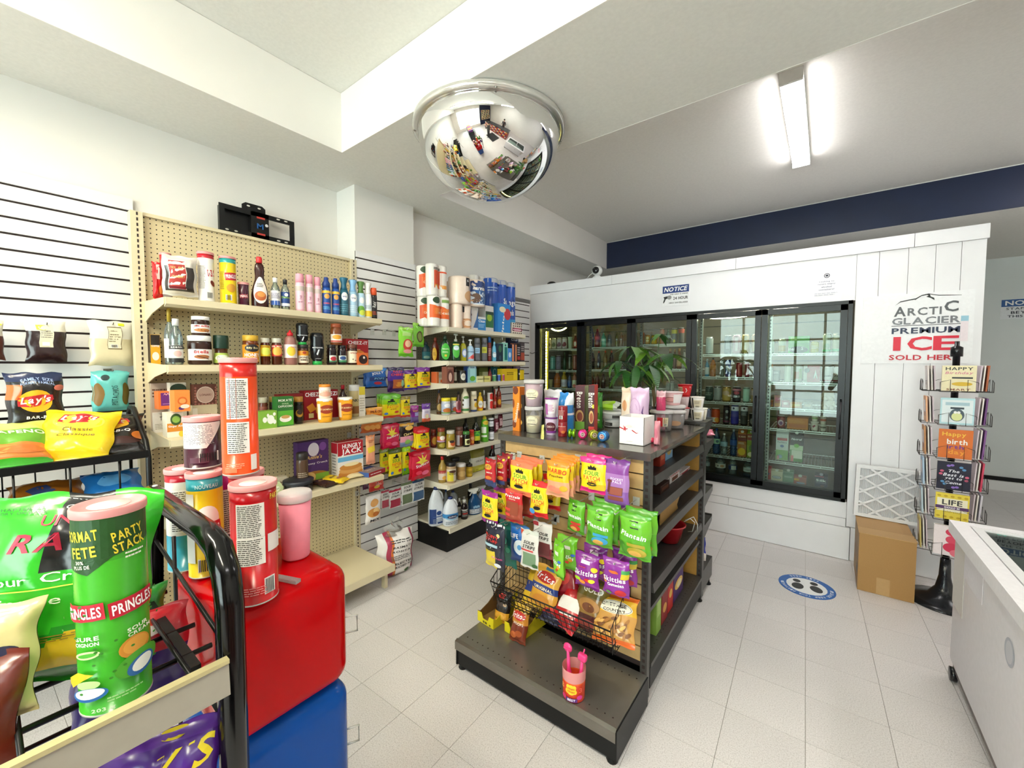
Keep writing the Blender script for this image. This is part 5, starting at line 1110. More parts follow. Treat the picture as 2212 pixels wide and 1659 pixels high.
rowV(-2.60,Z,D6,[
 ('cleaner_bottle','bottle','slim grey bottle with blue cap behind the large bleach jug','brown',405,470,795,'b8c0c8','3a5a98',None,[],{'X': -2.80}),
 ('peroxide_bottle','bottle','brown bottle with white cap and black-red label at the front','brown',656,766,965,'241a1a','e8e8e4',None,[('R',.1,.42,1.1,.95,'1c1a1a'),('R',.1,.84,1.1,.1,'dcdcd8'),('L',.1,.66,.9,.2,2,'c8c8c4'),('R',.1,.42,.8,.12,'c83a34'),('L',.1,.2,.9,.2,3,'b8b8b4')],{'group': 'brown peroxide bottles','X': -2.56}),
 ('peroxide_bottle','bottle','brown bottle with white cap squeezed beside the bleach jug','brown',610,668,945,'241a1a','e8e8e4','d8d8d4',[('L',.1,.5,.9,.6,5,'5a5a58')],{'group': 'brown peroxide bottles','X': -2.62}),
 ('peroxide_bottle','bottle','brown bottle with white cap behind the front brown bottle','brown',672,745,918,'241a1a','e8e8e4','d8d8d4',[('L',.1,.5,.9,.6,5,'5a5a58')],{'group': 'brown peroxide bottles','X': -2.70}),
 ('cleaner_bottle','bottle','black bottle with dark cap behind the blue spray bottle','brown',760,850,725,'1f1d20','24242c',None,[],{'X': -2.76}),
])
def trigger(lab,xl,xr,yt,X,body,head,des):
    Y,r = cyl_on_X(D6[0](xl),D6[0](xr),X,Z); h = zat(X,Y,D6[1](yt))-Z
    g = G().lathe([(a_*r,b_*h) for a_,b_ in [(.92,0),(1,.02),(1,.42),(.86,.56),(.5,.68),(.34,.76),(.34,.80)]],20,body,None,.62)
    q = G().lathe([(.3*r,.79*h),(.36*r,.80*h),(.36*r,.86*h),(.26*r,.87*h)],14,head)
    q.prism([(-.5*r,.87*h),(-.95*r,.90*h),(-.98*r,.97*h),(-.5*r,.985*h),(.5*r,h),(.62*r,.95*h),(.42*r,.87*h)],-.2*r,.2*r,head,'xz')
    q.prism([(-.42*r,.885*h),(-.62*r,.80*h),(-.80*r,.73*h),(-.70*r,.73*h),(-.46*r,.82*h),(-.26*r,.885*h)],-.1*r,.1*r,head,'xz')
    def S(u,v,l): return ((r+.001+l)*sin(u/r),-(r*.62+.001+l)*cos(u/r),h*.04+v)
    put('spray_bottle',lab,'spray bottle',[('body',g.mesh('body','gloss')),('trigger_head',q.mesh('trigger_head','satin')),('label_print',prints(S,N(des,2*r,h*.42)).mesh('label_print','ink'))],(X,Y,Z+.001),RX*.5+atan2(-X,Y)*.5)
trigger('blue glass cleaner spray bottle with white trigger',762,962,790,-2.57,'1c4a78','eceae2',[('R',.1,.24,1.2,.40,'d8e0ea'),('T','GLASS',.1,.34,.8,.1,'1c3a70'),('T','CLEANER',.1,.18,.9,.09,'1c3a70')] + [('R',-.3+.2*i,.62+.05*(i % 2),.14,.2,'8ab8dc') for i in range(5)])
trigger('pale spray bottle with white trigger behind the candy bags',900,1062,752,-2.66,'a8b4d0','eceaea',[('E',0,.6,.5,.3,'5a6a9a')])

# ================================================================ HANGING BAGS ON THE SLAT WALL BETWEEN THE UNITS
E1 = crop(760,780,3.606)
def wb(lab,x0,x1,y0,y1,X,col,des,C=E1,d=.028,dup=0,duplab=None,group=None,hookz=True,name='candy_bag',cat='bag',**kw):
    o = bagat(name,cat,lab,C[0](x0),C[0](x1),C[1](y0),C[1](y1),'X',X,d,col,des,group=group,dup=dup,duplab=duplab,**kw)
    if hookz:
        p = at(C[0]((x0+x1)/2),C[1](y0)+2,'X',X); tag(hook(XP+.022,p.y,p.z-.012,X-XP-.022+.02,'x'),'peg hook of the '+' '.join(lab.split()[:9]),'hook','peg hooks on the white slat wall')
    return o
SP = lambda top,acc='7a3ab0': bands((0,acc),(.12,'f2d822'),(.80,top))
def sour(c2='e85a1e'): return [('T','SOUR',.05,.60,.56,.12,'3f8a24'),('T','PATCH',.05,.47,.62,.11,c2),('E',.0,.76,.10,.06,'1c1a14'),('R',-.05,.71,.4,.05,'1c1a14'),('T','KIDS',.1,.37,.3,.05,'b0301c'),('E',-.6,.2,.10,.05,'3a7ad0'),('E',.5,.24,.12,.05,'d04030')]
wb('blue fruity candy bag hung above the green sour bags',105,272,55,200,-2.72,bands((0,'2a6ac0'),(.85,'3a8ae0')),[('T','JOLLY',.1,.72,.6,.16,'fff',{'rot': 6}),('R',.2,.42,.9,.2,'1c3a80'),('E',.1,.2,.2,.08,'c03040'),('T','POPS',.2,.44,.5,.1,'8ad0f0')],dup=1,duplab='blue fruity candy bag hidden behind the front one')
wb('purple gummy bear bag next to the blue fruity bag',278,408,48,238,-2.72,bands((0,'3a1a58'),(.45,'4a2a98'),(.85,'2a2050')),[('T','FUZZY',.1,.82,.6,.08,'e0302c'),('T','CHIBIES',.1,.70,.8,.10,'e84a4a'),('R',.1,.32,1.2,.36,'a8542a'),('E',.2,.3,.2,.1,'d08a2a'),('E',.7,.34,.1,.14,'8ac0a0')])
wb('yellow sour candy bag with purple trim beside the purple gummy bag',408,512,70,222,-2.73,SP('6a2a90','4a2a90'),sour(),group='yellow sour candy bags')
wb('yellow sour candy bag with purple trim nearest the grey shelving',508,612,52,208,-2.71,SP('8a3aa8','6a2a98'),sour(),group='yellow sour candy bags',dup=1,duplab='yellow sour candy bag half hidden behind the one nearest the grey shelving')
wb('green-topped yellow sour bag, wide one in the second row',230,382,262,440,-2.70,bands((0,'d8482a'),(.1,'f0dc1e'),(.62,'9cd820'),(.80,'6ac020')),sour('e8801e'),dup=2,duplab='green-topped yellow sour bag behind the wide one')
wb('narrow yellow sour bag beside the wide green-topped one',378,455,275,436,-2.71,bands((0,'c83a2a'),(.1,'f0d81e'),(.85,'8a7a1c')),sour(),)
wb('orange peach ring bag beside the cracker shelf',108,240,360,470,-2.66,bands((0,'d86a1c'),(.5,'f09a3a'),(.85,'f0b04a')),[('T','PEACH',.1,.7,.7,.16,'7a2a10'),('E',0,.3,.3,.14,'f4c050')])
wb('orange peach ring bag below the middle beige shelf',70,238,458,552,-2.70,bands((0,'c85a1c'),(.4,'e8863a')),[('E',-.5,.4,.14,.2,'f0a850'),('E',0,.4,.14,.2,'f0a850'),('E',.5,.4,.14,.2,'f0a850'),('R',.4,.8,.2,.1,'6a2a10')])
wb('purple candy bag tucked beside the grey shelving',456,520,345,482,-2.74,bands((0,'6a5a98'),(.35,'8a2a98'),(.7,'b03aa0')),[('T','Sour',0,.7,.6,.1,'f0c030'),('R',.3,.5,.5,.2,'a8a8e0')])
star = [('P',[(0,.92),(.12,.74),(.5,.86),(.26,.68),(.7,.62),(.24,.58),(0,.48),(-.24,.58),(-.7,.62),(-.26,.68),(-.5,.86),(-.12,.74)],'f0d84a'),('T','Starburst',.1,.52,.72,.10,'fff',{'rot': 8}),('E',.3,.2,.2,.08,'f06a90'),('E',-.4,.24,.16,.07,'e8405a')]
wb('hot pink fruit chew bag in the third row',234,374,495,682,-2.70,bands((0,'d81a4a'),(.3,'e02a5a'),(.85,'c01a40')),star,dup=1,duplab='hot pink fruit chew bag behind the front one')
wb('black and peach fruit chew bag beside the hot pink one',372,484,485,662,-2.71,bands((0,'8aa0c8'),(.22,'e8a0b0'),(.45,'2a2220'),(.9,'d8a030')),[('T','Chews',.1,.55,.7,.12,'f0d890',{'rot': 8}),('E',.2,.8,.3,.1,'f0c060'),('E',0,.2,.2,.1,'8ac060')])
wb('red-topped yellow sour bag in front of the pickle shelf',500,606,528,690,-2.66,bands((0,'d8302a'),(.1,'f2d820'),(.82,'d01c24')),sour(),dup=3,duplab='red-topped yellow sour bag behind the front one',group='red-topped sour bags')
wb('olive-edged yellow sour bag, nearest the pancake box',214,292,682,882,-2.70,bands((0,'5a4a14'),(.1,'d8d020'),(.85,'6a7a1c')),sour(),group='yellow sour bags of the fourth row')
wb('yellow sour bag, middle of the three in the fourth row',284,392,682,908,-2.68,bands((0,'3a3a1c'),(.1,'f0dc22'),(.85,'4a5a1c')),sour(),group='yellow sour bags of the fourth row')
wb('lime-edged yellow sour bag beside the red chew bag',390,458,670,880,-2.70,bands((0,'7ac01c'),(.25,'e8dc20'),(.85,'9cd020')),sour(),group='yellow sour bags of the fourth row')
wb('crimson fruit chew bag hung low beside the grey shelving',465,616,702,912,-2.64,bands((0,'c8142c'),(.4,'d8344e'),(.85,'b8102a')),star,dup=1,duplab='crimson fruit chew bag behind the front one')
wb('slim peach-coloured gummy pack beside the pancake box',108,180,578,802,-2.60,bands((0,'e8a080'),(.5,'f0b080'),(.8,'e89a6a')),[('R',0,.52,.8,.2,'e8c83a',14),('L',0,.8,.6,.1,2,'a85a3a')])
wb('red and blue flat fruit pack below the fourth beige shelf',132,250,928,1008,-2.70,bands((0,'c83a34'),(.5,'d85a4a'),(.9,'3a5aa8')),[('E',0,.4,.2,.14,'e8c84a'),('L',.3,.6,.5,.2,2,'f0d8d0')],d=.015)
wb('dark purple flat pack under the shelf bracket',84,130,940,1000,-2.74,'4a2a4a',[('L',0,.5,.7,.4,3,'a88aa8')],d=.012)
strip_d = lambda c: [('R',0,.27,.86,.42,c),('T','SOUR',0,.80,.62,.10,'22201e',{'i': .3}),('T','STRIPS',0,.64,.74,.10,'22201e',{'i': .3}),('R',0,.27,.74,.34,c)]
for i,(x0,x1,y0,y1,c,t) in enumerate([(228,290,1008,1148,'b04a5a','raspberry'),(290,384,1000,1142,'a83048','cherry'),(385,476,945,1115,'6a7a5a','green apple'),(470,566,925,1088,'3a5a80','blue berry')]):
    wb('%s sour strip pack in the low row of the slat wall' % t,x0,x1,y0,y1,-2.70,bands((0,'dcdcda'),(.9,c)),strip_d(c),d=.012,group='sour strip packs')
wb('white nut mix bag hung below the flat fruit pack',104,228,1045,1258,-2.66,'e6e2de',[('E',0,.74,.26,.14,'d8a060'),('E',-.1,.40,.40,.16,'d09048'),('E',.2,.46,.2,.1,'e8c080'),('E',.1,.34,.2,.08,'b86a30'),('T','MIX',.1,.12,.62,.10,'2a2a34')],d=.04)
CW = crop(740,520,4.88)
wb('lime green wipes pack hung in front of the soap shelf',588,745,912,1222,-2.60,bands((0,'6ab828'),(.08,'8ad838'),(.9,'a0e050')),[('E',.1,.40,.34,.20,'c83a2a'),('E',.1,.44,.22,.12,'f0c8a0'),('R',0,.76,1.2,.12,'b8e480'),('E',.1,.18,.3,.07,'f0a0a0')],C=CW,d=.03)
wb('lime green seed pack hung behind the wipes pack',742,858,868,1118,-2.66,bands((0,'5aa824'),(.08,'7ac834'),(.9,'9cd848')),[('E',0,.42,.26,.24,'4a3a14'),('E',0,.42,.18,.18,'7a8a3a'),('E',0,.9,.12,.05,'2a3a1c')],C=CW,d=.03)
wb('violet hook pack at the near edge of the condiment shelf',545,612,330,472,-2.48,bands((0,'c85a3a'),(.2,'d8d0e0'),(.7,'6a3a98')),[('E',0,.3,.24,.14,'e0b0a0'),('E',0,.3,.15,.08,'c8d0a0'),('L',0,.55,.6,.1,2,'8a6aa8')],d=.02)
for i,(x,y,X) in enumerate([(740+320/4.88,520+950/4.88,'empty chrome peg hook near the top beige shelf'),(740+545/4.88,520+970/4.88,'empty chrome peg hook beside the lime green packs')]):
    p = at(x,y,'X',XP+.03); tag(hook(XP+.022,p.y,p.z,.2,'x'),X,'hook','peg hooks on the white slat wall')
def ricecol(u,v): return 'b03a58' if -.62 < u < -.40 else ('d8763a' if -.40 < u < -.28 else ('9a3050' if .72 < u < .86 else 'e2ddda'))
o = bagat('rice_sack','sack','white rice sack with red and orange stripes on the floor by the slat wall',E1[0](190),E1[0](440),E1[1](1295),E1[1](1605),'X',-2.64,.17,ricecol,[('L',.2,.80,.6,.10,2,'3a3a3a'),('T','BASMATI',.2,.66,.5,.05,'2a2a2a'),('T','ROSITA',.2,.56,.5,.05,'2a2a2a'),('L',.2,.42,.6,.12,3,'6a6a6a'),('T','SELECTED',.2,.28,.6,.05,'2a2a2a'),('T','ENRICHED RICE',.2,.20,.7,.05,'2a2a2a'),('E',.45,.08,.08,.03,'3a5a2a')],mat='foil',base=True,seal=.02,yaw=-.25)
o.location.z = .002; o.location.x += .03
g = G(); g.surf(lambda a,b: ((a-.5)*.17*(1-.5*b)+.02*sin(9*b+7*a),.02*sin(6*a+4*b),.28+b*.12+.015*sin(11*a)),12,8,'e6e6ea')
g.surf(lambda a,b: ((a-.5)*.19*(1-.6*b)-.03,-.03+.02*sin(5*a+7*b),.27+b*.07),10,6,'ececf0')
link('wrapper_top',g.mesh('wrapper_top','poly'),o)

# ================================================================ NEAR SLAT WALL: BAGS AND THE BLACK WIRE RACK
XS1 = XN+.022
def clearbag(lab,x0,x1,y0,y1,X,fillcol,des,fill=.62):
    o = bagat('bulk_bag','bag',lab,x0,x1,y0,y1,'X',X,.05,lambda u,v: fillcol if v < fill else 'e2e0d2',des,mat='foil',seal=.03)
    p = at((x0+x1)/2,y0+3,'X',X); tag(hook(XS1,p.y,p.z-.01,X-XS1+.03,'x','greymetal'),'peg hook of the '+' '.join(lab.split()[:9]),'hook','peg hooks on the near slat wall')
clearbag('clear bag of dark dates hung on the near slat wall',54,146,694,782,-3.03,'2c1a1c',[('R',.0,.64,.34,.56,'d8d2b8'),('R',-.25,.84,.22,.12,'d0d82a'),('L',0,.68,.3,.2,4,'8a8478'),('K',0,.44,.16,.07)],.74)
clearbag('clear bag of pale rice crisps hung on the near slat wall',192,292,694,790,-3.03,'d8cda8',[('R',.1,.62,.32,.50,'6a5a3a'),('R',.1,.62,.30,.46,'e4dcc0'),('L',.1,.62,.26,.2,4,'8a8060'),('K',.1,.44,.14,.06),('R',.45,.93,.14,.06,'d8e02a')],.62)
clearbag('clear bag of brown dried fruit at the picture edge',-60,10,690,778,-3.03,'5a2a24',[('R',.6,.92,.3,.1,'d8e02a')],.6)
lays = lambda s,y=.52: [('E',0,y,.30*s,.19*s,'e8b01e'),('P',[(-.62*s,y-.08*s),(-.60*s,y+.06*s),(.2*s,y+.11*s),(.60*s,y+.10*s),(.66*s,y+.02*s),(.3*s,y-.07*s),(-.2*s,y-.10*s)],'c0242c'),('T',"Lay's",.02,y+.01,.52*s,.15*s,'fff',{'i': .25,'rot': 5})]
def bbq(u,v): return '1c2a50' if v > .86 else ('c86a2a' if (u < -.45 and .55 < v < .82) else '1f1b1a')
wb('large black barbecue chip bag standing on the black wire rack',12,142,805,930,-2.76,bbq,lays(1.0) + [('T','BAR-B-Q',.1,.24,.5,.06,'f0f0ec'),('T','FAMILY SIZE',.05,.86,.56,.05,'9ab0d8',{'arc': .01}),('T','FORMAT FAMILIAL',.05,.80,.6,.045,'9ab0d8',{'arc': .01}),('E',.8,.74,.1,.05,'d87a6a')],C=crop(0,0,1),d=.10,hookz=False,name='chip_bag')
pist = [('E',-.75,.45,.22,.28,'8a6a34'),('E',.80,.45,.16,.28,'6a5a24'),('T','PISTACHIOS',.16,.42,.72,.12,'1c5a5c',{'rot': 90,'b': False}),('E',-.35,.86,.12,.07,'1f3a3c')]
wb('turquoise pistachio pouch hung on the near slat wall',200,281,803,890,-3.00,'6ac8c4',pist,C=crop(0,0,1),d=.05,name='nut_pouch',hookz=False,dup=1,duplab='turquoise pistachio pouch behind the front one',dupstep=.04)
p = at(242,800,'X',-3.0); tag(hook(XS1,p.y,p.z-.004,.15,'x','greymetal'),'metal peg hook holding the pistachio pouches','hook','peg hooks on the near slat wall')
rk = hub('wire_rack','black wire snack rack against the near slat wall','rack',(0,0,0))
yr = onX(318,-2.502,1.2); zr = zat(-2.484,yr,978); zr2 = zat(-2.7,yr,1075)
for k,y in enumerate((yr,yr-1.2)):
    g = G(); g.tube([(-2.852,y,.02),(-2.852,y,zr+.16),(-2.815,y,zr+.19),(-2.742,y,zr+.19),(-2.521,y,zr+.05),(-2.484,y,zr-.02),(-2.484,y,.02)],.011,8)
    link('side_frame',g.mesh('side_frame','blackwire'),rk)
g = G(); g.tube([(-2.852,yr,zr+.17),(-2.852,yr-1.2,zr+.17)],.006,6); link('back_wire',g.mesh('back_wire','blackwire'),rk)
for z in (zr,zr-.20,zr-.45):
    g = G(); g.box(-2.498,-2.475,yr-1.2,yr,z-.02,z+.012); link('shelf_front',g.mesh('shelf_front','blackbase'),rk)
    g = G(); g.box(-2.852,-2.498,yr-1.2,yr,z-.012,z-.006)
    for i in range(13): g.tube([(-2.843,yr-.04-i*.095,z-.002),(-2.484,yr-.04-i*.095,z-.002)],.003,5)
    g2 = G()
    for i in range(13): g2.tube([(-2.847,yr-.04-i*.095,z),(-2.847,yr-.04-i*.095,z+.14)],.003,5)
    s = link('shelf',g.mesh('shelf','blackwire'),rk); tag(link('guard_wires',g2.mesh('guard_wires','blackwire'),s),kind='stuff')
g = G(); 
for i in range(8): g.tube([(-2.484,yr-.1-i*.15,zr-.02),(-2.484,yr-.1-i*.15,zr-.20)],.004,5)
tag(link('front_wires',g.mesh('front_wires','blackwire'),rk),kind='stuff')
def lean(lab,xc,yb,X,Z,w,h,d,col,des,yaw=0,tilt=25,name='chip_bag',roll=0):
    Y = onX(xc,X,Z); w *= .92; h *= .92; d *= .9; R = Matrix.Rotation(RX+yaw,3,'Z') @ Matrix.Rotation(radians(-tilt),3,'X') @ Matrix.Rotation(roll,3,'Y')
    return put(name,lab,'bag',pouch(w,h,d,col,des,seed=int(xc+yb),crinkle=.6),(X,Y,Z+.004),R.to_euler()[:])
lean('yellow classic chip bag leaning on the black wire rack',150,0,-2.521,zr,.27,.28,.10,'f0d01a',[('E',.05,.66,.34,.15,'f4dc3a')] + [('P',[(-.5,.64),(-.45,.80),(.2,.84),(.5,.78),(.4,.68),(-.1,.62)],'c0242c'),('T',"Lay's",.0,.73,.44,.13,'fff',{'i': .25,'rot': 4}),('T','Classic',.05,.50,.40,.07,'6a5410',{'b': False,'i': .2}),('T','Classique',0,.39,.50,.07,'6a5410',{'b': False,'i': .2})],tilt=42,yaw=-.25,roll=.12)
lean('small black barbecue chip bag at the near end of the wire rack',238,0,-2.558,zr,.27,.26,.08,'1c1918',lays(.95,.66) + [('T','BAR-B-Q',.1,.42,.5,.07,'f0f0ec',{'rot': 3}),('E',.3,.2,.3,.08,'3a1814'),('E',.85,.34,.12,.1,'c8702a')],tilt=48,yaw=-.15)
lean('green jalapeno chip bag at the picture edge on the wire rack',12,0,-2.502,zr,.27,.26,.10,lambda u,v: '3fae2a' if v < .12 else ('d8813a' if v < .42 else ('6aa82e' if v < .72 else 'd0d870')),[('T','JALAPENO',.1,.60,.80,.10,'f0f0d8',{'arc': .008}),('E',-.2,.28,.3,.1,'e0964a'),('E',.4,.25,.26,.09,'cc7030')],tilt=48)
lean('orange snack bag lying on the lower shelf of the wire rack',110,0,-2.539,zr-.20,.24,.2,.08,'a8641e',[('R',-.2,.5,.3,.3,'3a4a7a',20)],tilt=62)
lean('blue snack bag lying on the lower shelf of the wire rack',255,0,-2.521,zr-.20,.22,.2,.07,'1f6ab0',[('E',0,.5,.3,.2,'5aa0d8')],tilt=58)

# ================================================================ CANDY BAGS ON THE ISLAND'S END PANEL
C0 = crop(0,0,1); F2 = crop(1020,960,5.183)
def ib(lab,x0,x1,y0,y1,off,col,des,d=.03,dup=0,duplab=None,group=None,hk=True,name='candy_bag',C=F2,**kw):
    Yp = IY0-off
    o = bagat(name,'bag',lab,C[0](x0),C[0](x1),C[1](y0),C[1](y1),'Y',Yp,d,col,des,group=group,dup=dup,duplab=duplab,**kw)
    if hk:
        p = at(C[0]((x0+x1)/2),C[1](y0),'Y',Yp); tag(hook(min(p.x,IX1-.065),IY0,p.z-.014,off+.025,'y'),'peg hook of the '+' '.join(lab.split()[:9]),'hook','peg hooks on the tan end panel')
    return o
ritz = [('E',-.1,.72,.34,.10,'e0a82a'),('T','RITZ',-.1,.72,.5,.10,'2a1a5a',{'rot': 8}),('T','MINI',.1,.52,.5,.05,'f0d8d0'),('E',0,.34,.3,.06,'d07a2a'),('R',0,.2,1.6,.12,'2a3a6a')]
ib('red mini cracker bag nearest the left upright of the end panel',142,272,160,470,.20,bands((0,'3a4a7a'),(.2,'b8202a'),(.9,'9a1420')),ritz,yaw=-.1,group='red mini cracker bags')
ib('red mini cracker bag with yellow price tag beside the first one',275,395,130,490,.16,bands((0,'4a2a24'),(.25,'a81c28'),(.9,'8a1020')),ritz + [('R',.5,.90,.2,.06,'e8d82a')],group='red mini cracker bags',dup=1,duplab='red mini cracker bag behind the tagged one',dupstep=.05)
def spk(top): return bands((0,top),(.13,'f2da22'),(.84,top))
SPK = [('E',0,.56,.36,.2,'f4e04a'),('T','SOUR',0,.58,.60,.13,'4a9c24'),('T','PATCH',0,.44,.66,.12,'e0581c'),('R',0,.72,.34,.08,'17150f'),('P',[(-.3,.68),(-.36,.78),(-.18,.74),(-.1,.82),(.05,.75),(.2,.81),(.22,.74),(.36,.76),(.3,.68)],'17150f'),('T','KIDS',.05,.34,.3,.06,'b8341c'),('E',.0,.27,.2,.05,'17150f')]
ib('coral-edged yellow sour candy bag in the top row of the end panel',415,670,195,560,.20,spk('ee7a52'),SPK,dup=2,duplab='coral-edged yellow sour candy bag behind the front one',dupstep=.045,roll=.05)
ib('orange and yellow gummy peach bag in the top row of the end panel',830,1090,190,585,.20,lambda u,v: 'f08a1c' if v > .86 else ('e8c41e' if v > .46 else ('4a9a3a' if v > .43 else 'f0a880')),[('T','HARIBO',0,.74,.84,.13,'d8301c',{'rot': -4}),('T','Peaches',0,.60,.62,.06,'7a3a10'),('E',-.4,.24,.2,.08,'f0806a'),('E',.1,.20,.2,.08,'f0886a'),('E',.6,.28,.16,.08,'d8b02a')],dup=3,duplab='orange and yellow gummy peach bag behind the front one',dupstep=.035)
ib('pink-topped yellow sour candy bag beside the purple cookie bag',1210,1500,150,540,.14,spk('ec2a86'),SPK + [('R',.45,.20,.7,.16,'d8b81e')],dup=1,duplab='pink-topped yellow sour candy bag behind the front one',dupstep=.06)
ib('tall purple cookie bag at the top right of the end panel',1470,1762,165,700,.13,bands((0,'5a2a70'),(.06,'8a5aa8'),(.35,'a878b8'),(.7,'8a4a9a'),(.92,'6a2a80')),[('T','POCKET',.1,.60,.5,.05,'e8dcf0'),('T','PALS',.1,.54,.36,.05,'e8dcf0'),('R',.05,.35,.55,.17,'7a3a34'),('R',.05,.35,.5,.15,'9a5040'),('E',-.5,.55,.10,.03,'7a3a34'),('R',-.5,.42,.10,.22,'6a2f2c'),('R',.05,.20,.6,.08,'8a4a3c')],mat='foil')
ib('purple-edged yellow sour candy bag in the second row near the upright',96,300,525,880,.22,spk('a02a90'),SPK,dup=1,duplab='purple-edged yellow sour candy bag behind the near one',dupstep=.09,yaw=-.12)
ib('red pretzel thins bag in the second row',370,568,510,868,.20,bands((0,'b8242a'),(.1,'a84a34'),(.62,'c8282e'),(.9,'d83a3a')),[('T','Pretzels',0,.82,.86,.08,'fff'),('T','thins',0,.74,.4,.05,'f0c8b8'),('R',0,.46,1.3,.4,'9a4a30'),('R',-.6,.4,.4,.08,'e84a44'),('R',-.6,.24,.4,.08,'e84a44')],dup=1,duplab='red pretzel thins bag behind the front one',dupstep=.09,name='pretzel_bag')
ib('red-topped yellow sour candy bag in the second row',645,850,410,810,.19,spk('d81c22'),SPK + [('E',-.55,.16,.18,.08,'4a9ae0')],dup=1,duplab='red-topped yellow sour candy bag behind the front one',dupstep=.12)
plan = lambda t: [('R',.05,.79,.26,.16,'15170f'),('T','LE',.05,.80,.1,.04,'c8c8c0'),('T','Plantain',0,.55,.80,.11,'fff',{'rot': -5}),('E',-.6,.24,.10,.16,'3a7a1c',25),('E',-.44,.2,.08,.14,'4a8a24',35),('E',.2,.2,.30,.10,t),('R',.2,.34,.56,.07,t),('E',.1,.16,.2,.07,'d8a850')]
pc = lambda u,v: '52a024' if v > .92 else ('6ab82c' if v > .5 else '5aa826')
ib('green plantain chip bag with red print, hung beside the left hook',1058,1275,625,985,.16,pc,plan('c83a2a'),name='plantain_bag',d=.04,yaw=-.2)
ib('green plantain chip bag with blue ribbon in the middle of its row',1275,1580,700,1140,.22,pc,plan('3a9ac8'),name='plantain_bag',d=.05,dup=2,duplab='green plantain chip bag behind the blue-ribboned one',dupstep=.045)
ib('green plantain chip bag with olive band nearest the right upright',1640,2010,775,1275,.22,pc,plan('a8982a'),name='plantain_bag',d=.05,dup=1,duplab='green plantain chip bag behind the olive-banded one',dupstep=.06)
def fluffy(u,v): return 'e8e8ee' if v > .93 and sin(22*u) > -.2 else ('e0c83a' if (v < .42 and u < .25) else '1d2036')
ib('navy cotton candy bag hung lowest beside the left upright',140,378,880,1380,.24,fluffy,[('T','FLUFFY',-.15,.72,.66,.07,'e0382c',{'rot': -6}),('T','STUFF',-.15,.63,.60,.07,'e0382c',{'rot': -6}),('R',-.2,.52,.72,.06,'a8c8d8'),('L',-.2,.42,.5,.08,2,'5a5a34'),('E',.55,.78,.08,.04,'e8d88a'),('T','cotton',.4,.28,.5,.04,'d85a90'),('E',.5,.12,.16,.05,'e8ecf4')] + [('E',-.8+.23*i,.2+.09*(i*7 % 9),.02,.01,'e8e8f0') for i in range(8)],d=.04,yaw=-.12)
ib('teal candy bag tucked behind the navy cotton candy bag',300,505,860,1360,.12,bands((0,'1a7a6a'),(.5,'1c5a5a'),(.85,'2a8a7a')),[('E',-.1,.6,.14,.08,'5ac8b0'),('E',.2,.4,.12,.06,'4ab89a')],d=.04)
ib('blue mint candy bag between teal bag and strip packs',430,640,900,1315,.15,bands((0,'1a4a90'),(.6,'1f64b8'),(.9,'2a7ac8')),[('T','LIFE',-.35,.72,.5,.12,'fff',{'i': .2,'rot': 5}),('E',.3,.46,.34,.2,'e0ecf4'),('E',.3,.46,.12,.07,'5aa0d8')],d=.05)
ib('white sour strip pack with green window at the front',545,745,960,1385,.23,bands((0,'e2e2de'),(.92,'d0d8d0')),[('R',0,.24,.74,.34,'7a9a7a'),('T','SOUR',0,.68,.62,.09,'1c1c1a',{'i': .3}),('T','STRIPS',0,.56,.7,.09,'1c1c1a',{'i': .3}),('P',[(-.98,.84),(-.98,.98),(-.6,.98)],'c84a2a'),('R',-.2,.47,.7,.04,'c83a3a'),('E',.7,.1,.18,.06,'3a6a3a')],d=.012,name='strip_pack')
ib('white sour strip pack with dark red window behind the green one',680,895,870,1260,.14,bands((0,'8a3038'),(.3,'e2e2de'),(.92,'e8e4e0')),[('R',.1,.26,.74,.36,'7a3a3c'),('T','SOUR',.1,.68,.6,.09,'1c1c1a',{'i': .3}),('T','STRIPS',.1,.56,.66,.09,'1c1c1a',{'i': .3}),('R',-.7,.93,.3,.1,'9c2a34')],d=.012,name='strip_pack')
skG = [('R',.1,.70,.40,.10,'e8ece0',0),('T','Skittles',0,.44,.84,.13,'fff',{'rot': -10}),('E',.5,.34,.12,.05,'e8a02a'),('E',.2,.26,.1,.04,'d83a2a'),('E',.7,.5,.1,.04,'3a6ad0')]
ib('lime green candy bag twisted forward on its hook',895,1060,1080,1490,.24,bands((0,'5aa81e'),(.1,'7ac82a'),(.9,'6ab824')),skG,yaw=-.45,d=.04)
ib('lime green candy bag hung flat behind the twisted one',950,1180,1020,1390,.12,bands((0,'5aa81e'),(.1,'74c428')),skG,d=.04)
skP = [('R',.1,.80,.34,.10,'e8e4ec',-6),('T','Sour',-.2,.66,.3,.05,'e0502c'),('T','Skittles',.0,.48,.92,.15,'fff',{'rot': 3}),('E',-.6,.28,.14,.05,'a8d02a'),('E',-.2,.22,.14,.05,'e8902a'),('E',.3,.30,.14,.05,'d8302a'),('E',.7,.62,.12,.07,'e8d02a'),('E',.6,.30,.12,.05,'e8e02a')]
ib('plain purple candy bag in the lowest candy row',1150,1425,1215,1600,.22,bands((0,'7a1a80'),(.1,'8a2a92'),(.88,'7a1f86')),skP,dup=1,duplab='plain purple candy bag behind the front one',dupstep=.09,d=.05)
def gum(u,v): return 'e88a2a' if (u+v*1.2 < -.2 and v > .35) else ('d8c02a' if (u > .45 and .55 < v < .72) else ('3a9a4a' if (u > .45 and .72 <= v < .82) else '8a2f98'))
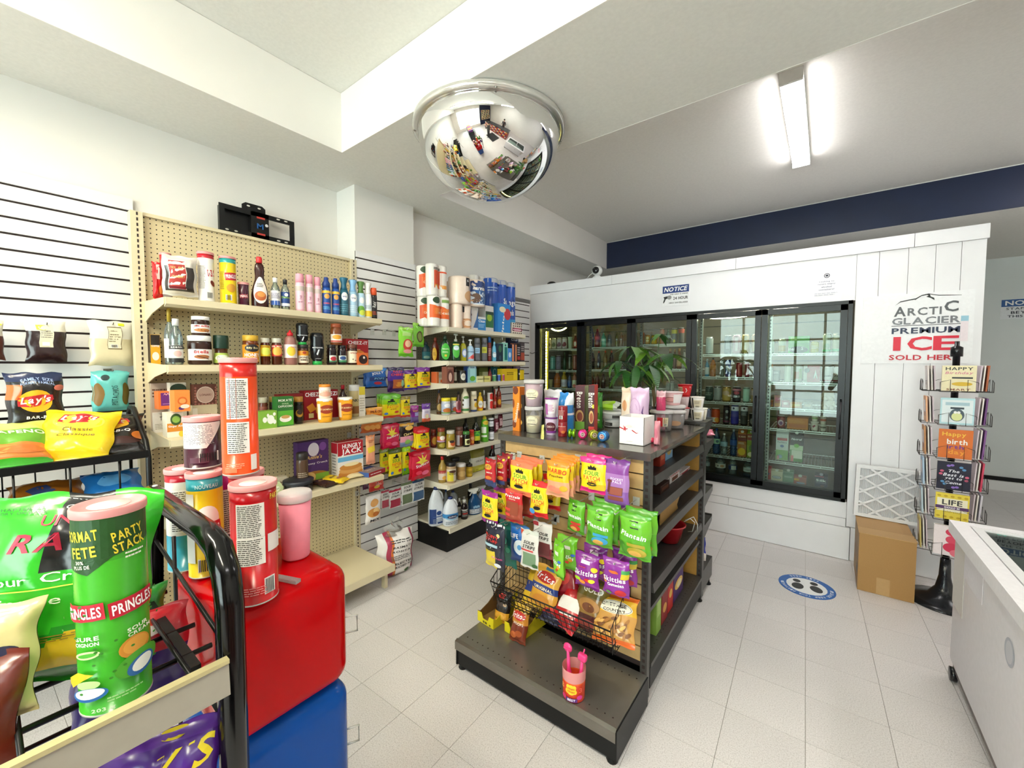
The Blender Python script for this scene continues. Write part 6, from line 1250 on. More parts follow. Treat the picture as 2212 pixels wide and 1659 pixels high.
ib('purple gummies bag with rainbow band beside the plain purple bag',1465,1765,1285,1690,.22,gum,[('T','Skittles',0,.50,.86,.13,'fff',{'rot': 4}),('T','Gummies',.1,.37,.62,.08,'fff',{'rot': 4}),('E',.45,.16,.20,.10,'c82a34'),('E',-.4,.12,.12,.05,'6aa84a'),('E',-.1,.7,.2,.04,'d86a2a')],dup=1,duplab='purple gummies bag behind the rainbow-banded one',dupstep=.10,d=.05)

K3 = crop(960,1200,3.614)
bx0,bx1 = onY(1130,1.62,.55),onY(1390,1.62,.45)
bk = hub('wire_basket','black sloping wire basket hooked on the tan end panel','basket',(0,0,0))
ZBk = .50; yb0,yb1,yf0,yf1 = IY0-.012,IY0-.012,IY0-.20,IY0-.20
XL,XR = -1.375,-.70
def bz(y,t): return (.345 if y > IY0-.05 else .335)+t*(.26 if y > IY0-.05 else .105)
g = G()
rim = [(XL,IY0-.014,.60),(XR,IY0-.014,.60),(XR,IY0-.24,.455),(XL,IY0-.24,.455)]
g.tube(rim,.004,6,closed=True); link('rim_wire',g.mesh('rim_wire','blackwire'),bk)
g = G()
for k in range(1,4):
    t = k/4; g.tube([(XL,IY0-.24+.05*t,.455-.13*t),(XR,IY0-.24+.05*t,.455-.13*t)],.0022,5)
for i in range(27):
    x = XL+(XR-XL)*i/26; g.tube([(x,IY0-.24,.455),(x,IY0-.19,.325),(x,IY0-.014,.345),(x,IY0-.014,.60)],.0017,5)
for k in range(5): yy = IY0-.18+.035*k; g.tube([(XL,yy,.326+.004*k),(XR,yy,.326+.004*k)],.0022,5)
for k in range(4): zz = .40+.05*k; g.tube([(XL,IY0-.016,zz),(XR,IY0-.016,zz)],.0022,5)
for x in (XL,XR):
    for k in range(1,8):
        y = IY0-.014-.226*k/8; zt = .60-.145*k/8; g.tube([(x,y,zt),(x,y,.335)],.0017,5)
    for k in range(1,4): g.tube([(x,IY0-.016,.345+.06*k),(x,IY0-.235+.02*k,.335+.03*k)],.0022,5)
tag(link('basket_grid',g.mesh('basket_grid','blackwire'),bk),kind='stuff')
def inbag(lab,xp,Y,Z,w,h,d,col,des,yaw=0,tilt=-28,roll=0,name='chip_bag'):
    X = onY(xp,Y,Z); R = Matrix.Rotation(yaw,3,'Z') @ Matrix.Rotation(radians(tilt),3,'X') @ Matrix.Rotation(roll,3,'Y')
    return put(name,lab,'bag',pouch(w,h,d,col,des,seed=int(xp),crinkle=.5),(X,Y,Z),R.to_euler()[:])
def fri(u,v): return 'e8b040' if v > .55 else ('24387c' if v > .38 else 'd8a038')
inbag('yellow and navy corn chip bag leaning in the wire basket',1168,1.70,.37,.165,.20,.05,fri,[('E',0,.74,.36,.14,'c02a1c'),('T','fritos',0,.74,.66,.16,'fff',{'i': .2,'rot': -6}),('T','ORIGINAL',0,.46,.7,.07,'f0e8d0'),('E',0,.2,.3,.12,'c8842a'),('R',.5,.94,.7,.06,'4a90b8')],tilt=-20,roll=.08)
inbag('red and white snack bag lying in the wire basket',1210,1.66,.345,.15,.20,.05,'b81a22',[('R',0,.55,.9,.3,'e4e0dc',12),('R',0,.3,.5,.06,'e4e0dc',12)],tilt=-42,roll=.25)
inbag('crumpled dark red snack bag behind the red and white one',1222,1.76,.44,.15,.17,.045,'8a1420',[('E',0,.5,.3,.2,'b8302a')],tilt=-24,roll=-.3)
def gold(u,v): return '6a5a1c' if v > .62 else ('8a6a34' if v > .30 else '4a2018')
inbag('dark gold pretzel bag standing in the wire basket',1268,1.70,.35,.17,.25,.06,gold,[('T','ROLD',.1,.88,.5,.08,'2a2414'),('T','GOLD',.1,.74,.62,.12,'e8e0c8'),('E',0,.46,.34,.12,'a8783a'),('E',0,.42,.2,.08,'6a3a1c'),('E',0,.14,.34,.08,'8a3a30')],tilt=-22,name='pretzel_bag')
def cot(u,v): return 'd8641c' if (v > .90 or v < .08) else ('e8b42a' if v > .60 else 'c89448')
pz = [('E',0,.72,.44,.14,'f4eed8'),('E',0,.72,.42,.125,'1f1d14'),('E',0,.72,.41,.118,'f4eed8'),('T','COTTAGE',0,.76,.62,.075,'1c1a14'),('T','COUNTRY',0,.65,.56,.06,'1c1a14')]
rr = random.Random(4)
for i in range(26): pz.append(('E',rr.uniform(-.8,.8),rr.uniform(.14,.52),.085,.035,['7a4a1c','e0b060','a8702c'][i % 3],rr.uniform(0,90)))
inbag('yellow and orange pretzel bag, largest in the wire basket',1322,1.67,.365,.20,.20,.06,cot,pz,tilt=-36,roll=-.12,name='pretzel_bag')
inbag('yellow and blue snack bag deep in the wire basket',1148,1.72,.345,.13,.17,.045,'d8b02a',[('R',0,.5,.9,.3,'24387c')],tilt=-30)
inbag('dark snack bag under the red one in the wire basket',1190,1.66,.338,.15,.10,.04,'2a2a4a',[('R',0,.5,.9,.3,'c83a34')],tilt=-55)

def tray(lab,x0,y0,w,d,yaw):
    r = hub('display_tray',lab,'tray',(x0,y0,.156),yaw)
    t = .003; hb,hf = .15,.045
    g = G(); g.box(-w/2,w/2,-d/2,d/2,0,t,'8a6a3c'); link('tray_floor',g.mesh('tray_floor','card'),r)
    for s in (-1,1):
        g = G(); x = s*w/2; g.prism([(-d/2,0),(-d/2,hf+.012),(-d/2+.02,hf),(-.02,.065),(.02,.09),(.05,.12),(d/2,hb),(d/2,0)],x-t/2,x+t/2,'d8c820' if s > 0 else '7a5a30','yz')
        link('tray_side',g.mesh('tray_side','card'),r)
    g = G(); g.prism([(-w/2,0),(-w/2,hf+.01),(-w/4,hf+.01),(-w/4+.012,hf-.018),(w/4-.012,hf-.018),(w/4,hf+.01),(w/2,hf+.01),(w/2,0)],-d/2-t/2,-d/2+t/2,'e0d01c','xz')
    f = link('tray_front',g.mesh('tray_front','card'),r)
    P = prints(flatS(-d/2-t/2),[('R',-w*.1,.012,.012,.012,'5a5210'),('R',w*.05,.012,.016,.012,'5a5210'),('R',w*.3,.01,.012,.01,'6a6214')])
    link('label_print',P.mesh('label_print','ink'),f)
    g = G(); g.box(-w/2,w/2,d/2-t,d/2,0,hb,'6a4a28'); link('tray_back',g.mesh('tray_back','card'),r)
p1 = at(1040,1348,'Z',.156); p2 = at(1085,1372,'Z',.156)
tray('brown-inside yellow cardboard tray at the corner of the metal base',p1.x+.03,p1.y+.11,.125,.20,-.10)
tray('yellow cardboard tray holding a corn snack bag in front of the basket',p2.x+.06,p2.y+.13,.125,.20,-.10)
inbag('black and red snack bag in the corner cardboard tray',1083,1.735,.162,.10,.17,.045,bands((0,'d89a2a'),(.35,'1f1715'),(.9,'2a1c18')),[('E',0,.84,.24,.08,'c02a24'),('R',0,.6,.6,.1,'3a2a22'),('E',0,.22,.34,.1,'e0a83a'),('E',.5,.6,.1,.05,'d8b890')],tilt=-12,name='snack_bag')
inbag('brown corn hoop snack bag in the front cardboard tray',1117,1.655,.162,.105,.19,.045,bands((0,'7a3018'),(.5,'c8842a'),(.8,'d8b040')),[('E',0,.70,.42,.12,'c02a1c'),('T','Fritos',0,.70,.8,.14,'fff',{'i': .2,'rot': 4}),('T','HOOPS',.05,.50,.6,.07,'f0e0c8'),('E',-.3,.2,.2,.08,'b8602c'),('E',.3,.26,.2,.08,'a8501f')],tilt=-16,name='snack_bag')
pb = at(1231,1512,'Z',.156); bh = .135
lb = hub('lollipop_bucket','red and orange see-through bucket of pink lollipop wands on the metal base','bucket',(pb.x,pb.y+.035,.156),.25)
rb = .05
link('bucket',G().lathe([(rb*.93,0,'c8323a'),(rb*.95,.004,'e0482c'),(rb,.08,'e8602c'),(rb*1.0,.086,'e8602c')],28,'e0502c',cap1=False).mesh('bucket','gloss'),lb)
link('clear_sleeve',G().lathe([(rb*1.0,.086),(rb*1.02,.135)],28,'fff',cap0=False,cap1=False).mesh('clear_sleeve','pinklid'),lb)
P = prints(lambda u,v,l: ((rb*.99+l)*sin(u/rb),-(rb*.99+l)*cos(u/rb),v),[('E',0,.058,.021,.022,'f0d02a'),('E',-.013,.07,.009,.010,'f0d02a'),('E',.013,.07,.009,.010,'f0d02a'),('E',-.016,.052,.009,.010,'f0d02a'),('E',.016,.052,.009,.010,'f0d02a'),('T','Chupa',0,.064,.030,.010,'d8301c',{'i': .2}),('T','Chups',0,.051,.030,.010,'d8301c',{'i': .2}),('R',.002,.016,.05,.016,'5a2a78'),('T','BEST',.002,.016,.032,.010,'fff'),('T','B',-.038,.066,.014,.020,'f09a4a'),('T','3',.04,.06,.014,.02,'f0604a'),('E',.036,.03,.012,.01,'d83a90'),('E',-.03,.025,.01,.01,'c82a6a')])
link('label_print',P.mesh('label_print','ink'),lb)
solid('hotpink','ee3f86',.3)
for i,(x,y,h,lean_) in enumerate([(-.02,0,.215,-.02),(.022,.004,.20,.03)]):
    r = hub('lollipop_wand',['pink lollipop wand with round head leaning in the bucket','pink lollipop wand with faceted head leaning in the bucket'][i],'lollipop',(pb.x+x,pb.y+.035+y,.162),(0,lean_*3,0))
    g = G().lathe([(.006,0),(.011,.03),(.009,.045),(.012,.06),(.009,.075),(.012,.09),(.008,.105),(.006,h-.03)],12,'f06aa0'); link('handle',g.mesh('handle','hotpink'),r)
    g = G()
    if i == 0: g.lathe([(.001,-.006),(.019,-.004),(.021,0),(.019,.004),(.001,.006)],18,'ee3f86',Matrix.Translation((0,0,h-.02)) @ Matrix.Rotation(pi/2,4,'X')); g.box(-.018,.018,-.0075,-.0065,h-.025,h-.018,'f4d0dc')
    else: g.rbox(.04,.025,.03,.008,'e83a80',3,h-.035); g.tube([(0,0,h-.01),(.006,0,h+.02)],.003,6,'f0a0c0')
    link('head',g.mesh('head','hotpink'),r)

# ================================================================ THINGS ON THE ISLAND TOP
T1 = crop(1020,720,4.096); ZT = IZ+.0006
def tp(x,y): return at(T1[0](x),T1[1](y),'Z',ZT)
def cyl_at(xl,xr,yb,Z=ZT,Y=None):
    """round thing whose base front shows at row yb"""
    xm = T1[0]((xl+xr)/2); p = at(xm,T1[1](yb),'Z',Z) if Y is None else Vector((onY(xm,Y,Z),Y,Z))
    dep = (p-CC).dot(CF); r = .5*(xr-xl)/4.096/FPX*dep*.97; d = Vector((p.x,p.y,0)).normalized()
    if Y is None: p = p+d*r*.9
    return p,r
def topV(name,cat,lab,kind,xl,xr,yt,yb,body,cap,lc,des=(),Z=ZT,Y=None,yaw=0,h=None,group=None,pos=None,**kw):
    p,r = cyl_at(xl,xr,yb,Z,Y)
    if pos is not None: p = Vector((pos.x,pos.y,Z))
    hh = h or zat(p.x,p.y,T1[1](yt))-Z
    put(name,lab,cat,vessel(kind,r,hh,body,cap,lc,des,**kw),(p.x,p.y,Z),yaw+.8*atan2(-p.x,p.y),group)
    return p,Z+hh
def topB(name,cat,lab,xl,xr,yt,yb,d,cols,des,yaw=0,Y=None,group=None,Z=ZT,**kw):
    xm = T1[0]((xl+xr)/2); p = at(xm,T1[1](yb),'Z',Z) if Y is None else Vector((onY(xm,Y,Z),Y,Z))
    dep = (p-CC).dot(CF); w = (xr-xl)/4.096/FPX*dep; h = zat(p.x,p.y,T1[1](yt))-Z; p.x = max(p.x,IX0+w/2)
    put(name,lab,cat,carton(w,d,h,cols,des,**kw),(p.x,p.y+d/2,Z),yaw,group); return h
topB('cookie_box','carton','tall orange cookie box with brown circles at the corner of the island top',258,330,470,852,.05,['d86a1a','e88a2a','e8851e','d8741a','d8741a','d8741a'],[('E',-.2,.92,.40,.10,'6a2f14'),('E',-.75,.62,.4,.10,'7a3a18'),('E',.8,.38,.4,.10,'6a2f14'),('E',-.5,.16,.4,.09,'7a3a18'),('T','Gianduiotto',.15,.42,2.4,.07,'f4e8d8',{'rot': 80})])
topB('cookie_box','carton','plain white cookie box between the orange box and the dark one',336,392,466,800,.04,'e6e0da',[('L',0,.5,.7,.6,6,'b8a898')],Y=2.03)
topB('wafer_box','carton','dark brown wafer box with yellow sideways lettering',357,463,545,862,.06,['2a1e14','3a2a1c','241a12','2a1e14','241a12','241a12'],[('T','GRISBI',-.25,.60,1.5,.15,'e8c84a',{'rot': 90}),('E',.1,.24,.26,.08,'e0b050'),('E',.1,.24,.16,.05,'f0dca0'),('T','cacao',.5,.7,.3,.03,'c8a050',{'rot': 90})])
dsn = lambda c: [('E',-.15,.52,.40,.30,c),('E',-.15,.52,.36,.27,'ece4c4'),('E',-.15,.68,.26,.08,'8a8068'),('E',-.15,.68,.24,.07,'ece4c4'),('L',-.15,.55,.5,.08,2,'6a6250'),('R',-.15,.34,.5,.04,'4a3a34'),('T','cotton candy',-.15,.46,.5,.05,'6a4a5a')]
p,z1 = topV('candy_floss_tub','tub','clear tub of pale yellow candy floss, lower of the stacked two','tub',462,626,645,886,'e8e2d2','f0ecea',None,dsn('b8b090'),mat='milky',fill=('ece0a8',.62),lr=(.12,.80),capmat='milkylid')
topV('candy_floss_tub','tub','clear tub of pink candy floss, upper of the stacked two','tub',446,624,410,640,'e8d4dc','f4ecf0',None,dsn('c8b8a8'),Z=z1+.001,pos=p,mat='milky',fill=('e2bccb',.84),lr=(.12,.80),capmat='milkylid')
p,z1 = topV('candy_cup','cup','purple-white candy cup, lower of the stacked two','cup',640,755,742,906,'c8b8d0','6a1f78',None,[('E',0,.45,.5,.4,'5a2030'),('T','CHOCO',0,.5,.7,.16,'e8d8d0'),('R',0,.08,1.9,.16,'7a2a88')])
topV('candy_cup','cup','purple-white candy cup with spouted lid, upper of the stacked two','cup',636,756,572,742,'d8d0dc','8a1f8a',None,[('R',0,.5,.8,.8,'e8e8ea'),('L',0,.5,.6,.5,5,'b03a8a'),('R',-.8,.4,.3,.8,'b060a8')],Z=z1+.001,pos=p)
p,z1 = topV('mini_canister','canister','small dark red candy canister, lower of the stacked two','tin',757,843,782,916,'8a1a24','7a1420',None,[('E',.1,.5,.4,.3,'a83a34'),('E',.2,.3,.2,.12,'c86a2a'),('L',0,.75,.9,.1,1,'e0c0b0')])
topV('mini_canister','canister','small dark red candy canister, upper of the stacked two','tin',757,843,642,780,'8a1a24','a86a68',None,[('L',-.2,.6,.7,.4,4,'c8a098'),('K',-.3,.25,.3,.2)],Z=z1+.001,pos=p)
def yoyo(lab,xl,xr,yt,yb,col,des,turn):
    p,r = cyl_at(xl,xr,yb); r *= .92
    M = Matrix.Rotation(pi/2,4,'X')
    g = G().lathe([(r*.55,-r*.75),(r*.9,-r*.72),(r,-r*.5),(r,-r*.2),(r*.55,-r*.08),(r*.55,r*.08),(r,r*.2),(r,r*.5),(r*.9,r*.72),(r*.55,r*.75)],20,col,M)
    P = prints(lambda u,v,l: (u,-r*.75-l,v),[('P',[(r*.5*cos(radians(60*k)),r*.5*sin(radians(60*k))) for k in range(6)],'e8d8c8'),('P',[(r*.4*cos(radians(60*k)),r*.4*sin(radians(60*k))) for k in range(6)],des),('L',0,0,r*.6,r*.3,2,'f0e8d8')])
    put('candy_roll',lab,'candy',[('foil_body',g.mesh('foil_body','metalprint')),('label_print',P.mesh('label_print','ink'))],(p.x,p.y,ZT+r+.0005),turn,'foil candy rolls on the island top')
yoyo('green foil candy roll lying on its side on the island top',836,930,850,934,'7ab01e','5a7a1a',-1.2)
yoyo('pink foil candy roll on the island top',930,1024,842,940,'d82a78','5a2a3a',.45)
yoyo('olive gold foil candy roll on the island top',1026,1122,850,948,'a8a83a','6a4a2a',.75)
yoyo('blue foil candy roll on the island top',1106,1214,866,966,'3a78b8','8a3a3a',.05)
g = G(); q = tp(1090,850); g.tube([(0,0,0),(.02,.0,.012),(.045,.005,.014)],.003,6,'e8e4e0'); put('paper_stick','white lollipop stick lying over the olive foil roll','stick',[('stick',g.mesh('stick','satin'))],(q.x-.02,q.y,ZT+.045))
gx0,gx1 = tp(1268,985),tp(1545,988); w = (gx1.x-gx0.x); hh = zat(gx0.x,gx0.y,T1[1](740))-ZT
gb = hub('gift_bag','white paper gift carrier with printed red ribbon bow on the island top','gift bag',((gx0.x+gx1.x)/2,(gx0.y+gx1.y)/2+.075,ZT),.0)
g = G(); t = .002
for (a_,b_,c_,d_) in ((-w/2,w/2,-.075,-.075+t),(-w/2,w/2,.075-t,.075),(-w/2,-w/2+t,-.075,.075),(w/2-t,w/2,-.075,.075)): g.box(a_,b_,c_,d_,0,hh,'f0ecea')
g.box(-w/2,w/2,-.075,.075,0,t,'f0ecea'); link('paper_body',g.mesh('paper_body','card'),gb)
link('label_print',prints(flatS(-.075),N([('P',[(-.98,.58),(-.6,.52),(-.3,.55),(-.3,.58),(-.6,.56),(-.98,.62)],'c01c2c'),('P',[(0,.52),(.4,.42),(.6,.46),(.4,.45),(.1,.54)],'c01c2c'),('P',[(-.55,.62),(-.68,.70),(-.58,.56),(-.66,.48),(-.54,.52),(-.46,.46),(-.46,.62),(-.5,.66)],'c8202c'),('E',-.2,.66,.12,.06,'d8d4d0'),('L',-.1,.12,.25,.03,1,'b8b0a8'),('L',0,.66,.5,.1,2,'dedad6')],w,hh,True)).mesh('label_print','ink'),gb)
def topbag(name,cat,lab,xl,xr,yt,yb,Y,d,col,des,**kw):
    return bagat(name,cat,lab,T1[0](xl),T1[0](xr),T1[1](yt),T1[1](yb),'Y',Y,d,col,des,base=True,**kw)
def settle(o,Z=ZT): o.location.z = Z; return o
def zb(Y,x): return proj((onY(T1[0](x),Y,ZT),Y,ZT))[1]
def tb(name,cat,lab,xl,xr,yt,Y,d,col,des,**kw):
    yb = zb(Y,(xl+xr)/2); return bagat(name,cat,lab,T1[0](xl),T1[0](xr),T1[1](yt),yb,'Y',Y,d,col,des,base=True,**kw)
tb('bread_bag','bag','tall white bread bag with orange leaf print behind the gift carrier',1318,1442,482,2.30,.07,lambda u,v: 'e8d8c4' if v < .9 else 'e0c8b0',[('E',-.2,.62,.2,.12,'d8a070'),('E',.3,.3,.1,.05,'c86a30',30),('E',.1,.22,.1,.05,'c86a30',-30),('E',.4,.16,.1,.05,'b85a28',10),('E',-.3,.25,.1,.05,'d88a50')])
q = Vector((onY(T1[0](1370),2.30,1.35),2.30,1.35)); g = G(); g.tube([(0,0,.03),(.006,0,.08),(.022,0,.12)],.008,7,'f0ecea'); put('twist_tie_end','twisted white bag end standing above the bread bag','bag end',[('twist',g.mesh('twist','poly'))],(q.x,q.y,q.z-.012))
tb('lilac_pouch','bag','lilac pouch with thin line drawing behind the gift carrier',1397,1565,482,2.26,.09,'d8b8d8',[('E',-.3,.5,.34,.3,'c8a0c8'),('E',-.3,.5,.32,.28,'d8b8d8'),('T','Miss',-.25,.36,.4,.05,'a878b0',{'b': False}),('P',[(.5,.5),(.7,.65),(.62,.5),(.8,.42),(.6,.44)],'5a3a78')])
tb('white_bag','bag','white snack bag behind the purple candy cups',636,792,497,2.16,.06,'e4e2e6',[('L',0,.8,.5,.1,2,'b8a8b8'),('E',.1,.6,.2,.1,'c8d8b0')])
tb('blue_bag','bag','blue and white snack bag behind the small red canisters',775,896,525,2.12,.09,lambda u,v: 'e8eef4' if (u > .3 and v > .72) or (v > .45 and v < .52) else '2f86d0',[('T','Bugles',-.1,.62,.7,.1,'fff',{'rot': 40}),('E',0,.25,.3,.12,'e8eef6')])
bret = [('T','Breton',-.1,.68,1.7,.13,'f0e8e0',{'rot': -90}),('E',-.05,.32,.42,.14,'c89a5a'),('E',0,.31,.30,.10,'8a3a24'),('R',0,.10,1.96,.20,'7ab03a')]
topB('cracker_box','carton','tall dark red cracker box with green base',892,976,462,780,.10,['3a1018','7a2030','4a141c','c8cc9a','4a141c','8a2430'],bret,Y=2.22,group='tall cracker boxes',yaw=.25)
topB('cracker_box','carton','tall dark red cracker box with red base beside the plant',1010,1060,458,775,.10,['3a1018','c83a40','4a141c','d8504a','4a141c','4a141c'],[('T','Breton',-.1,.68,2.6,.13,'f0e8e0',{'rot': -90}),('E',-.05,.32,.42,.14,'d8b06a'),('E',0,.31,.30,.10,'a8502c'),('R',0,.06,1.96,.12,'d8403a'),('R',.6,.55,.3,.08,'e8e02a')],Y=2.20,group='tall cracker boxes',yaw=.25)
tb('green_bag','bag','green snack bag standing beside the cracker boxes',1078,1152,522,2.38,.06,bands((0,'2f7a24'),(.6,'4aa03a'),(.85,'3a8a34')),[('R',.3,.4,.4,.5,'8ad03a')])
p,z1 = topV('salad_tub','tub','white round deli tub with black label below the plant','flat',1168,1325,592,660,'dcdad8','e8e6e4',None,[('R',-.5,.5,.5,.8,'2a2826'),('L',-.5,.5,.4,.4,2,'a8a8a4')],Y=2.52,h=.052)
topV('salad_tub','tub','white round deli tub, upper of the stacked pair below the plant','flat',1172,1322,545,600,'d8d6d4','e6e4e2',None,[('R',.5,.5,.5,.8,'3a3836')],Z=z1+.001,pos=p,h=.046)
q = Vector((p.x-.03,p.y,z1+.048)); put('lime_pack','crinkled lime green pack lying on the deli tubs','bag',pouch(.15,.12,.04,lambda u,v: 'e0e8d8' if u > .6 else 'a8d82a',[],seed=8),(q.x,q.y-.06,q.z+.022),(radians(-78),0,.1))
lying('white_napkins','paper','white paper pack lying in front of the deli tubs',T1[0](1255),T1[1](690),ZT,.17,.13,.018,'e8e6e4',[],.1)
topV('salad_tub','tub','clear round tub of red and yellow sweets at the island edge','tub',1572,1775,680,868,'f0e8e6','f0ecec',None,[('R',0,.5,.34,.62,'c8202c'),('R',.42,.5,.26,.62,'e4d8b8'),('L',.42,.5,.2,.4,4,'8a6a4a'),('K',.42,.3,.14,.14)],mat='milky',capmat='milkylid')
p,z1 = topV('salad_tub','tub','clear round tub with brown sweets behind the red-labelled tub','tub',1672,1882,680,845,'ece6e6','f0eef0',None,[('E',.2,.3,.3,.2,'b89070')],mat='milky',capmat='milkylid',Y=2.70)
p,z1 = topV('salad_tub','tub','clear tub with wide lid behind the two sweets tubs','tub',1650,1876,632,690,'eadfe2','f0eaec',None,[],Y=2.80,mat='milky',capmat='milkylid',fill=('d8b8b0',.5))
topV('floss_cup','cup','pale pink cup with brown oval logo on the tub stack','cup',1692,1880,516,632,'e8b8bc','f0dcde',None,[('E',-.1,.4,.34,.28,'7a3a3a'),('E',-.1,.4,.30,.23,'d89a98'),('R',.7,.5,.5,.9,'ece4e6')],Z=z1+.001,pos=p)
tb('pink_pouch','bag','small pink pouch between the gift carrier and the red-labelled tub',1612,1662,775,2.06,.04,'d88a98',[('E',0,.5,.3,.2,'c86a80')])
tb('magenta_pouch','bag','magenta pouch standing beside the plant pot',1628,1712,510,2.55,.05,bands((0,'d87a98'),(.4,'c83a6a'),(.85,'e8b8c4')),[('E',0,.5,.3,.2,'b02a58')])
q = tp(1590,720); g = G().lathe([(.001,0),(.012,.003),(.016,.014),(.012,.025),(.001,.028)],14,'e03a5a'); put('red_candy_ball','small red candy ball beside the lilac pouch','candy',[('ball',g.mesh('ball','gloss'))],(onY(T1[0](1590),2.10,1.25),2.10,ZT))
FZ = 1.216
noodle = [('R',-.35,.5,.14,.96,'1c1a1a'),('R',.45,.45,.62,.7,'d8ccb0'),('L',.45,.55,.5,.3,4,'7a6a58'),('K',.45,.18,.34,.14),('L',-.8,.5,.4,.6,6,'c8c0b8')]
def ncup(lab,xl,xr,yt,Y,Z,body,cap,des,h):
    X = onY(T1[0]((xl+xr)/2),Y,Z); dep = (Vector((X,Y,Z))-CC).dot(CF); r = .5*(xr-xl)/4.096/FPX*dep*.9
    put('noodle_cup',lab,'cup',vessel('cup',r,h,body,cap,None,des,lr=(.05,.93)),(X,Y,Z),-.2,'noodle cups on the far end of the island'); return X
hc = .082
ncup('white noodle cup, lower one at the outer corner of the far top',1928,2056,640,3.03,FZ,'e4e0dc','e8e4e0',noodle,hc)
ncup('white noodle cup, upper one at the outer corner of the far top',1926,2056,500,3.03,FZ+hc+.001,'e4e0dc','e8e4e0',noodle,hc)
ncup('white noodle cup behind the corner stack on the far top',1975,2082,615,3.11,FZ,'e0dccc','e4dfd0',noodle,hc)
ncup('pink-rimmed noodle cup, lowest of the inner stack',1812,1925,610,3.05,FZ,'e6dadc','d8404a',[('R',.2,.5,.8,.8,'dcd0d4')],hc)
ncup('pink-rimmed noodle cup, middle of the inner stack',1808,1925,490,3.05,FZ+hc+.001,'e6d4d8','c83038',[('R',.2,.5,.8,.8,'d8c4c8')],hc)
ncup('red noodle cup on top of the inner stack',1815,1948,375,3.05,FZ+2*hc+.002,'b8141c','c01c24',[('R',-.25,.55,.7,.6,'d8ba98'),('L',-.25,.55,.5,.4,4,'6a3a2a'),('R',.6,.5,.5,.9,'d0141a'),('P',[(.5,.3),(.7,.5),(.5,.7),(.62,.72),(.8,.5),(.62,.3)],'f0e8e4')],hc)
PX,PY = onY(T1[0](1603),2.62,1.25),2.62
pl = hub('potted_plant','money tree with drooping five-fingered leaves in a black pot','plant',(PX,PY,ZT))
pr_ = .058
link('pot',G().lathe([(pr_*.72,0),(pr_,.115),(pr_*1.06,.115),(pr_*1.06,.13),(pr_*.94,.13),(pr_*.9,.11),(.001,.105)],24,'15161a').mesh('pot','satin'),pl)
solid('stembrown','6a5a3a',.7)
link('stem',G().tube([(0,0,.1),(.004,0,.17),(-.004,.002,.24),(0,0,.30)],.011,8,'6a5a34').mesh('stem','stembrown'),pl)
def leafmat():
    m,nt,b = _principled('leaf'); N_ = nt.nodes; L = nt.links
    oi = N_.new('ShaderNodeObjectInfo'); tc = N_.new('ShaderNodeTexCoord'); wv = N_.new('ShaderNodeTexWave'); wv.inputs['Scale'].default_value = 26; wv.inputs['Distortion'].default_value = .8
    L.new(tc.outputs['Object'],wv.inputs['Vector'])
    cr = N_.new('ShaderNodeValToRGB'); e = cr.color_ramp.elements; e[0].color = (*lin('14361a'),1); e[1].color = (*lin('6a962c'),1); x = e.new(.45); x.color = (*lin('2a5c22'),1)
    L.new(oi.outputs['Random'],cr.inputs[0])
    bp = N_.new('ShaderNodeBump'); bp.inputs['Strength'].default_value = .35; bp.inputs['Distance'].default_value = .004; L.new(wv.outputs['Fac'],bp.inputs['Height']); L.new(bp.outputs[0],b.inputs['Normal'])
    L.new(cr.outputs[0],b.inputs['Base Color']); b.inputs['Roughness'].default_value = .36; MATS['leaf'] = m
leafmat()
def leafmesh(L,W,droop):
    def S(a,b):
        t = b; w = W*sin(pi*min(1,t**.75))**.9*(1-.15*t); u = 2*a-1
        ang = -droop*t; x = L*(sin(droop*t)/droop if droop else t); z = -L*(1-cos(droop*t))/droop if droop else 0
        return (x,u*w,z+.12*abs(u)*w)
    return G().surf(S,4,12,'3a6a24').mesh('leaflet','leaf')
LM = [leafmesh(.22,.029,.9),leafmesh(.17,.025,1.3),leafmesh(.25,.030,.7)]
rl = random.Random(11)
for k,(x_,y_,dy,sc,dr) in enumerate([(1367,750,-.06,1.1,.0),(1336,780,.02,.95,.2),(1405,788,-.10,1.0,.5),(1438,766,.05,1.15,.0),(1350,800,-.04,.9,.5),(1392,756,.10,1.0,.1),(1375,790,-.12,.8,.8),(1418,780,.12,.8,.6),(1424,722,0,.55,.2)]):
    Y_ = PY+dy; tip = Vector((onY(x_,Y_,1.5)-PX,dy,zat(onY(x_,Y_,1.5),Y_,y_)-ZT)); base = Vector((0,0,.22+.006*k))
    st = link('leaf_stalk',G().tube([tuple(base),tuple((base+tip)/2+Vector((0,0,.02))),tuple(tip)],.0025,5,'5a7a2a').mesh('leaf_stalk','leaf'),pl)
    for j in range(6):
        o = link('leaflet',LM[(k+j) % 3],st,tuple(tip),(rl.uniform(-.3,.3),dr*rl.uniform(.2,1.2),j*1.047+k+rl.uniform(-.2,.2))); s_ = sc*rl.uniform(.85,1.1); o.scale = (s_,s_,s_)
wl = hub('door_reflection','white upright strip behind the plant standing in for a cooler door reflection','reflection_strip',(onY(1425,2.9,1.4),2.78,FZ-.012)); link('reflection_strip',G().box(-.011,.011,-.004,.004,0,.30,'f0f0f0').mesh('reflection_strip','satin'),wl)  # solid white strip built in place of a reflection on the cooler door

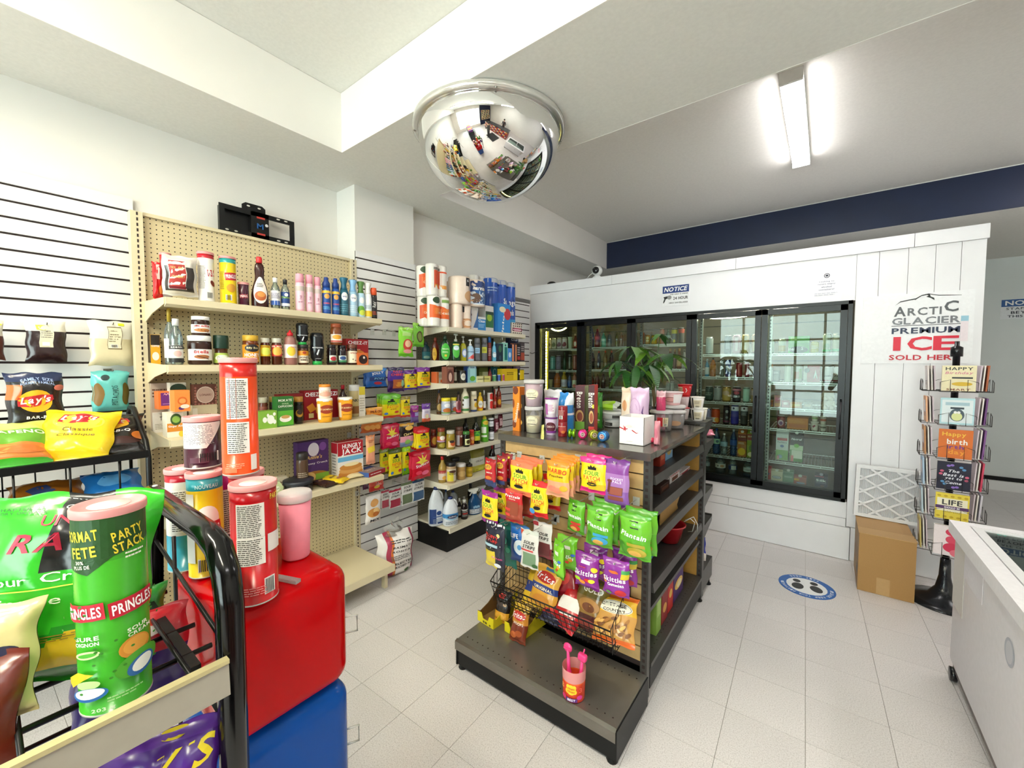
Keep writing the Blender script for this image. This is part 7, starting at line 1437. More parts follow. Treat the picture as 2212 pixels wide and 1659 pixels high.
# ---- stock on the island's side shelves
C4S = crop(1360,900,2.765)
def side(name,lab,xl,xr,yt,z,X,d,cols,des,cat='carton',yaw=0):
    a_,b_ = onX(C4S[0](xl),X,z),onX(C4S[0](xr),X,z); Y = (a_+b_)/2; h = zat(X,Y,C4S[1](yt))-z
    put(name,lab,cat,carton(b_-a_,d,h,cols,des),(X-d/2,Y,z+.001),RX+yaw)
side('tea_carton','blue and white carton on the top side shelf of the island',214,256,132,1.06,-.70,.12,'8ab8dc',[('E',0,.4,.3,.2,'e0c070'),('R',0,.8,1.6,.2,'dce8f0')])
side('tea_carton','dark red carton on the top side shelf of the island',182,212,150,1.06,-.68,.12,'a83420',[('R',0,.5,1.4,.5,'c86a3a')])
side('snack_carton','white snack carton with red edge on the second side shelf',240,298,338,.905,-.70,.16,['e0dcd8','e8e4e0','e4e0dc','b82a34','d8d4d0','c8c4c0'],[('R',0,.9,1.9,.2,'b82a34'),('T','MINTED',0,.9,1.4,.12,'fff'),('R',0,.4,1.2,.5,'7a4a34')])
side('snack_carton','open white snack carton on the second side shelf',300,360,318,.905,-.70,.16,['e0dcd8','d8d0cc','e4e0dc','a84a4a','d8d4d0','c8c4c0'],[('R',0,.25,1.2,.5,'8a2f34'),('R',0,.5,1.0,.2,'c83a40')])
side('snack_carton','dark brown pouch carton on the second side shelf',184,238,400,.905,-.68,.1,'3a241c',[('R',0,.5,1.4,.4,'6a3a24')])
X = -.66; a_,b_ = onX(C4S[0](180),X,.765),onX(C4S[0](310),X,.765); Y = (a_+b_)/2; w = b_-a_
r = hub('torn_box','torn brown cardboard box on the third side shelf','cardboard box',(X,Y,.766),RX)
g = G(); g.prism([(-w/2,0),(w/2*.6,0),(w/2*.5,.03),(w/2*.8,.07),(w/2,.08),(w/2,.12),(-w/2,.12)],-.002,.002,'a8834a','xz'); g.box(-w/2,w/2,.15,.154,0,.12,'8a6a3a'); link('box_wall',g.mesh('box_wall','card'),r)
g = G(); g.box(-w/2+.01,w/2*.3,.03,.12,0,.085,'16140f'); g.box(-w/2+.03,-w/2+.05,.028,.03,0,.085,'d8c82a'); link('black_pack',g.mesh('black_pack','gloss'),r)
Y = onX(C4S[0](255),-.70,.56); put('red_bowl','red plastic basket bowl on the fourth side shelf','bowl',[('bowl',G().lathe([(.05,0),(.06,.004),(.085,.10),(.095,.102),(.095,.108),(.08,.105),(.055,.01),(.001,.008)],24,'a81c24').mesh('bowl','gloss')),('rim',G().tube([(.092*cos(2*pi*k/24),.092*sin(2*pi*k/24),.106) for k in range(24)],.004,6,'b82a30',closed=True).mesh('rim','gloss'))],(-.72,Y,.541))
g = G(); g.tube([(0,0,.10),(.03,.02,.12),(.05,.05,.09),(.03,.08,.02),(.0,.10,.005)],.0025,6); g.tube([(0,.03,.10),(.04,.06,.12),(.06,.08,.07),(.05,.11,.01)],.0025,6)
put('wire_hangers','bent chrome display wires beside the red bowl','wire',[('wire',g.mesh('wire','chromewire'))],(-.66,Y+.10,.541))
Y = onX(C4S[0](212),-.66,.46); put('blue_snack_bag','blue and white snack bag lying on the low side shelf','bag',pouch(.16,.15,.07,lambda u,v: 'e0e8f0' if sin(6*u+5*v) > .55 else '1f5fb0',[('E',0,.5,.2,.12,'14141c')],seed=6),(-.72,Y,.50-.0),(-1.1,0,RX))
link('shelf',G().box(-1.05,IX1-.01,IY0+.06,IY1-.06,.42,.44).mesh('shelf','ironmetal'),isl)
side('cookie_carton','green cookie carton on the bottom side deck of the island',158,186,958,.185,-.66,.06,'8ab04a',[('R',0,.5,1.4,.4,'a8c86a')])
side('cookie_carton','dark red cookie carton beside the green one on the bottom deck',190,226,950,.185,-.665,.06,'8a1f20',[('E',0,.3,.3,.1,'d8a04a'),('T','de',0,.8,.8,.06,'f0e0d8')])
side('cookie_carton','bright red cookie carton on the bottom side deck',228,258,905,.185,-.67,.06,'c02a24',[('E',0,.4,.3,.1,'e0b04a'),('T','le',0,.8,.8,.06,'f0e0d8')])
side('cookie_carton','purple coconut cookie carton on the bottom side deck',262,318,822,.185,-.675,.06,'4a2a68',[('T','conut',0,.70,.9,.08,'f0e8f0'),('E',0,.32,.4,.12,'e8c060'),('E',.1,.30,.24,.08,'f0e0b0')])
put('pink_packet','pink packet on the far end shelf facing the cooler','bag',pouch(.12,.16,.03,'e87a98',[],seed=4),(-.68,IY1+.30,1.09),(-1.45,0,.3))
put('blue_packet','blue snack packet on the low far end of the island','bag',pouch(.14,.16,.05,lambda u,v: 'd8d0c8' if v < .3 else '2a3a98',[('E',0,.6,.2,.1,'e8e8f0')],seed=5),(-.70,IY1+.17,.203),(-.5,0,.3))
side('white_carton','white carton on the middle far end shelf',438,448,530,.72,-.66,.1,'e4e0dc',[('L',0,.5,.8,.6,5,'b8a8a0')])

# ================================================================ DRINKS AND DAIRY IN THE COOLER
DOOR = ['first','second','third','fourth','fifth']; ORD = ['top','second','third','fourth','fifth','bottom']
H1 = crop(1140,690,9.217); H3 = crop(1360,660,7.373); H4 = crop(1490,840,7.54); H5 = crop(1640,660,7.543); H6 = crop(1640,860,7.543)
def cold(bay,sh,C,rows,Y=YCI+.07,Z=None):
    z = Z if Z is not None else (SHELF[bay][sh] if sh < len(SHELF[bay]) else .53)
    out = []
    for rw in rows:
        name,cat,desc,kind,xl,xr,yt,body,cap,lc = rw[:10]; des = rw[10] if len(rw) > 10 else (); kw = dict(rw[11]) if len(rw) > 11 else {}
        lab = '%s on the %s shelf behind the %s cooler door' % (' '.join(desc.split()[:7]),ORD[min(sh,5)] if sh < 5 else 'bottom',DOOR[bay])
        kw.setdefault('X',Y); kw.setdefault('seg',16); out.append((name,cat,lab,kind,xl,xr,yt,body,cap,lc,des,kw))
    rowV(Y,z+.001,C,out,face='y')
can_ = lambda d,k,xl,xr,yt,b,des=(),cap='c8c8c4',**kw: ('drink_can','can',d,k,xl,xr,yt,b,cap,b,des,dict(mat='metalprint',**kw))
btl = lambda d,k,xl,xr,yt,b,cap,lc,des=(),**kw: ('drink_bottle','bottle',d,k,xl,xr,yt,b,cap,lc,des,kw)
sw = lambda c: [('E',0,.35,.5,.2,c,20),('E',.2,.55,.3,.1,c,-20)]
cold(0,0,H1,[can_('cream yogurt drink can','can',366,466,375,'d8ccc4',sw('7a5a4a')),can_('grey-green drink can','can',474,564,372,'c4c8bc',sw('6a7a5a')),can_('mauve-grey drink can','can',578,676,368,'c4bcc4',sw('7a4a6a')),can_('pale pink drink can','can',684,782,362,'d0c0c4',sw('8a3a4a')),('drink_cup','cup','pale green drink cup','cup',796,892,352,'a8bca8','b0c4b0',None,()),btl('red-brown drink bottle','juice',906,988,286,'7a2f1e','c8a484','c84a3a',[('E',0,.5,.3,.4,'e8d8c8')])])
cold(0,1,H1,[can_('dark red slim can','slim',364,432,728,'6a2a2a'),can_('teal tall can','tall',444,552,728,'4a9a98',[('R',0,.5,.3,.9,'8ac8c8')]),can_('violet and silver tall can','tall',560,660,718,'8a80a0',[('T','VOLT',0,.5,.8,.14,'3a2a5a',{'rot': 80})]),btl('dark green slim bottle','wine',692,772,656,'1c3a24','24442c',None),can_('black slim can','slim',798,882,708,'3a3c38',[('R',0,.5,.2,.9,'8a8c84')]),can_('rusty red tall can','tall',894,984,702,'8a3a30',[('R',-.2,.5,.2,.9,'c88a80')])])
cold(0,2,H1,[('drink_cup','cup','pale olive cup','cup',408,502,1195,'c4bc8a','d0c8a0',None,()),btl('orange soda bottle','juice',520,655,1022,'b85a12','d8cfc0',None),btl('amber bottle with pale lilac label','juice',664,784,1032,'a8821c','c8a02a','d8cad4',[('L',0,.5,.8,.4,3,'8a6a8a')],lr=(.02,.5)),btl('blue sports drink bottle','juice',788,876,1080,'1f3a6a','2a2a34','2a4a8a'),btl('pink juice bottle with cream label','juice',878,984,1050,'9a5a4a','a86a5a','d8ccae',[('E',0,.3,.3,.2,'b84a3a')],lr=(.02,.5))])
G_ = [('T','G',0,.55,.4,.4,'e8e8e8')]
cold(1,0,H1,[btl('dark blue cola bottle','pet',1238,1322,190,'1a3a80','2a4a98','2a58a8',[('E',0,.5,.4,.3,'d8d8e0')]),btl('red cola bottle','pet',1330,1442,192,'7a1a20','b83038','b82430',[('E',0,.5,.4,.34,'d84a50')]),btl('pale green soda bottle','pet',1456,1562,270,'5a9a80','7ab8a0','8ac0a8',[('E',0,.5,.34,.4,'d0e8d8')]),btl('grey sports drink with white G, nearest the green soda','pet',1580,1672,262,'5a5a50','8a4a3a','4a4a44',G_),btl('olive sports drink with white G','pet',1735,1812,262,'6a6428','7a6a2a','54502a',G_),btl('brown sports drink with white G at the mullion','pet',1818,1905,262,'6a4a34','8a5a3a','54443a',G_)])
cold(1,1,H1,[btl('black cola bottle with white cap','pet',1248,1336,632,'241416','c8ccd0','2a2428',[('T','c',0,.5,.4,.4,'a8a8a8')]),btl('black cola bottle with red cap','pet',1372,1456,632,'2a1214','c84038','3a1a1c'),btl('amber soda bottle with orange cap','pet',1496,1588,624,'6a4a14','d8502a','7a5a1c'),btl('dark soda bottle with coral cap','pet',1622,1706,624,'3a1c1a','d8584a','4a2420')])
cold(1,2,H1,[btl('dark red juice bottle','pet',1330,1430,1090,'4a1410','2a1a18','5a1c14'),btl('brown juice bottle with white G','pet',1456,1552,1090,'3a1a14','5a2a1c','4a2a20',G_),btl('black juice bottle with white G','pet',1610,1704,1090,'2a1c1a','3a2a24','34241f',G_),btl('orange-red drink bottle at the post','pet',1236,1322,1120,'8a2f1a','a83a24','b8402a')])
cold(2,0,H3,[can_('burnt orange can at the post','can',148,238,422,'b8601c'),can_('amber can with pale rings','can',248,328,460,'b8862a',[('E',0,.7,.3,.14,'e8d8a0'),('E',0,.35,.3,.14,'e8d8a0')]),can_('golden yellow can','can',344,442,468,'c8a01c'),can_('copper can','can',446,506,478,'a8642a'),can_('brown tall can','tall',474,552,370,'8a4a28',(),X=YCI+.2),btl('green and black soda bottle','pet',566,652,385,'2a4a34','3a5a3a','8ab0a0'),can_('yellow and grey tall can','tall',664,758,364,'7a7a78',[('R',0,.85,1.98,.3,'c8b82a'),('E',0,.12,.2,.12,'e0cc2a')]),can_('red and grey tall can','tall',774,872,350,'6a6664',[('R',0,.85,1.98,.3,'c85a48')])])
cold(2,1,H3,[btl('brown tea bottle with tan cap','juice',598,690,688,'6a3218','b88a54','d8b87a',[('E',0,.5,.4,.4,'a8702c')]),btl('brown tea bottle at the middle','juice',690,742,694,'5a2c18','a87a4a',None),btl('rust tea bottle with round label','juice',744,826,684,'7a3a1c','b8864a','c88a5a',[('E',0,.5,.4,.4,'e0b87a')]),btl('grey wrapped drink pack','juice',828,904,700,'a8a4a0','8a8884','c8c4c0')])
cold(2,2,H3,[can_('silver can beside the plant','can',574,642,1212,'8a8c88'),can_('silver can next to the mullion','can',644,712,1212,'9a9c98')])
cold(3,0,H3,[can_('frosty white tall can','tall',1208,1332,500,'c8d0d0'),can_('dark grey tall can','tall',1500,1622,474,'4a4c4e',[('R',0,.5,.5,.5,'8a8e94')]),can_('pink tall can','tall',1634,1772,464,'d0a0ac',[('R',0,.5,.3,.8,'e4c4cc')]),can_('gold tall can','tall',1784,1902,458,'c8b060'),can_('copper-gold tall can','tall',1938,2050,454,'b8906a',[('R',0,.4,.5,.6,'c8b87a')])])
cold(3,1,H3,[btl('blue and white bottle at the post','juice',1196,1266,850,'4a88a8','b8c8d0','d8dce0'),btl('amber soda bottle with dark cap','pet',1274,1374,832,'b0641a','1c1a16','c87a24'),can_('grey slim can','slim',1440,1508,848,'7a8078'),can_('blue and silver energy can','slim',1520,1612,862,'24448c',[('R',0,.5,.6,.5,'b8bcc8',30)]),can_('red slim can with bright edge','slim',1690,1796,904,'9a2424',[('R',-.2,.5,.2,.8,'d86a60')]),can_('second red slim can','slim',1834,1906,904,'8a2a2c',[('R',0,.5,.2,.8,'c87a78')]),can_('blue slim can at the mullion','slim',1966,2040,898,'2a3a80')])
cold(3,2,H3,[can_('dark green can','can',1198,1334,1284,'3a4a44',[('L',0,.5,.9,.3,2,'a8b0a0')]),can_('plain silver can','can',1338,1464,1280,'9a9c9c'),can_('gold and pink can','can',1470,1614,1284,'b89040',[('E',-.1,.6,.4,.2,'c8a080')]),can_('black can with pink top','can',1632,1774,1290,'2c2a2e',[('R',0,.9,1.98,.14,'c87a8a'),('T','ZERO',0,.35,.8,.16,'e8e8e8'),('E',0,.65,.34,.14,'b03a4a')]),can_('mint green can','can',1798,1914,1298,'a8c8b4'),can_('dull gold can','can',1930,2022,1300,'a88a54',[('R',0,.7,1.98,.4,'c0a8a0')])])
cold(3,3,H4,[can_('lilac can half behind the noodle cups','can',262,344,312,'a89ac0'),can_('orange-red can','can',346,490,314,'c8481c',[('R',-.2,.2,.9,.4,'d8d0c4'),('E',.4,.2,.3,.2,'d8902a')]),can_('black tall can with grey badges','tall',538,648,264,'221e22',[('E',.2,.72,.22,.1,'9a9a98'),('E',.2,.35,.2,.08,'7a7a78'),('R',0,.1,1.8,.08,'6a1a3a')]),can_('violet tall can with white top','tall',664,796,254,'4a4698',[('R',0,.88,1.98,.26,'d8d4dc'),('E',-.3,.9,.14,.06,'2a2a50'),('R',0,.2,1.98,.4,'2a2a90')]),can_('grey and black tall can with white top','tall',818,944,258,'3a3c3c',[('R',0,.88,1.98,.26,'cccccc'),('E',0,.9,.14,.06,'1c1c1c'),('L',0,.6,.8,.2,3,'a8a8a8')]),can_('dark can with round badge','can',962,1076,400,'1f1d1c',[('E',0,.4,.4,.3,'8a8884')])])
cold(3,4,H4,[btl('small water bottle beside the island','pet',268,344,680,'b0c4c0','d8dcdc','c8d4d0',(),mat='petclear'),btl('large blue-green water bottle','pet',366,494,640,'6aa8a8','24489a','a8d0b0',[('E',.3,.5,.2,.3,'2a4a5a')],mat='petblue'),btl('clear water bottle with white cap','pet',490,616,720,'b8ccd0','dcdcd8','9ab8c8',(),mat='petclear'),btl('blue-based water bottle','pet',648,764,656,'3a6aa8','a8b4b8','2a4a88',(),mat='petblue')])
def juicebox(lab,xl,xr,yt,z,C,col,des,cap,Y=YCI+.06,h=None,gable=True,d=.085):
    cx,cy = C; a_,b_ = onY(cx(xl),Y,z),onY(cx(xr),Y,z); w = b_-a_; X = (a_+b_)/2; hh = zat(X,Y,cy(yt))-z
    g = G(); t = hh*.86
    g.box(-w/2,w/2,-d/2,d/2,0,t,col)
    g.prism([(-d/2,t),(d/2,t),(0,hh*.97)],-w/2,w/2,col,'yz'); g.box(-w/2,w/2,-.003,.003,hh*.94,hh,col)
    parts = [('carton',g.mesh('carton','card')),('label_print',prints(flatS(-d/2),N(des,w,t,True)).mesh('label_print','ink'))]
    if cap: parts.append(('cap',G().lathe([(.014,0),(.014,.012),(.012,.014)],14,cap,Matrix.Translation((0,-d/4-.004,hh*.90)) @ Matrix.Rotation(.9,4,'X')).mesh('cap','satin')))
    put('drink_carton',lab,'carton',parts,(X,Y+d/2,z+.001),0)
z = SHELF[3][4]
juicebox('orange mango juice carton on the fifth shelf behind the fourth cooler door',772,914,665,z,H4,'b06a24',[('R',0,.82,1.98,.3,'7a2a1c'),('T','DEL MONTE',0,.86,.8,.07,'e8c8a0'),('E',0,.22,.42,.16,'e8b81c'),('L',0,.58,.8,.1,2,'e8d8b0')],'dcdcd4')
juicebox('yellow-green pineapple juice carton on the fifth shelf behind the fourth cooler door',926,1060,668,z,H4,'8a9a24',[('R',0,.85,1.98,.26,'9a3a24'),('T','DEL MONTE',0,.88,.8,.07,'e8d8a0'),('E',.1,.40,.3,.14,'5a7a1c'),('E',0,.14,.4,.1,'e8d8a0')],'dcdcd4')
cold(3,5,H4,[('water_jug','jug','large clear water jug nearest the island','jugw',232,330,1085,'a8b8b8','b8c0c0','9aa8b0',(),{'mat': 'petclear'}),('water_jug','jug','clear water jug with white label','jugw',406,586,1092,'b0bcb8','b8c4c4','d8d4cc',[('E',.4,.5,.2,.3,'b8906a'),('R',-.4,.5,.1,.4,'4a4a48')],{'mat': 'petclear'}),('water_jug','jug','clear water jug with blue label and white cap','jugw',622,772,1130,'b0bcbc','e0e0dc','2a4a8a',[('R',.3,.5,.6,.9,'dce0e0')],{'mat': 'petclear'}),('water_jug','jug','clear water jug with pale label at the mullion','jugw',862,1036,1160,'b4bcb8','b0b4b0','d0d4d0',[('L',0,.5,.8,.4,3,'8a8a88')],{'mat': 'petclear'})],Z=.531)
cold(4,0,H5,[can_('pale green cider can','can',126,242,552,'a0b8a0'),can_('gold-white cider can','can',308,432,536,'b8c0a0',[('R',0,.3,1.98,.5,'c0a860')]),can_('yellow sparkling can','can',828,972,582,'c8b81c',[('L',0,.5,.8,.4,3,'e8e4b0')]),can_('pale green tall can','tall',1028,1168,452,'c0ccac',[('E',0,.3,.4,.2,'9cc0a0'),('R',0,.06,1.98,.12,'4ac87a')]),can_('cream tall can at the door edge','tall',1180,1340,450,'d0c8a4',[('R',0,.08,1.98,.16,'5ad08a')])])
zt = SHELF[4][0]
rowB(YCI+.05,zt+.001,H5,[('sparkling_pack','carton','green sparkling water multipack on the top shelf behind the fifth cooler door',470,812,500,.12,['3a8a2a','5ab83a','3f9a30','3a8a2a','3a8a2a','3a8a2a'],[('R',0,.75,1.98,.3,'4fb038'),('E',0,.2,.44,.34,'14181c'),('T','inel',-.7,.26,.3,.2,'e8ece4'),('T','S',.35,.28,.1,.2,'a8b0a8'),('R',-.5,.85,.3,.2,'a8e07a')],{})],face='y')
zt = SHELF[4][1]
cold(4,1,H5,[btl('small bottle with orange cap','jarw',118,222,958,'c8c8b4','d88a3a','d8d4c4'),('glass_jar','jar','clear tall glass with pale drink','tall',400,522,965,'c8ccb8','c0c4b8',None,(),{'mat': 'gloss'}),can_('red and green cider can','tall',540,702,965,'b8b8a8',[('R',0,.4,.6,.5,'a86a4a'),('R',.7,.5,.4,.7,'8aa84a')]),can_('silver beer can with dark script','can',1038,1182,965,'c4c0bc',[('T','sleem',0,.4,.8,.14,'2a2420'),('R',0,.06,1.98,.1,'8a1a24')]),can_('silver beer can with dark script at the edge','can',1198,1334,970,'c8c0b8',[('T','Zim',0,.4,.8,.14,'2a2420'),('R',0,.06,1.98,.1,'8a1a24')])])
rowB(YCI+.05,zt+.001,H5,[('cider_box','carton','dark small carton on the second shelf behind the fifth cooler door',222,322,1060,.08,'3a3a34',[('R',0,.4,1.4,.5,'5a5a50'),('L',0,.8,.8,.2,2,'a8a8a0')],{}),('beer_pack','carton','red and white beer pack on the second shelf behind the fifth cooler door',716,988,975,.12,['c8c4c0','e0dedc','c0bcb8','a81c28','c0bcb8','c0bcb8'],[('R',.45,.5,1.0,.95,'a8142a'),('P',[(.2,.25),(.45,.75),(.7,.25),(.55,.25),(.45,.45),(.35,.25)],'e0dcdc'),('E',-.6,.7,.16,.14,'4a4a54'),('E',-.35,.4,.1,.1,'b83a3a')],{})],face='y')
zt = SHELF[4][2]
def small(lab,xl,xr,yt,z,C,col,des,d=.09,Y=YCI+.05,name='deli_pack'):
    rowB(Y,z+.001,C,[(name,'carton',lab,xl,xr,yt,d,col,des,{})],face='y')
small('orange wrapped pastry pack on the third shelf behind the fifth cooler door',112,222,1552,zt,H5,'b8682a',[('E',0,.5,.4,.3,'7a2a14')])
small('pink and red lunch pack on the third shelf behind the fifth cooler door',240,352,1470,zt,H5,'b06a5a',[('R',0,.7,1.4,.3,'b83a50'),('R',0,.2,1.6,.3,'c8843a')])
small('red cheese pack on the third shelf behind the fifth cooler door',366,492,1552,zt,H5,'a82a34',[('E',0,.6,.3,.2,'e0c8c0')])
small('yellow cheese pack on the third shelf behind the fifth cooler door',500,690,1580,zt,H5,'c8862a',[('R',0,.5,1.4,.4,'d8b04a')])
small('grey deli pack on the third shelf behind the fifth cooler door',720,862,1578,zt,H5,'8a8478',[('R',0,.5,1.4,.4,'a89a84')])
def eggs(lab,xl,xr,z,h):
    Y = YCI+.06; a_,b_ = onY(H5[0](xl),Y,z),onY(H5[0](xr),Y,z); w = b_-a_; X = (a_+b_)/2
    g = G().prism([(-w/2,0),(-w/2*1.02,h*.55),(-w/2*.9,h*.62),(-w/2*.86,h),(w/2*.86,h),(w/2*.9,h*.62),(w/2*1.02,h*.55),(w/2,0)],0,.28,'b8a484','xz')
    for k in range(3):
        for s in (-1,1): g.lathe([(w*.24,0),(w*.22,h*.3),(w*.10,h*.52),(.001,h*.54)],12,'b09c7a',Matrix.Translation((s*w*.25,.045+k*.09,0)))
    g.lathe([(w*.24,0),(w*.22,h*.3),(w*.10,h*.5),(.001,h*.52)],12,'c0ac8a',Matrix.Translation((-w*.25,.0,0))); g.lathe([(w*.24,0),(w*.22,h*.3),(w*.10,h*.5),(.001,h*.52)],12,'c0ac8a',Matrix.Translation((w*.25,.0,0)))
    put('egg_carton',lab,'egg carton',[('pulp_tray',g.mesh('pulp_tray','matte'))],(X,Y,z+.002))
eggs('grey-brown egg carton, lower of two behind the fifth cooler door',1012,1240,zt,.075)
eggs('grey-brown egg carton, upper of two behind the fifth cooler door',1014,1222,zt+.077,.075)
zt = SHELF[4][3]
cold(4,3,H6,[can_('maroon drink can','can',284,424,284,'7a1c24',[('E',-.1,.45,.36,.3,'d0b8c0'),('E',0,.4,.2,.2,'5a2a6a')])])
small('wide orange cheese block on the fourth shelf behind the fifth cooler door',452,792,325,zt,H6,'c8741c',[('L',0,.7,.9,.3,3,'e0a04a'),('R',0,.3,1.7,.3,'b8621a')],.14)
def cup2(lab,xl,xr,yt,z,C,b,cap,des):
    rowV(YCI+.07,z,C,[('yogurt_cup','cup',lab,'tub',xl,xr,yt,b,cap,None,des,{'seg': 16})],face='y')
cup2('white yogurt tub with red dots behind the fifth cooler door',830,968,380,zt+.001,H6,'d8d0c4','d8d4cc',[('E',-.3,.5,.12,.16,'8a1f44'),('E',0,.6,.12,.16,'8a1f44')])
zu = zat(onY(H6[0](900),YCI+.07,zt),YCI+.07,H6[1](380)); cup2('white yogurt tub with green lid stacked behind the fifth cooler door',848,962,280,zu+.001,H6,'d4d0c0','6a9a4a',[('R',0,.6,1.4,.3,'7aa85a')])
cup2('small white dip tub behind the fifth cooler door',985,1092,435,zt+.001,H6,'d0ccc4','d8d8d0',[('R',0,.7,1.4,.3,'3a4a34')])
zu = zat(onY(H6[0](1038),YCI+.07,zt),YCI+.07,H6[1](432)); cup2('small dip tub with rust band stacked behind the fifth cooler door',986,1096,290,zu+.001,H6,'d0c8bc','b8b4a0',[('R',0,.6,1.6,.34,'a84a2a')])
z = SHELF[4][4]
juicebox('white milk carton with red banner on the fifth shelf behind the fifth cooler door',264,466,516,z,H6,'d8dcdc',[('R',0,.80,1.6,.10,'a82a34'),('T','PurFiltre',0,.68,.74,.05,'3a3a44'),('E',0,.54,.16,.05,'2a4a90'),('R',0,.2,1.98,.38,'7aae5a'),('E',-.3,.14,.2,.07,'9cc0d8'),('R',-.6,.1,.2,.14,'c88a8a')],None)
juicebox('black and green milk carton on the fifth shelf behind the fifth cooler door',490,706,530,z,H6,'23282a',[('T','Natrel',0,.84,.76,.08,'fff',{'i': .25}),('R',0,.52,1.98,.18,'c8d8b0'),('E',0,.60,.2,.07,'6ab02a'),('R',0,.22,1.98,.44,'5a8a4a'),('R',.1,.28,.8,.3,'dcdcc8'),('R',-.6,.12,.2,.22,'d86a6a')],'e4e4e0')
z = .53
juicebox('red juice carton at the bottom behind the fifth cooler door',74,190,1112,z,H6,'a82f34',[('R',0,.75,1.8,.3,'b84a48'),('E',0,.5,.3,.08,'5a5a8a')],None)
juicebox('cream milk carton with oval badge at the bottom behind the fifth cooler door',190,376,1172,z,H6,'d8ccae',[('E',0,.36,.40,.16,'8a8a94'),('E',0,.36,.34,.12,'c8ccd0'),('T','Farm',0,.36,.4,.06,'3a3a5a')],'d8d4c8')
juicebox('grey-green milk carton at the bottom behind the fifth cooler door',382,556,1172,z,H6,'7a9a84',[('R',0,.5,1.4,.14,'a8c0b0'),('R',0,.8,1.8,.2,'5a7a68')],'c8ccc4')
juicebox('dull red milk carton with yellow square at the bottom of the cooler',560,764,1272,z,H6,'a85a4a',[('R',-.55,.6,.4,.3,'e0a83a'),('E',.1,.14,.36,.12,'9ab0c8')],'d8d8d0')
juicebox('dark purple plant milk carton at the bottom of the cooler',900,1112,1240,z,H6,'2a2548',[('T','Silk',0,.58,.8,.22,'fff'),('R',0,.36,.8,.02,'c8c8d8'),('R',-.4,.92,.8,.08,'a83a5a'),('E',.2,.1,.16,.06,'6a4a4a')],'a8a8c0')

# ================================================================ SIGNS, FREEZER, CARD RACK, BOX
def sign(name,lab,cat,x0,x1,y0,y1,plane,val,col,des,th=.004,mat='satin'):
    """flat sign on a wall facing -y: x0..x1 metres, y0..y1 heights"""
    w,h = x1-x0,y1-y0; g = G().box(-w/2,w/2,-th,0,0,h,col)
    return put(name,lab,cat,[('board',g.mesh('board',mat)),('lettering',prints(flatS(-th),N(des,w,h,True)).mesh('lettering','ink'))],((x0+x1)/2,val,y0))
zz = lambda y,x,Y=YC: zat(onY(x,Y,2.3),Y,y)
sign('notice_sign','blue and white surveillance notice sign on the cooler front','sign',onY(1431,YC,2.3),onY(1489,YC,2.3),zz(660,1460),zz(616,1460),'Y',YC,'f0f0f2',[('R',0,.81,1.96,.36,'1f3a7c'),('T','NOTICE',0,.81,.84,.22,'fff',{'i': .2}),('T','THIS AREA IS UNDER',.25,.56,.66,.06,'2a2a2a'),('T','24 HOUR',.38,.36,.54,.15,'151515'),('T','VIDEO SURVEILLANCE',.2,.14,.7,.07,'3a3a3a'),('P',[(-.9,.46),(-.5,.50),(-.42,.40),(-.82,.34)],'1c1c1c'),('E',-.45,.42,.08,.10,'8a8a8a'),('P',[(-.85,.34),(-.72,.36),(-.80,.22),(-.9,.14),(-.92,.20)],'1c1c1c')])
sign('paper_notice','white paper notice with round stamp taped above the last cooler door','paper',onY(1754,YC,2.3),onY(1819,YC,2.3),zz(655,1786),zz(584,1786),'Y',YC,'f2f0f4',[('E',0,.84,.10,.07,'2a2a3a'),('E',0,.84,.075,.05,'e8e8ee'),('E',0,.84,.05,.03,'2a2a3a'),('T','Looking to',0,.66,.5,.05,'8a8aa0'),('T','return empty',0,.58,.58,.05,'8a8aa0'),('T','alcohol',0,.50,.34,.05,'8a8aa0'),('T','containers?',0,.42,.52,.05,'8a8aa0'),('L',0,.28,.8,.10,2,'c4c4d0')],.0015)
ix0,ix1 = onY(1862,YC,1.9),onY(2103,YC,1.9); iz0,iz1 = zz(785,1980),zz(634,1980)
mtn = [('P',[(-.38,.84),(-.28,.90),(-.1,.92),(0,.93),(.1,.97),(.22,.985),(.4,.955),(.6,.945),(.78,.935),(.78,.93),(.6,.936),(.4,.944),(.24,.972),(.1,.955),(0,.912),(-.1,.905),(-.28,.885)],'2a2a2c'),('P',[(.16,.98),(.24,.98),(.26,.94),(.32,.92),(.33,.885),(.26,.92),(.18,.94),(.22,.955)],'1c1c1e'),('P',[(0,.925),(.05,.935),(-.08,.87),(-.02,.90)],'1c1c1e')]
ict = [('T','A',-.28,.75,.11,.14,'5a5c60'),('T','RCTI',.16,.74,.30,.11,'6a6c70'),('T','C',.62,.79,.12,.15,'5a5c60'),('T','GLACIER',.18,.61,.60,.10,'7a7c82'),('R',.18,.545,1.22,.008,'4a4a4e'),('T','PREMIUM',.18,.47,.60,.085,'24304e')]
for t,u,w in (('I',-.31,.07),('C',.10,.22),('E',.56,.22)): ict += [('T',t,u,.285,w,.20,'e0203c')]
ict += [('T','SOLD HERE',.17,.085,.62,.075,'c81e34')]
sign('ice_sign','white bagged ice sales sign with mountain outline on the cooler wall','sign',ix0,ix1,iz0,iz1,'Y',YC,'f2f2f5',mtn+ict,.008)
nx = onY(2158,YBACK,2.0)
sign('staff_sign','blue and white staff only notice on the back wall','sign',nx,nx+.46,zat(nx,YBACK,690),zat(nx,YBACK,648),'Y',YBACK,'e8eaec',[('R',0,.81,1.96,.36,'2a5a9a'),('T','NOTICE',0,.81,.84,.24,'fff'),('T','STAFF ONLY',0,.52,.8,.12,'5a6068'),('T','BEYOND',0,.32,.62,.14,'1c2430'),('T','THIS POINT',0,.13,.74,.12,'3a424c')])
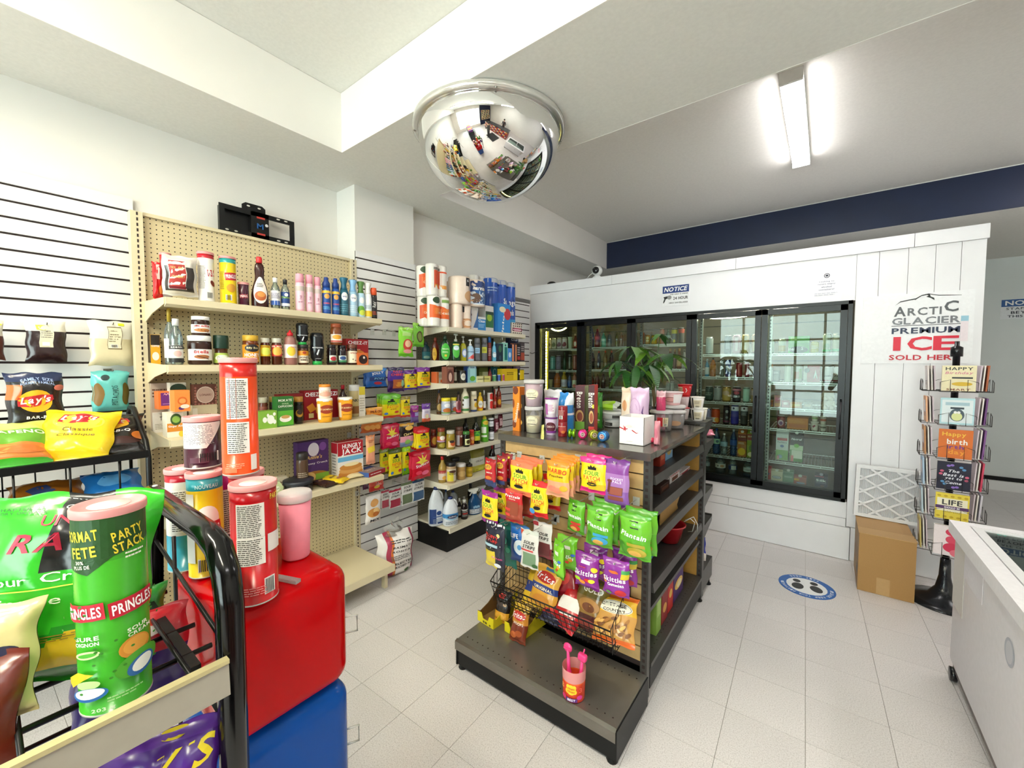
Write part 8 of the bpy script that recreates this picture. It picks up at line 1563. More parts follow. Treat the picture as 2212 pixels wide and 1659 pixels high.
for k,(yp,h) in enumerate([(538,.012),(600,.006),(720,.006),(860,.006)]):
    z = zat(1.9,YBACK,yp); link('panel_line',G().box(.3,XRIGHT,YBACK-.006,YBACK,z,z+h*3).mesh('panel_line','greypanel'),bpy.data.objects['wall_back'])
struct('baseboard_back',G().box(.3,XRIGHT,YBACK-.02,YBACK,.12,.17),'blackframe')
struct('trim_4',G().box(.3,XRIGHT,YBACK-.06,YBACK,0,.12),'slatwhite',label='pale step along the foot of the back wall')
q = Vector((onY(1289,YC+.04,2.6),YC+.05,CZ))
sc_ = hub('security_camera','small white ball security camera on the cooler roof edge','camera',tuple(q),.1)
link('camera_base',G().lathe([(.05,0),(.05,.015),(.03,.03),(.02,.05)],18,'e4e4e2').mesh('camera_base','satin'),sc_)
g = G().lathe([(.001,-.06),(.03,-.052),(.052,-.03),(.06,0),(.052,.03),(.03,.052),(.001,.06)],22,'d8dad8',Matrix.Translation((0,0,.085)) @ Matrix.Rotation(pi/2,4,'X')); link('camera_ball',g.mesh('camera_ball','satin'),sc_)
g = G().lathe([(.04,0),(.036,.022),(.02,.03),(.001,.032)],20,'14161a',Matrix.Translation((0,-.038,.085)) @ Matrix.Rotation(pi/2,4,'X')); link('lens',g.mesh('lens','gloss'),sc_)
g = G().tube([(-.05,0,.07),(-.10,.02,.05),(-.13,.01,.01),(-.14,-.02,.004)],.004,6,'e0e0de'); link('cable',g.mesh('cable','satin'),sc_)
put('roof_dome','small black dome on the cooler roof by the slat wall','dome',[('dome',G().lathe([(.06,0),(.055,.02),(.035,.035),(.001,.04)],16,'15161a').mesh('dome','gloss'))],(onY(1191,YC+.05,2.6),YC+.06,CZ))
put('black_cable','short black cable hanging beside the cooler corner','cable',[('cable',G().tube([(0,0,0),(.05,-.02,-.012),(.10,-.03,0),(.13,-.03,.02)],.004,6,'16181c').mesh('cable','satin'))],(CX0+.005,YC-.02,zat(CX0,YC,762)))
bx = hub('cardboard_box','brown taped cardboard carton on the floor by the cooler','cardboard box',(.39,4.0,0))
x0,x1 = .228,.522; y0,y1,hb = 3.775,4.22,zat(.25,3.775,1152)
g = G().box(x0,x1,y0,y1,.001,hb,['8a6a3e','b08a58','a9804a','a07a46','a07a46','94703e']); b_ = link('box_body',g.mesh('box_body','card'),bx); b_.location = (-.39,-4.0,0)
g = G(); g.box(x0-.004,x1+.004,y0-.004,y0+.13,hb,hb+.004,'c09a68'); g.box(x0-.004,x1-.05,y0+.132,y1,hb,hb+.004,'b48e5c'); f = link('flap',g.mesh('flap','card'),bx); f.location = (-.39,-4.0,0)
g = G(); g.box(x0+.10,x0+.17,y0-.0015,y0,.002,.12,'bb9664'); t_ = link('packing_tape',g.mesh('packing_tape','gloss'),bx); t_.location = (-.39,-4.0,0)
P = prints(lambda u,v,l: (x0-l,y1-u,v),[('R',.34,.12,.10,.06,'2f2a1c'),('R',.2,.25,.2,.03,'7a5c34'),('L',.2,.2,.3,.05,2,'6a4e2a')]); p_ = link('label_print',P.mesh('label_print','ink'),bx); p_.location = (-.39,-4.0,0)
fw_,fh_ = .40,.40; ft = hub('furnace_filter','white pleated furnace filter leaning on the cooler above the box','filter',(.41,4.19,hb+.006),(-.06,.02,.03))
g = G(); e = .025
g.box(-fw_/2,fw_/2,-.025,.025,0,e,'e4e4e6'); g.box(-fw_/2,fw_/2,-.025,.025,fh_-e,fh_,'e4e4e6'); g.box(-fw_/2,-fw_/2+e,-.025,.025,e,fh_-e,'e4e4e6'); g.box(fw_/2-e,fw_/2,-.025,.025,e,fh_-e,'e4e4e6')
link('frame',g.mesh('frame','card'),ft)
g = G()
for i in range(48):
    x = -fw_/2+e+(fw_-2*e)*i/48; dx = (fw_-2*e)/48; g.add([(x,-.006,e),(x+dx/2,-.012,e),(x+dx/2,-.012,fh_-e),(x,-.006,fh_-e),(x+dx,-.006,e),(x+dx,-.006,fh_-e)],[(0,1,2,3),(1,4,5,2)],'dcdcde')
link('pleats',g.mesh('pleats','matte'),ft)
g = G()
for s in (-1,1):
    for k in range(-3,4):
        pts = []
        for j in range(2):
            pass
        cx_ = k*.15; x_a,z_a,x_b,z_b = cx_-s*.3,fh_/2-.2*1.0,cx_+s*.3,fh_/2+.2*1.0
        def clip(x_a,z_a,x_b,z_b):
            t0,t1 = 0,1; dx,dz = x_b-x_a,z_b-z_a
            for p,q in ((-dx,x_a+fw_/2-e),(dx,fw_/2-e-x_a),(-dz,z_a-e),(dz,fh_-e-z_a)):
                if abs(p) < 1e-9: continue
                r = q/p
                if p < 0: t0 = max(t0,r)
                else: t1 = min(t1,r)
            return (x_a+dx*t0,z_a+dz*t0,x_a+dx*t1,z_a+dz*t1) if t0 < t1 else None
        c = clip(x_a,z_a,x_b,z_b)
        if c: g.tube([(c[0],-.019,c[1]),(c[2],-.019,c[3])],.010,4,'e6e6e8')
tag(link('lattice_straps',g.mesh('lattice_straps','card'),ft),kind='stuff')
RYc = 3.93; RXc = onY(2066,3.93,1.65)
cr_ = hub('card_rack','black revolving greeting card rack on a round pedestal base','card rack',(RXc,RYc,0))
link('pedestal',G().lathe([(.20,0),(.20,.010),(.15,.022),(.08,.05),(.045,.10),(.03,.18),(.025,.30)],32,'1b1f24').mesh('pedestal','gloss'),cr_)
link('pole',G().lathe([(.018,.28),(.018,1.66),(.03,1.66),(.03,1.72),(.012,1.73),(.012,1.76)],14,'17191d').mesh('pole','gloss'),cr_)
put('price_flag','small white price flag standing on the card rack top','tag',[('flag',G().box(-.035,.0,-.002,.002,0,.13,'ecdfe6').mesh('flag','satin')),('blue_tip',G().box(-.035,.0,-.002,.002,.131,.165,'9cc8dc').mesh('blue_tip','satin'))],(RXc+.045,RYc,1.761),.2)
ang0 = atan2(-RXc,RYc)         # towards the camera
tiers = [(845,790),(917,860),(990,928),(1058,998),(1122,1066),(1200,1136)]
cards = [[('eee3bc',[('T','HAPPY',0,.88,.8,.12,'3a3a34'),('T','Birthday',0,.70,.8,.13,'d88a98',{'i': .3}),('R',.2,.52,.6,.06,'2a2a28'),('E',.2,.28,.30,.08,'d8b02a'),('T','SMART',0,.06,.7,.08,'8a4a2a')],'happy birthday card with gold oval'),
 ('b8dce4',[('R',0,.5,.9,.86,'dfe8ec'),('R',0,.78,1.4,.12,'a8c4d0'),('E',0,.36,.22,.24,'4a5a64'),('E',0,.30,.16,.16,'d8dc9a'),('R',0,.62,.4,.07,'2a3440'),('E',-.1,.46,.05,.05,'f4f4f4'),('E',.1,.46,.05,.05,'f4f4f4')],'pale blue graduation card'),
 ('d8702a',[('T','Happy',-.1,.82,.7,.18,'f0c040'),('T','birth',.1,.58,.6,.18,'f4f0e8'),('T','day',.1,.2,.5,.2,'f0a030'),('T','irth',0,.40,.5,.14,'7a3a8a')],'orange birthday card with mixed letters'),
 ('1c1a30',[('T','The',0,.68,.34,.1,'e8e8f0',{'i': .3}),('T','Best is',0,.54,.6,.11,'e8e8f0',{'i': .3}),('T','yet to',0,.40,.5,.11,'e8e8f0',{'i': .3}),('T','Come',0,.26,.5,.1,'e8e8f0',{'i': .3})]+[('E',.78*cos(k),.5+.4*sin(k),.06,.04,['c85a78','5a90c0','8a6ac0'][k % 3]) for k in range(12)],'black card with white script and flowers'),
 ('e8d24a',[('R',0,.56,.9,.5,'f0ead0'),('T','LIFE',0,.66,.6,.2,'3a3a3a'),('R',0,.46,1.0,.12,'5a3a6a'),('T','SHOULD BE',0,.46,.46,.07,'fff'),('T','celebrated',0,.30,.5,.08,'b8a040',{'i': .3})]+[('E',-.8+.4*(k % 5),.1+.8*(k//5),.06,.04,'c8a82a') for k in range(10)],'yellow life celebration card'),
 ('f0e4e6',[('E',.1,.8,.2,.12,'d83a5a'),('E',.2,.55,.24,.14,'e0506a'),('E',.1,.28,.26,.16,'d83a5a'),('E',.4,.12,.2,.12,'e8788a')],'white card with red roses')]]
sidecol = [('e6dcd8','a85a34'),('e8b088','6a3a78'),('c08a5a','7a4a88'),('a8c0d8','c83a58'),('b8ccd8','c8c4d0'),('c8b46a','e0d8d0')]
Rr = .115
for k,(yb,yt) in enumerate(tiers):
    fx,fy = RXc-sin(ang0)*Rr*0,RYc
    z0 = zat(RXc,RYc-Rr,yb); z1 = zat(RXc,RYc-Rr,yt); h = z1-z0; w = .15
    g = G(); d0 = Rr+.012
    for s in range(4):
        M = Matrix.Rotation(ang0*.35+s*pi/2,4,'Z')
        g.tube([(-w/2-.008,-d0-.03,z0+h*.35),(-w/2-.008,-d0-.03,z0-.004),(w/2+.008,-d0-.03,z0-.004),(w/2+.008,-d0-.03,z0+h*.35)],.0022,5,M=M)
        g.tube([(-w/4,-d0-.03,z0-.004),(-w/4,-d0-.03,z0+h*.45),(-w/2-.008,-d0-.03,z0+h*.35)],.0018,5,M=M); g.tube([(w/4,-d0-.03,z0-.004),(w/4,-d0-.03,z0+h*.45),(w/2+.008,-d0-.03,z0+h*.35)],.0018,5,M=M)
        g.tube([(-w/2-.008,-d0-.03,z0-.004),(-w/2-.008,-.02,z0-.004)],.0022,5,M=M); g.tube([(w/2+.008,-d0-.03,z0-.004),(w/2+.008,-.02,z0-.004)],.0022,5,M=M); g.tube([(0,-d0-.03,z0-.004),(0,0,z0-.004)],.0022,5,M=M)
    tag(link('pocket_wires',g.mesh('pocket_wires','ironmetal'),cr_),kind='stuff')
    col,des,t = cards[0][k]
    for s in (0,1,3):
        c = col if s == 0 else sidecol[k][0 if s == 3 else 1]; a_ = ang0*.35+s*pi/2
        lab = ('%s facing the aisle in the card rack' % t) if s == 0 else ('greeting card seen edge-on in the %s tier of the rack, %s side' % (['top','second','third','fourth','fifth','lowest'][k],'cooler' if s == 3 else 'passage'))
        gg = G().box(-w/2,w/2,-.004,.004,0,h,c)
        pp = [('card',gg.mesh('card','card'))]
        pp.append(('lettering',prints(flatS(-.004),N(des if s == 0 else [('R',0,.6,1.2,.5,'e6dce0'),('L',0,.3,.7,.2,3,'8a7a8a')],w,h,True)).mesh('lettering','ink')))
        put('greeting_card',lab,'card',pp,(RXc+sin(a_)*d0,RYc-cos(a_)*d0,z0+.001),(.05,0,a_),'greeting cards in the rack')
        for e_ in range(2 if s else 1):
            put('greeting_card',('spare cards behind: number %s in the %s tier, %s' % (['one','two'][e_],['top','second','third','fourth','fifth','lowest'][k],{0: 'aisle face',1: 'passage face',3: 'cooler face'}[s])),'card',[('card',G().box(-w/2,w/2,-.003,.003,0,h*1.0,['e8e2da','d8c8d0'][e_]).mesh('card','card'))],(RXc+sin(a_)*(d0-.016-.014*e_),RYc-cos(a_)*(d0-.016-.014*e_),z0+.001),(.05,0,a_),'greeting cards in the rack')
fz = hub('chest_freezer','white ice cream chest freezer with sliding glass lids at the picture edge','freezer',(0,0,0))
FXL,FXR,FYN,FYF = .552,1.25,1.25,3.0; FZT = zat(.545,3.0,1126)
link('cabinet',G().rbox(FXR-FXL,FYF-FYN,FZT-.14,.02,'e8e5ea',3,.09,Matrix.Translation(((FXL+FXR)/2,(FYN+FYF)/2,0))).mesh('cabinet','paint'),fz)
link('base_skirt',G().box(FXL+.012,FXR-.012,FYN+.02,FYF-.02,.055,.095,'5a4f50').mesh('base_skirt','paint'),fz)
g = G(); a0,a1,b0,b1 = FXL-.022,FXR+.022,FYN-.02,FYF+.02; zt = FZT
for (p,q,r,s) in ((a0,a0+.06,b0,b1),(a1-.06,a1,b0,b1),(a0+.06,a1-.06,b0,b0+.06),(a0+.06,a1-.06,b1-.06,b1)): g.box(p,q,r,s,zt-.06,zt,'f0eef2')
link('top_rim',g.mesh('top_rim','satin'),fz)
for k,(y_0,y_1,z_) in enumerate(((b0+.065,(b0+b1)/2+.05,zt-.018),((b0+b1)/2-.02,b1-.065,zt-.006))):
    g = G(); p,q = a0+.065,a1-.065
    for (m_,n_,o_,r_) in ((p,p+.035,y_0,y_1),(q-.035,q,y_0,y_1),(p+.035,q-.035,y_0,y_0+.035),(p+.035,q-.035,y_1-.035,y_1)): g.box(m_,n_,o_,r_,z_-.01,z_+.006,'e8e8ea')
    l = link('sliding_lid',g.mesh('sliding_lid','satin'),fz); link('glass_pane',G().box(p+.035,q-.035,y_0+.035,y_1-.035,z_-.004,z_).mesh('glass_pane','pane'),l)
link('inner_well',G().box(FXL+.06,FXR-.06,FYN+.06,FYF-.06,FZT-.30,FZT-.17,'c8ccd0').mesh('inner_well','paint'),fz)
link('lid_lettering',prints(lambda u,v,l: (a0+.13+u,b1-.16-v*0+v*0-.0+v,zt+.001+l),[('T','by',.02,.02,.03,.022,'5ac8b8'),('T','y',.09,.015,.02,.018,'5ac8b8')]).mesh('lid_lettering','ink'),fz)
link('paper_sheet',G().box(FXL-.002,FXL-.0005,2.80,2.985,.40,.765,'d8d2cc').mesh('paper_sheet','matte'),fz)
link('paper_sheet',G().box(FXL-.003,FXL-.001,2.52,2.80,.60,.775,'e4dfe4').mesh('paper_sheet','matte'),fz)
link('maker_badge',prints(lambda u,v,l: (FXL-l,2.2-u,.58+v),[('E',0,0,.05,.05,'b8bcc8'),('E',0,0,.035,.04,'d0d0d8')]).mesh('maker_badge','ink'),fz)
for k,(x,y) in enumerate(((FXL+.04,FYF-.04),(FXL+.04,FYN+.1),(FXR-.04,FYF-.04),(FXR-.04,FYN+.1))):
    link('caster_wheel',G().lathe([(.02,-.014),(.034,-.012),(.034,.012),(.02,.014)],16,'15161a',Matrix.Translation((x-.03 if k < 2 else x,y,.035)) @ Matrix.Rotation(pi/2,4,'Y')).mesh('caster_wheel','gloss'),fz)
ic = random.Random(3); names = ['red','yellow','pale blue','brown','pink','white','orange','green','cream']
hexs = ['b83a34','d8b020','a8c0d0','6a4a34','d08a98','e0dedc','d8782a','6a9a4a','d8ccb0']
for k in range(9):
    put('ice_cream_pack','%s ice cream pack lying in the chest freezer' % names[k],'ice cream',carton(.13,.16,.05,hexs[k],top=[('R',0,.5,1.2,.4,hexs[(k+5) % 9]),('L',0,.2,.7,.2,2,'f0e8e0')]),(FXL+.16+.18*(k % 3),2.86-.2*(k//3),FZT-.168),ic.uniform(-.3,.3),'ice cream packs')
sx,sy = -.061,3.597; fr = .17
P = prints(lambda u,v,l: (u,v,.0013+l*.3),[('E',0,0,fr,fr,'1f63b4'),('E',0,0,fr*.72,fr*.72,'eef0f2')] + [('E',sx_*.055,.02,.036,.05,'1c1e22',sx_*-12) for sx_ in (-1,1)] + [('E',sx_*.052,-.062,.024,.026,'1c1e22') for sx_ in (-1,1)] + [('E',s_*fr*.86,0,.012,.008,'d8e4f4',40*s_) for s_ in (-1,1)],lift=.001)
def ring(txt,a_mid,step,flip):
    for i,ch in enumerate(txt):
        if ch == ' ': continue
        a = a_mid+(i-(len(txt)-1)/2)*step; R_ = fr*.86
        prints(lambda u,v,l: (u,v,.0013+l*.3),[('T',ch,R_*cos(a),R_*sin(a),.014,.02,'e8eef6',{'rot': math.degrees(a)+(90 if flip else -90)})],P,.004)
ring('PLEASE KEEP YOUR DISTANCE',pi/2,-.125,False); ring('WAIT HERE',-pi/2,.15,True)
put('floor_sticker','round blue distance sticker with black footprints on the floor','sticker',[('disc',G().lathe([(fr,0),(fr,.0012)],40,'1f63b4').mesh('disc','satin')),('lettering',P.mesh('lettering','ink'))],(sx,sy,.0004),pi+.15)

# ================================================================ FOREGROUND: PLASTIC CUBES, CANISTERS, CHIP RACK
solid('redplastic','b80006',.13,vary=.02,spec=.16); solid('blueplastic','05489c',.16,vary=.03,spec=.2)
CBX,CBY,CS = -1.205,.455,.33
for k,(m,lab) in enumerate((('blueplastic','glossy blue plastic cube standing on the floor at the bottom of the stack'),('blueplastic','glossy blue plastic cube in the middle of the stack'),('redplastic','glossy red plastic cube on top of the blue cubes'))):
    c = hub('plastic_cube',lab,'storage cube',(CBX,CBY,.06+k*(CS+.002) if k else .0),0,'stacked plastic cubes')
    h = CS if k else CS+.058
    link('shell',G().rbox(.37,CS-.02,h,.05,'fff',6).mesh('shell',m),c)
    link('wire_handle',G().tube([(.14,.154,h*.34),(.15,.19,h*.32),(.15,.19,h*.46),(.14,.154,h*.48)],.003,6).mesh('wire_handle','chromewire'),c)
CT = .06+3*(CS+.002)-.001
def fcan(lab,xl,xr,yt,yb,bnds,des,Z=None,pos=None,yaw=0.0,lid='pinklid',r=None,h=None,turn=.8):
    """canister from its pixel box: base on height Z"""
    xm = (xl+xr)/2; p = at(xm,yb,'Z',Z) if pos is None else Vector((pos[0],pos[1],Z))
    dep = (p-CC).dot(CF); th = math.atan((xm-IW/2)/FPX); rr_ = r or .5*(xr-xl)/FPX*dep*cos(th)
    if pos is None: d = Vector((p.x,p.y,0)).normalized(); p = p+d*rr_*.9
    hh = h or zat(p.x,p.y,yt)-Z
    put('chip_canister',lab,'canister',canister(rr_,hh,bnds,des,lid),(p.x,p.y,Z+.0005),atan2(-p.x,p.y)+yaw); return p,Z+hh
nut = lambda u,vs,w: sum([[('R',u,v,w,h,'e9e6e0'),('L',u,v,w*.9,h*.94,n,'4a4640')] for v,h,n in vs],[])
PR = lambda t='PRINGLES',v=.40,c='c01c2c',u=0,w=.8: [('R',u,v,w,.17,c,6),('T',t,u,v,w*.86,.10,'fff',{'rot': 6})]
pR,zR = fcan('bright red party-size chip canister at the front corner of the red cube',502,606,1040,1308,[(0,'c01119'),(.86,'a80f18')],nut(-.18,[(.74,.30,17),(.47,.24,13)],.62)+[('K',.62,.14,.22,.13),('R',.95,.52,.4,.16,'e8e0dc'),('L',-.1,.12,.7,.08,4,'e08a86'),('T','PARTY',1.0,.93,.3,.05,'e8c83a')],Z=CT)
p2,z2 = fcan('red chip canister with white logo panel behind the front red one',478,585,1030,1250,[(0,'c8151d'),(.84,'b01018')],[('E',-.1,.62,.30,.16,'ecebe8')]+PR('PRINGLES',.44,'a8101c',-.2,.7)+[('L',-.9,.5,.3,.5,14,'d8d4cc')],Z=CT,pos=(-1.18,.415),r=.0385,h=zR-CT-.002)
fcan('tall bright orange chip canister stacked highest above the red cube',463,560,785,1022,[(0,'ee4a14'),(.84,'c41c14')],nut(-.12,[(.68,.36,19),(.33,.28,15)],.60)+[('R',.72,.10,.2,.14,'e9e6e0'),('L',-.3,.08,.5,.05,3,'f4a884'),('R',-.55,.045,.34,.05,'f07a50')],Z=zR+.001,pos=(-1.145,.392),r=.0385,h=.285)
p3 = (CBX+.005,CBY-.085)
q1,z4 = fcan('yellow chip canister with turquoise top on the red cube',395,470,1015,1230,[(0,'e0bf22'),(.84,'2a8a94')],[('E',.1,.58,.34,.14,'f2f0ea')]+PR('PRIN',.46,'b8202c',.1,.8)+[('T','MAIS',.2,.34,.5,.05,'c8382c'),('K',0,.12,.42,.12),('T','NOUVEAU',.1,.92,.6,.04,'bfe0e0'),('R',-.9,.5,.3,.7,'c8c4b8')],Z=CT,pos=(-1.27,.35),r=.0385,h=.268)
fcan('white and turquoise chip canister at the back corner of the red cube',350,412,988,1215,[(0,'3a98b0'),(.36,'dcd8d0'),(.88,'a81828')],nut(0,[(.62,.44,20)],.8),Z=CT,pos=(-1.352,.326),r=.0385,h=.27)
fcan('magenta and plum chip canister between the yellow and red ones',445,500,1015,1230,[(0,'4a0f2a'),(.70,'c0187a')],nut(.5,[(.5,.5,20)],.5),Z=CT,pos=(-1.355,.415),r=.0385,h=.27)
fcan('short dark plum chip canister stacked on the back canisters',397,470,888,1010,[(0,'3c0f24'),(.82,'5a2a40')],[('P',[(-1.3,.98),(1.2,.98),(1.2,.92),(.2,.42),(-1.3,.42)],'e6e2de'),('L',-.2,.72,1.0,.44,14,'8a868a'),('K',.35,.22,.5,.18),('R',-.2,.16,.5,.12,'5a2a3c')],Z=z4+.003,pos=(-1.318,.362),r=.0405,h=.135)
tpz = CT; tx = at(640,1215,'Z',tpz); dd = Vector((tx.x,tx.y,0)).normalized(); tr_ = .042; tx = tx+dd*tr_
put('candy_floss_tub','clear tub of pink candy floss on the red cube beside the red canister','tub',vessel('tub',tr_,zat(tx.x,tx.y,1062)-tpz,'f08fa2','f4eef0',None,(),mat='matte',capmat='milkylid',seg=30),(tx.x,tx.y,tpz+.001),0)
q = at(632,1262,'Z',CT); put('clear_clip','small clear plastic shelf clip lying on the red cube','clip',[('clip',G().box(-.045,.03,-.008,.008,0,.008,'e8d0cc').mesh('clip','milky'))],(q.x-.02,q.y,CT+.001),.35)
RY,RX0,RX1,RZ = .252,-1.30,-.805,1.285
rk = hub('chip_rack','black tubular chip rack with wire shelves in the foreground','rack',(0,0,0))
def sqt(g,P,s): g.tube(P,s,4,'0f1011')
for y in (RY,RY-1.1):
    g = G(); s = .022; pts = [(RX0,y,.03),(RX0,y,RZ-.01),(RX0+.005,y,RZ),(RX1-.10,y,RZ),(RX1-.045,y,RZ-.012),(RX1-.012,y,RZ-.05),(RX1,y,RZ-.10),(RX1,y,.03)]
    g.tube(pts,s,8,'101112'); f = link('side_frame',g.mesh('side_frame','gloss' if 0 else 'blackgloss' if 'blackgloss' in MATS else solid('blackgloss','050506',.14,vary=.1,spec=.4)),rk)
    g = G(); g.tube([(RX0+.17,y,1.22),(RX0+.17,y,.3)],.004,6); g.tube([(RX0+.02,y,1.17),(RX1-.01,y,1.10)],.004,6); g.tube([(RX0+.02,y,.98),(RX1-.01,y,.95)],.004,6)
    link('side_wires',g.mesh('side_wires','blackwire'),f)
    link('rivet',G().lathe([(.006,0),(.005,.003),(.001,.004)],10,'b8b8b4',Matrix.Translation((RX0+.03,y,RZ+.021))).mesh('rivet','chromewire'),f)
SZ = [1.075,.80,.52]
for k,z in enumerate(SZ):
    g = G()
    for i in range(12): g.tube([(RX0,RY-.05-i*.092,z),(RX1,RY-.05-i*.092,z)],.004,5)
    for i in range(6): x = RX0+(RX1-RX0)*i/5; g.tube([(x,RY,z-.004),(x,RY-1.1,z-.004)],.005,5)
    s_ = link('wire_shelf',g.mesh('wire_shelf','blackwire'),rk)
    g = G(); g.prism([(RX1+.020,z+.028),(RX1+.026,z+.026),(RX1+.030,z-.028),(RX1+.024,z-.03)],RY-1.1,RY-.012,'9c968a','xz'); g.box(RX1+.016,RX1+.030,RY-1.1,RY-.012,z+.026,z+.033,'b8ac80')
    if k == 0: link('price_strip',g.mesh('price_strip','satin'),s_)
g = G(); g.box(RX0+.03,RX1-.05,RY-.045,RY-.03,1.06,1.075,'0d0e10'); link('cross_bar',g.mesh('cross_bar','blackwire'),rk)
gp = C_ = CC+ray(256,1545)*.645; gx,gy = gp.x,gp.y; gz = SZ[0]+.004
gdes = [('P',[(-1.55,.76),(-.4,.72),(.3,.80),(1.55,.84),(1.55,.995),(-1.55,.995)],'1f4a1c'),('T','FORMAT',-.62,.915,.56,.055,'e0c832',{'rot': 6}),('T','FETE',-.52,.835,.40,.055,'e0c832',{'rot': 6}),('T','30%',-.62,.785,.14,.018,'e8ecd8',{'rot': 5}),('T','PLUS DE',-.56,.762,.26,.018,'e8ecd8',{'rot': 5}),('T','PARTY',.72,.905,.44,.050,'e0c832',{'rot': 10}),('T','STACK',.76,.845,.46,.050,'e0c832',{'rot': 10}),('L',.9,.79,.3,.04,2,'e8ecd8')]
for u in (-.62,.80):
    gdes += [('R',u,.53,.66,.085,'c01c34',4),('T','PRINGLES',u,.53,.58,.055,'fff',{'rot': 4})]
gdes += [('T','SURE',-.45,.405,.34,.022,'eef4e0',{'rot': 3}),('T','OIGNON',-.45,.377,.34,.020,'eef4e0',{'rot': 3}),('T','SOUR',.85,.40,.30,.022,'eef4e0',{'rot': 6}),('T','CREAM',.9,.375,.34,.02,'eef4e0',{'rot': 6}),('E',-.42,.325,.17,.020,'c8e0a0',8),('E',-.42,.325,.13,.010,'4aa82c',8),('P',[(-1.2,.19),(-.7,.24),(-.25,.225),(-.55,.20),(-.95,.155),(-1.2,.165)],'e6c02a'),('E',-.42,.175,.16,.022,'b8d890',5),('E',-.4,.125,.24,.034,'2a66a8',8),('E',-.4,.132,.20,.026,'e8ece8',8),('E',.72,.31,.20,.055,'c8862a',15),('E',.74,.315,.16,.042,'d89a3a',15),('E',.8,.22,.3,.06,'4aa02a',20),('E',.85,.20,.2,.045,'2a66a8',40),('E',.87,.205,.15,.032,'e8ece8',40),('T','203 g',-.05,.045,.26,.024,'e0f0d0'),('L',.45,.09,.4,.03,2,'a8d890')]
rr = random.Random(2)
for i in range(26): gdes.append(('E',rr.uniform(-1.3,1.3),rr.uniform(.08,.6),.02,.006,'2f7a1c',rr.uniform(0,90)))
put('chip_canister','large green party-size chip canister standing on the black rack','canister',canister(.0415,zat(gx,gy,1085)-gz,[(0,'3fa62a'),(.3,'46ae2e'),(.75,'3f9a2a')],gdes),(gx,gy,gz),atan2(-gx,gy)-.26)
def rb(lab,xc,Y,X,Z,w,h,d,col,des,yaw=0,tilt=-12,name='chip_bag',roll=0):
    R = Matrix.Rotation(RX+yaw,3,'Z') @ Matrix.Rotation(radians(tilt),3,'X') @ Matrix.Rotation(roll,3,'Y')
    return put(name,lab,'bag',pouch(w,h,d,col,des,seed=int(h*977),crinkle=.6,nu=26,nv=32),(X,Y,Z),R.to_euler()[:])
def ray_bag(u,v):
    wv = .28+.07*sin(2.2*u-.6)+.05*u
    if v > .985: return '35c41e'
    if abs(u-.10) < .26 and v > .60: return '15181a'
    if v < .10: return '1c7a1c'
    if v < wv: return 'e2b824'
    if v < wv+.05: return '1f8f22'
    return '2fae24' if v < .88 else '34bc22'
rbag = [('T','UNCLE',.10,.86,.44,.055,'d8304a',{'b': False}),('T',"RAY'S",.10,.75,.66,.10,'b01438',{'i': .2}),('T','BEYOND',.1,.955,.3,.03,'e8e8e8',{'i': .2}),('T','GOOD',.1,.925,.2,.02,'c8c8c8',{'i': .2}),('T','CHAPTER 22',-.66,.925,.30,.016,'14601a'),('T','STORY ON BACK',-.64,.905,.34,.014,'14601a'),('T','Sour Cream',-.05,.555,.80,.048,'f0f4e0',{'b': False,'arc': .004}),('P',[(-.75,.505),(.6,.52),(.9,.505),(.9,.511),(.6,.526),(-.75,.511)],'d8e84a'),('T','Creme sure',-.02,.455,.78,.045,'f0f4e0',{'b': False,'i': .2}),('L',-.2,.26,.7,.035,3,'8a6a14'),('T','CHIPS',-.6,.055,.2,.016,'c8e0a8')]
rb('large green sour cream chip bag standing behind the green canister',0,.062,-.985,SZ[0]+.006,.225,.30,.10,ray_bag,rbag,yaw=-.45,tilt=-14,roll=.06)
rb('brown chip bag at the picture edge on the rack',0,-.075,-.90,SZ[0]-.12,.18,.24,.08,'6a2414',[('T','BBQ',.4,.5,.4,.1,'e8a83a'),('E',.5,.12,.2,.04,'c88a80')],yaw=-.5,tilt=-16,name='snack_bag')
rb('cream coloured chip bag at the picture edge behind the green one',0,-.03,-.95,SZ[0]+.01,.15,.16,.06,'d8c890',[('E',.6,.6,.12,.06,'2a2a4a')],yaw=-.5,tilt=-14,name='snack_bag')
rb('purple rolled corn chip bag under the price strip',0,.14,-.83,SZ[1]+.004,.19,.19,.07,bands((0,'3a1a68'),(.4,'4a1f80'),(.92,'5a2a90')),[('T','TAKIS',.05,.74,.86,.20,'e8d020',{'i': .25,'rot': 8}),('E',.3,.96,.1,.04,'d8c020')],yaw=-.5,tilt=-14)
rb('red and purple snack bag on the rack shelf behind the canister',0,.16,-1.05,SZ[1]+.1,.18,.2,.06,bands((0,'3a2a6a'),(.6,'b81a28')),[('E',0,.8,.3,.06,'e8e0e0')],yaw=-.3,tilt=-20,name='snack_bag')
rb('green snack bag corner showing beside the rack frame',0,.17,-1.15,SZ[1]+.15,.14,.16,.05,'1f7a24',[],yaw=-.2,tilt=-20,name='snack_bag')
rb('dark blue snack bag low on the foreground rack',0,-.05,-.86,SZ[1]+.004,.2,.2,.06,'241c48',[('E',0,.5,.3,.1,'c8b02a')],yaw=-.4,tilt=-14,name='snack_bag')

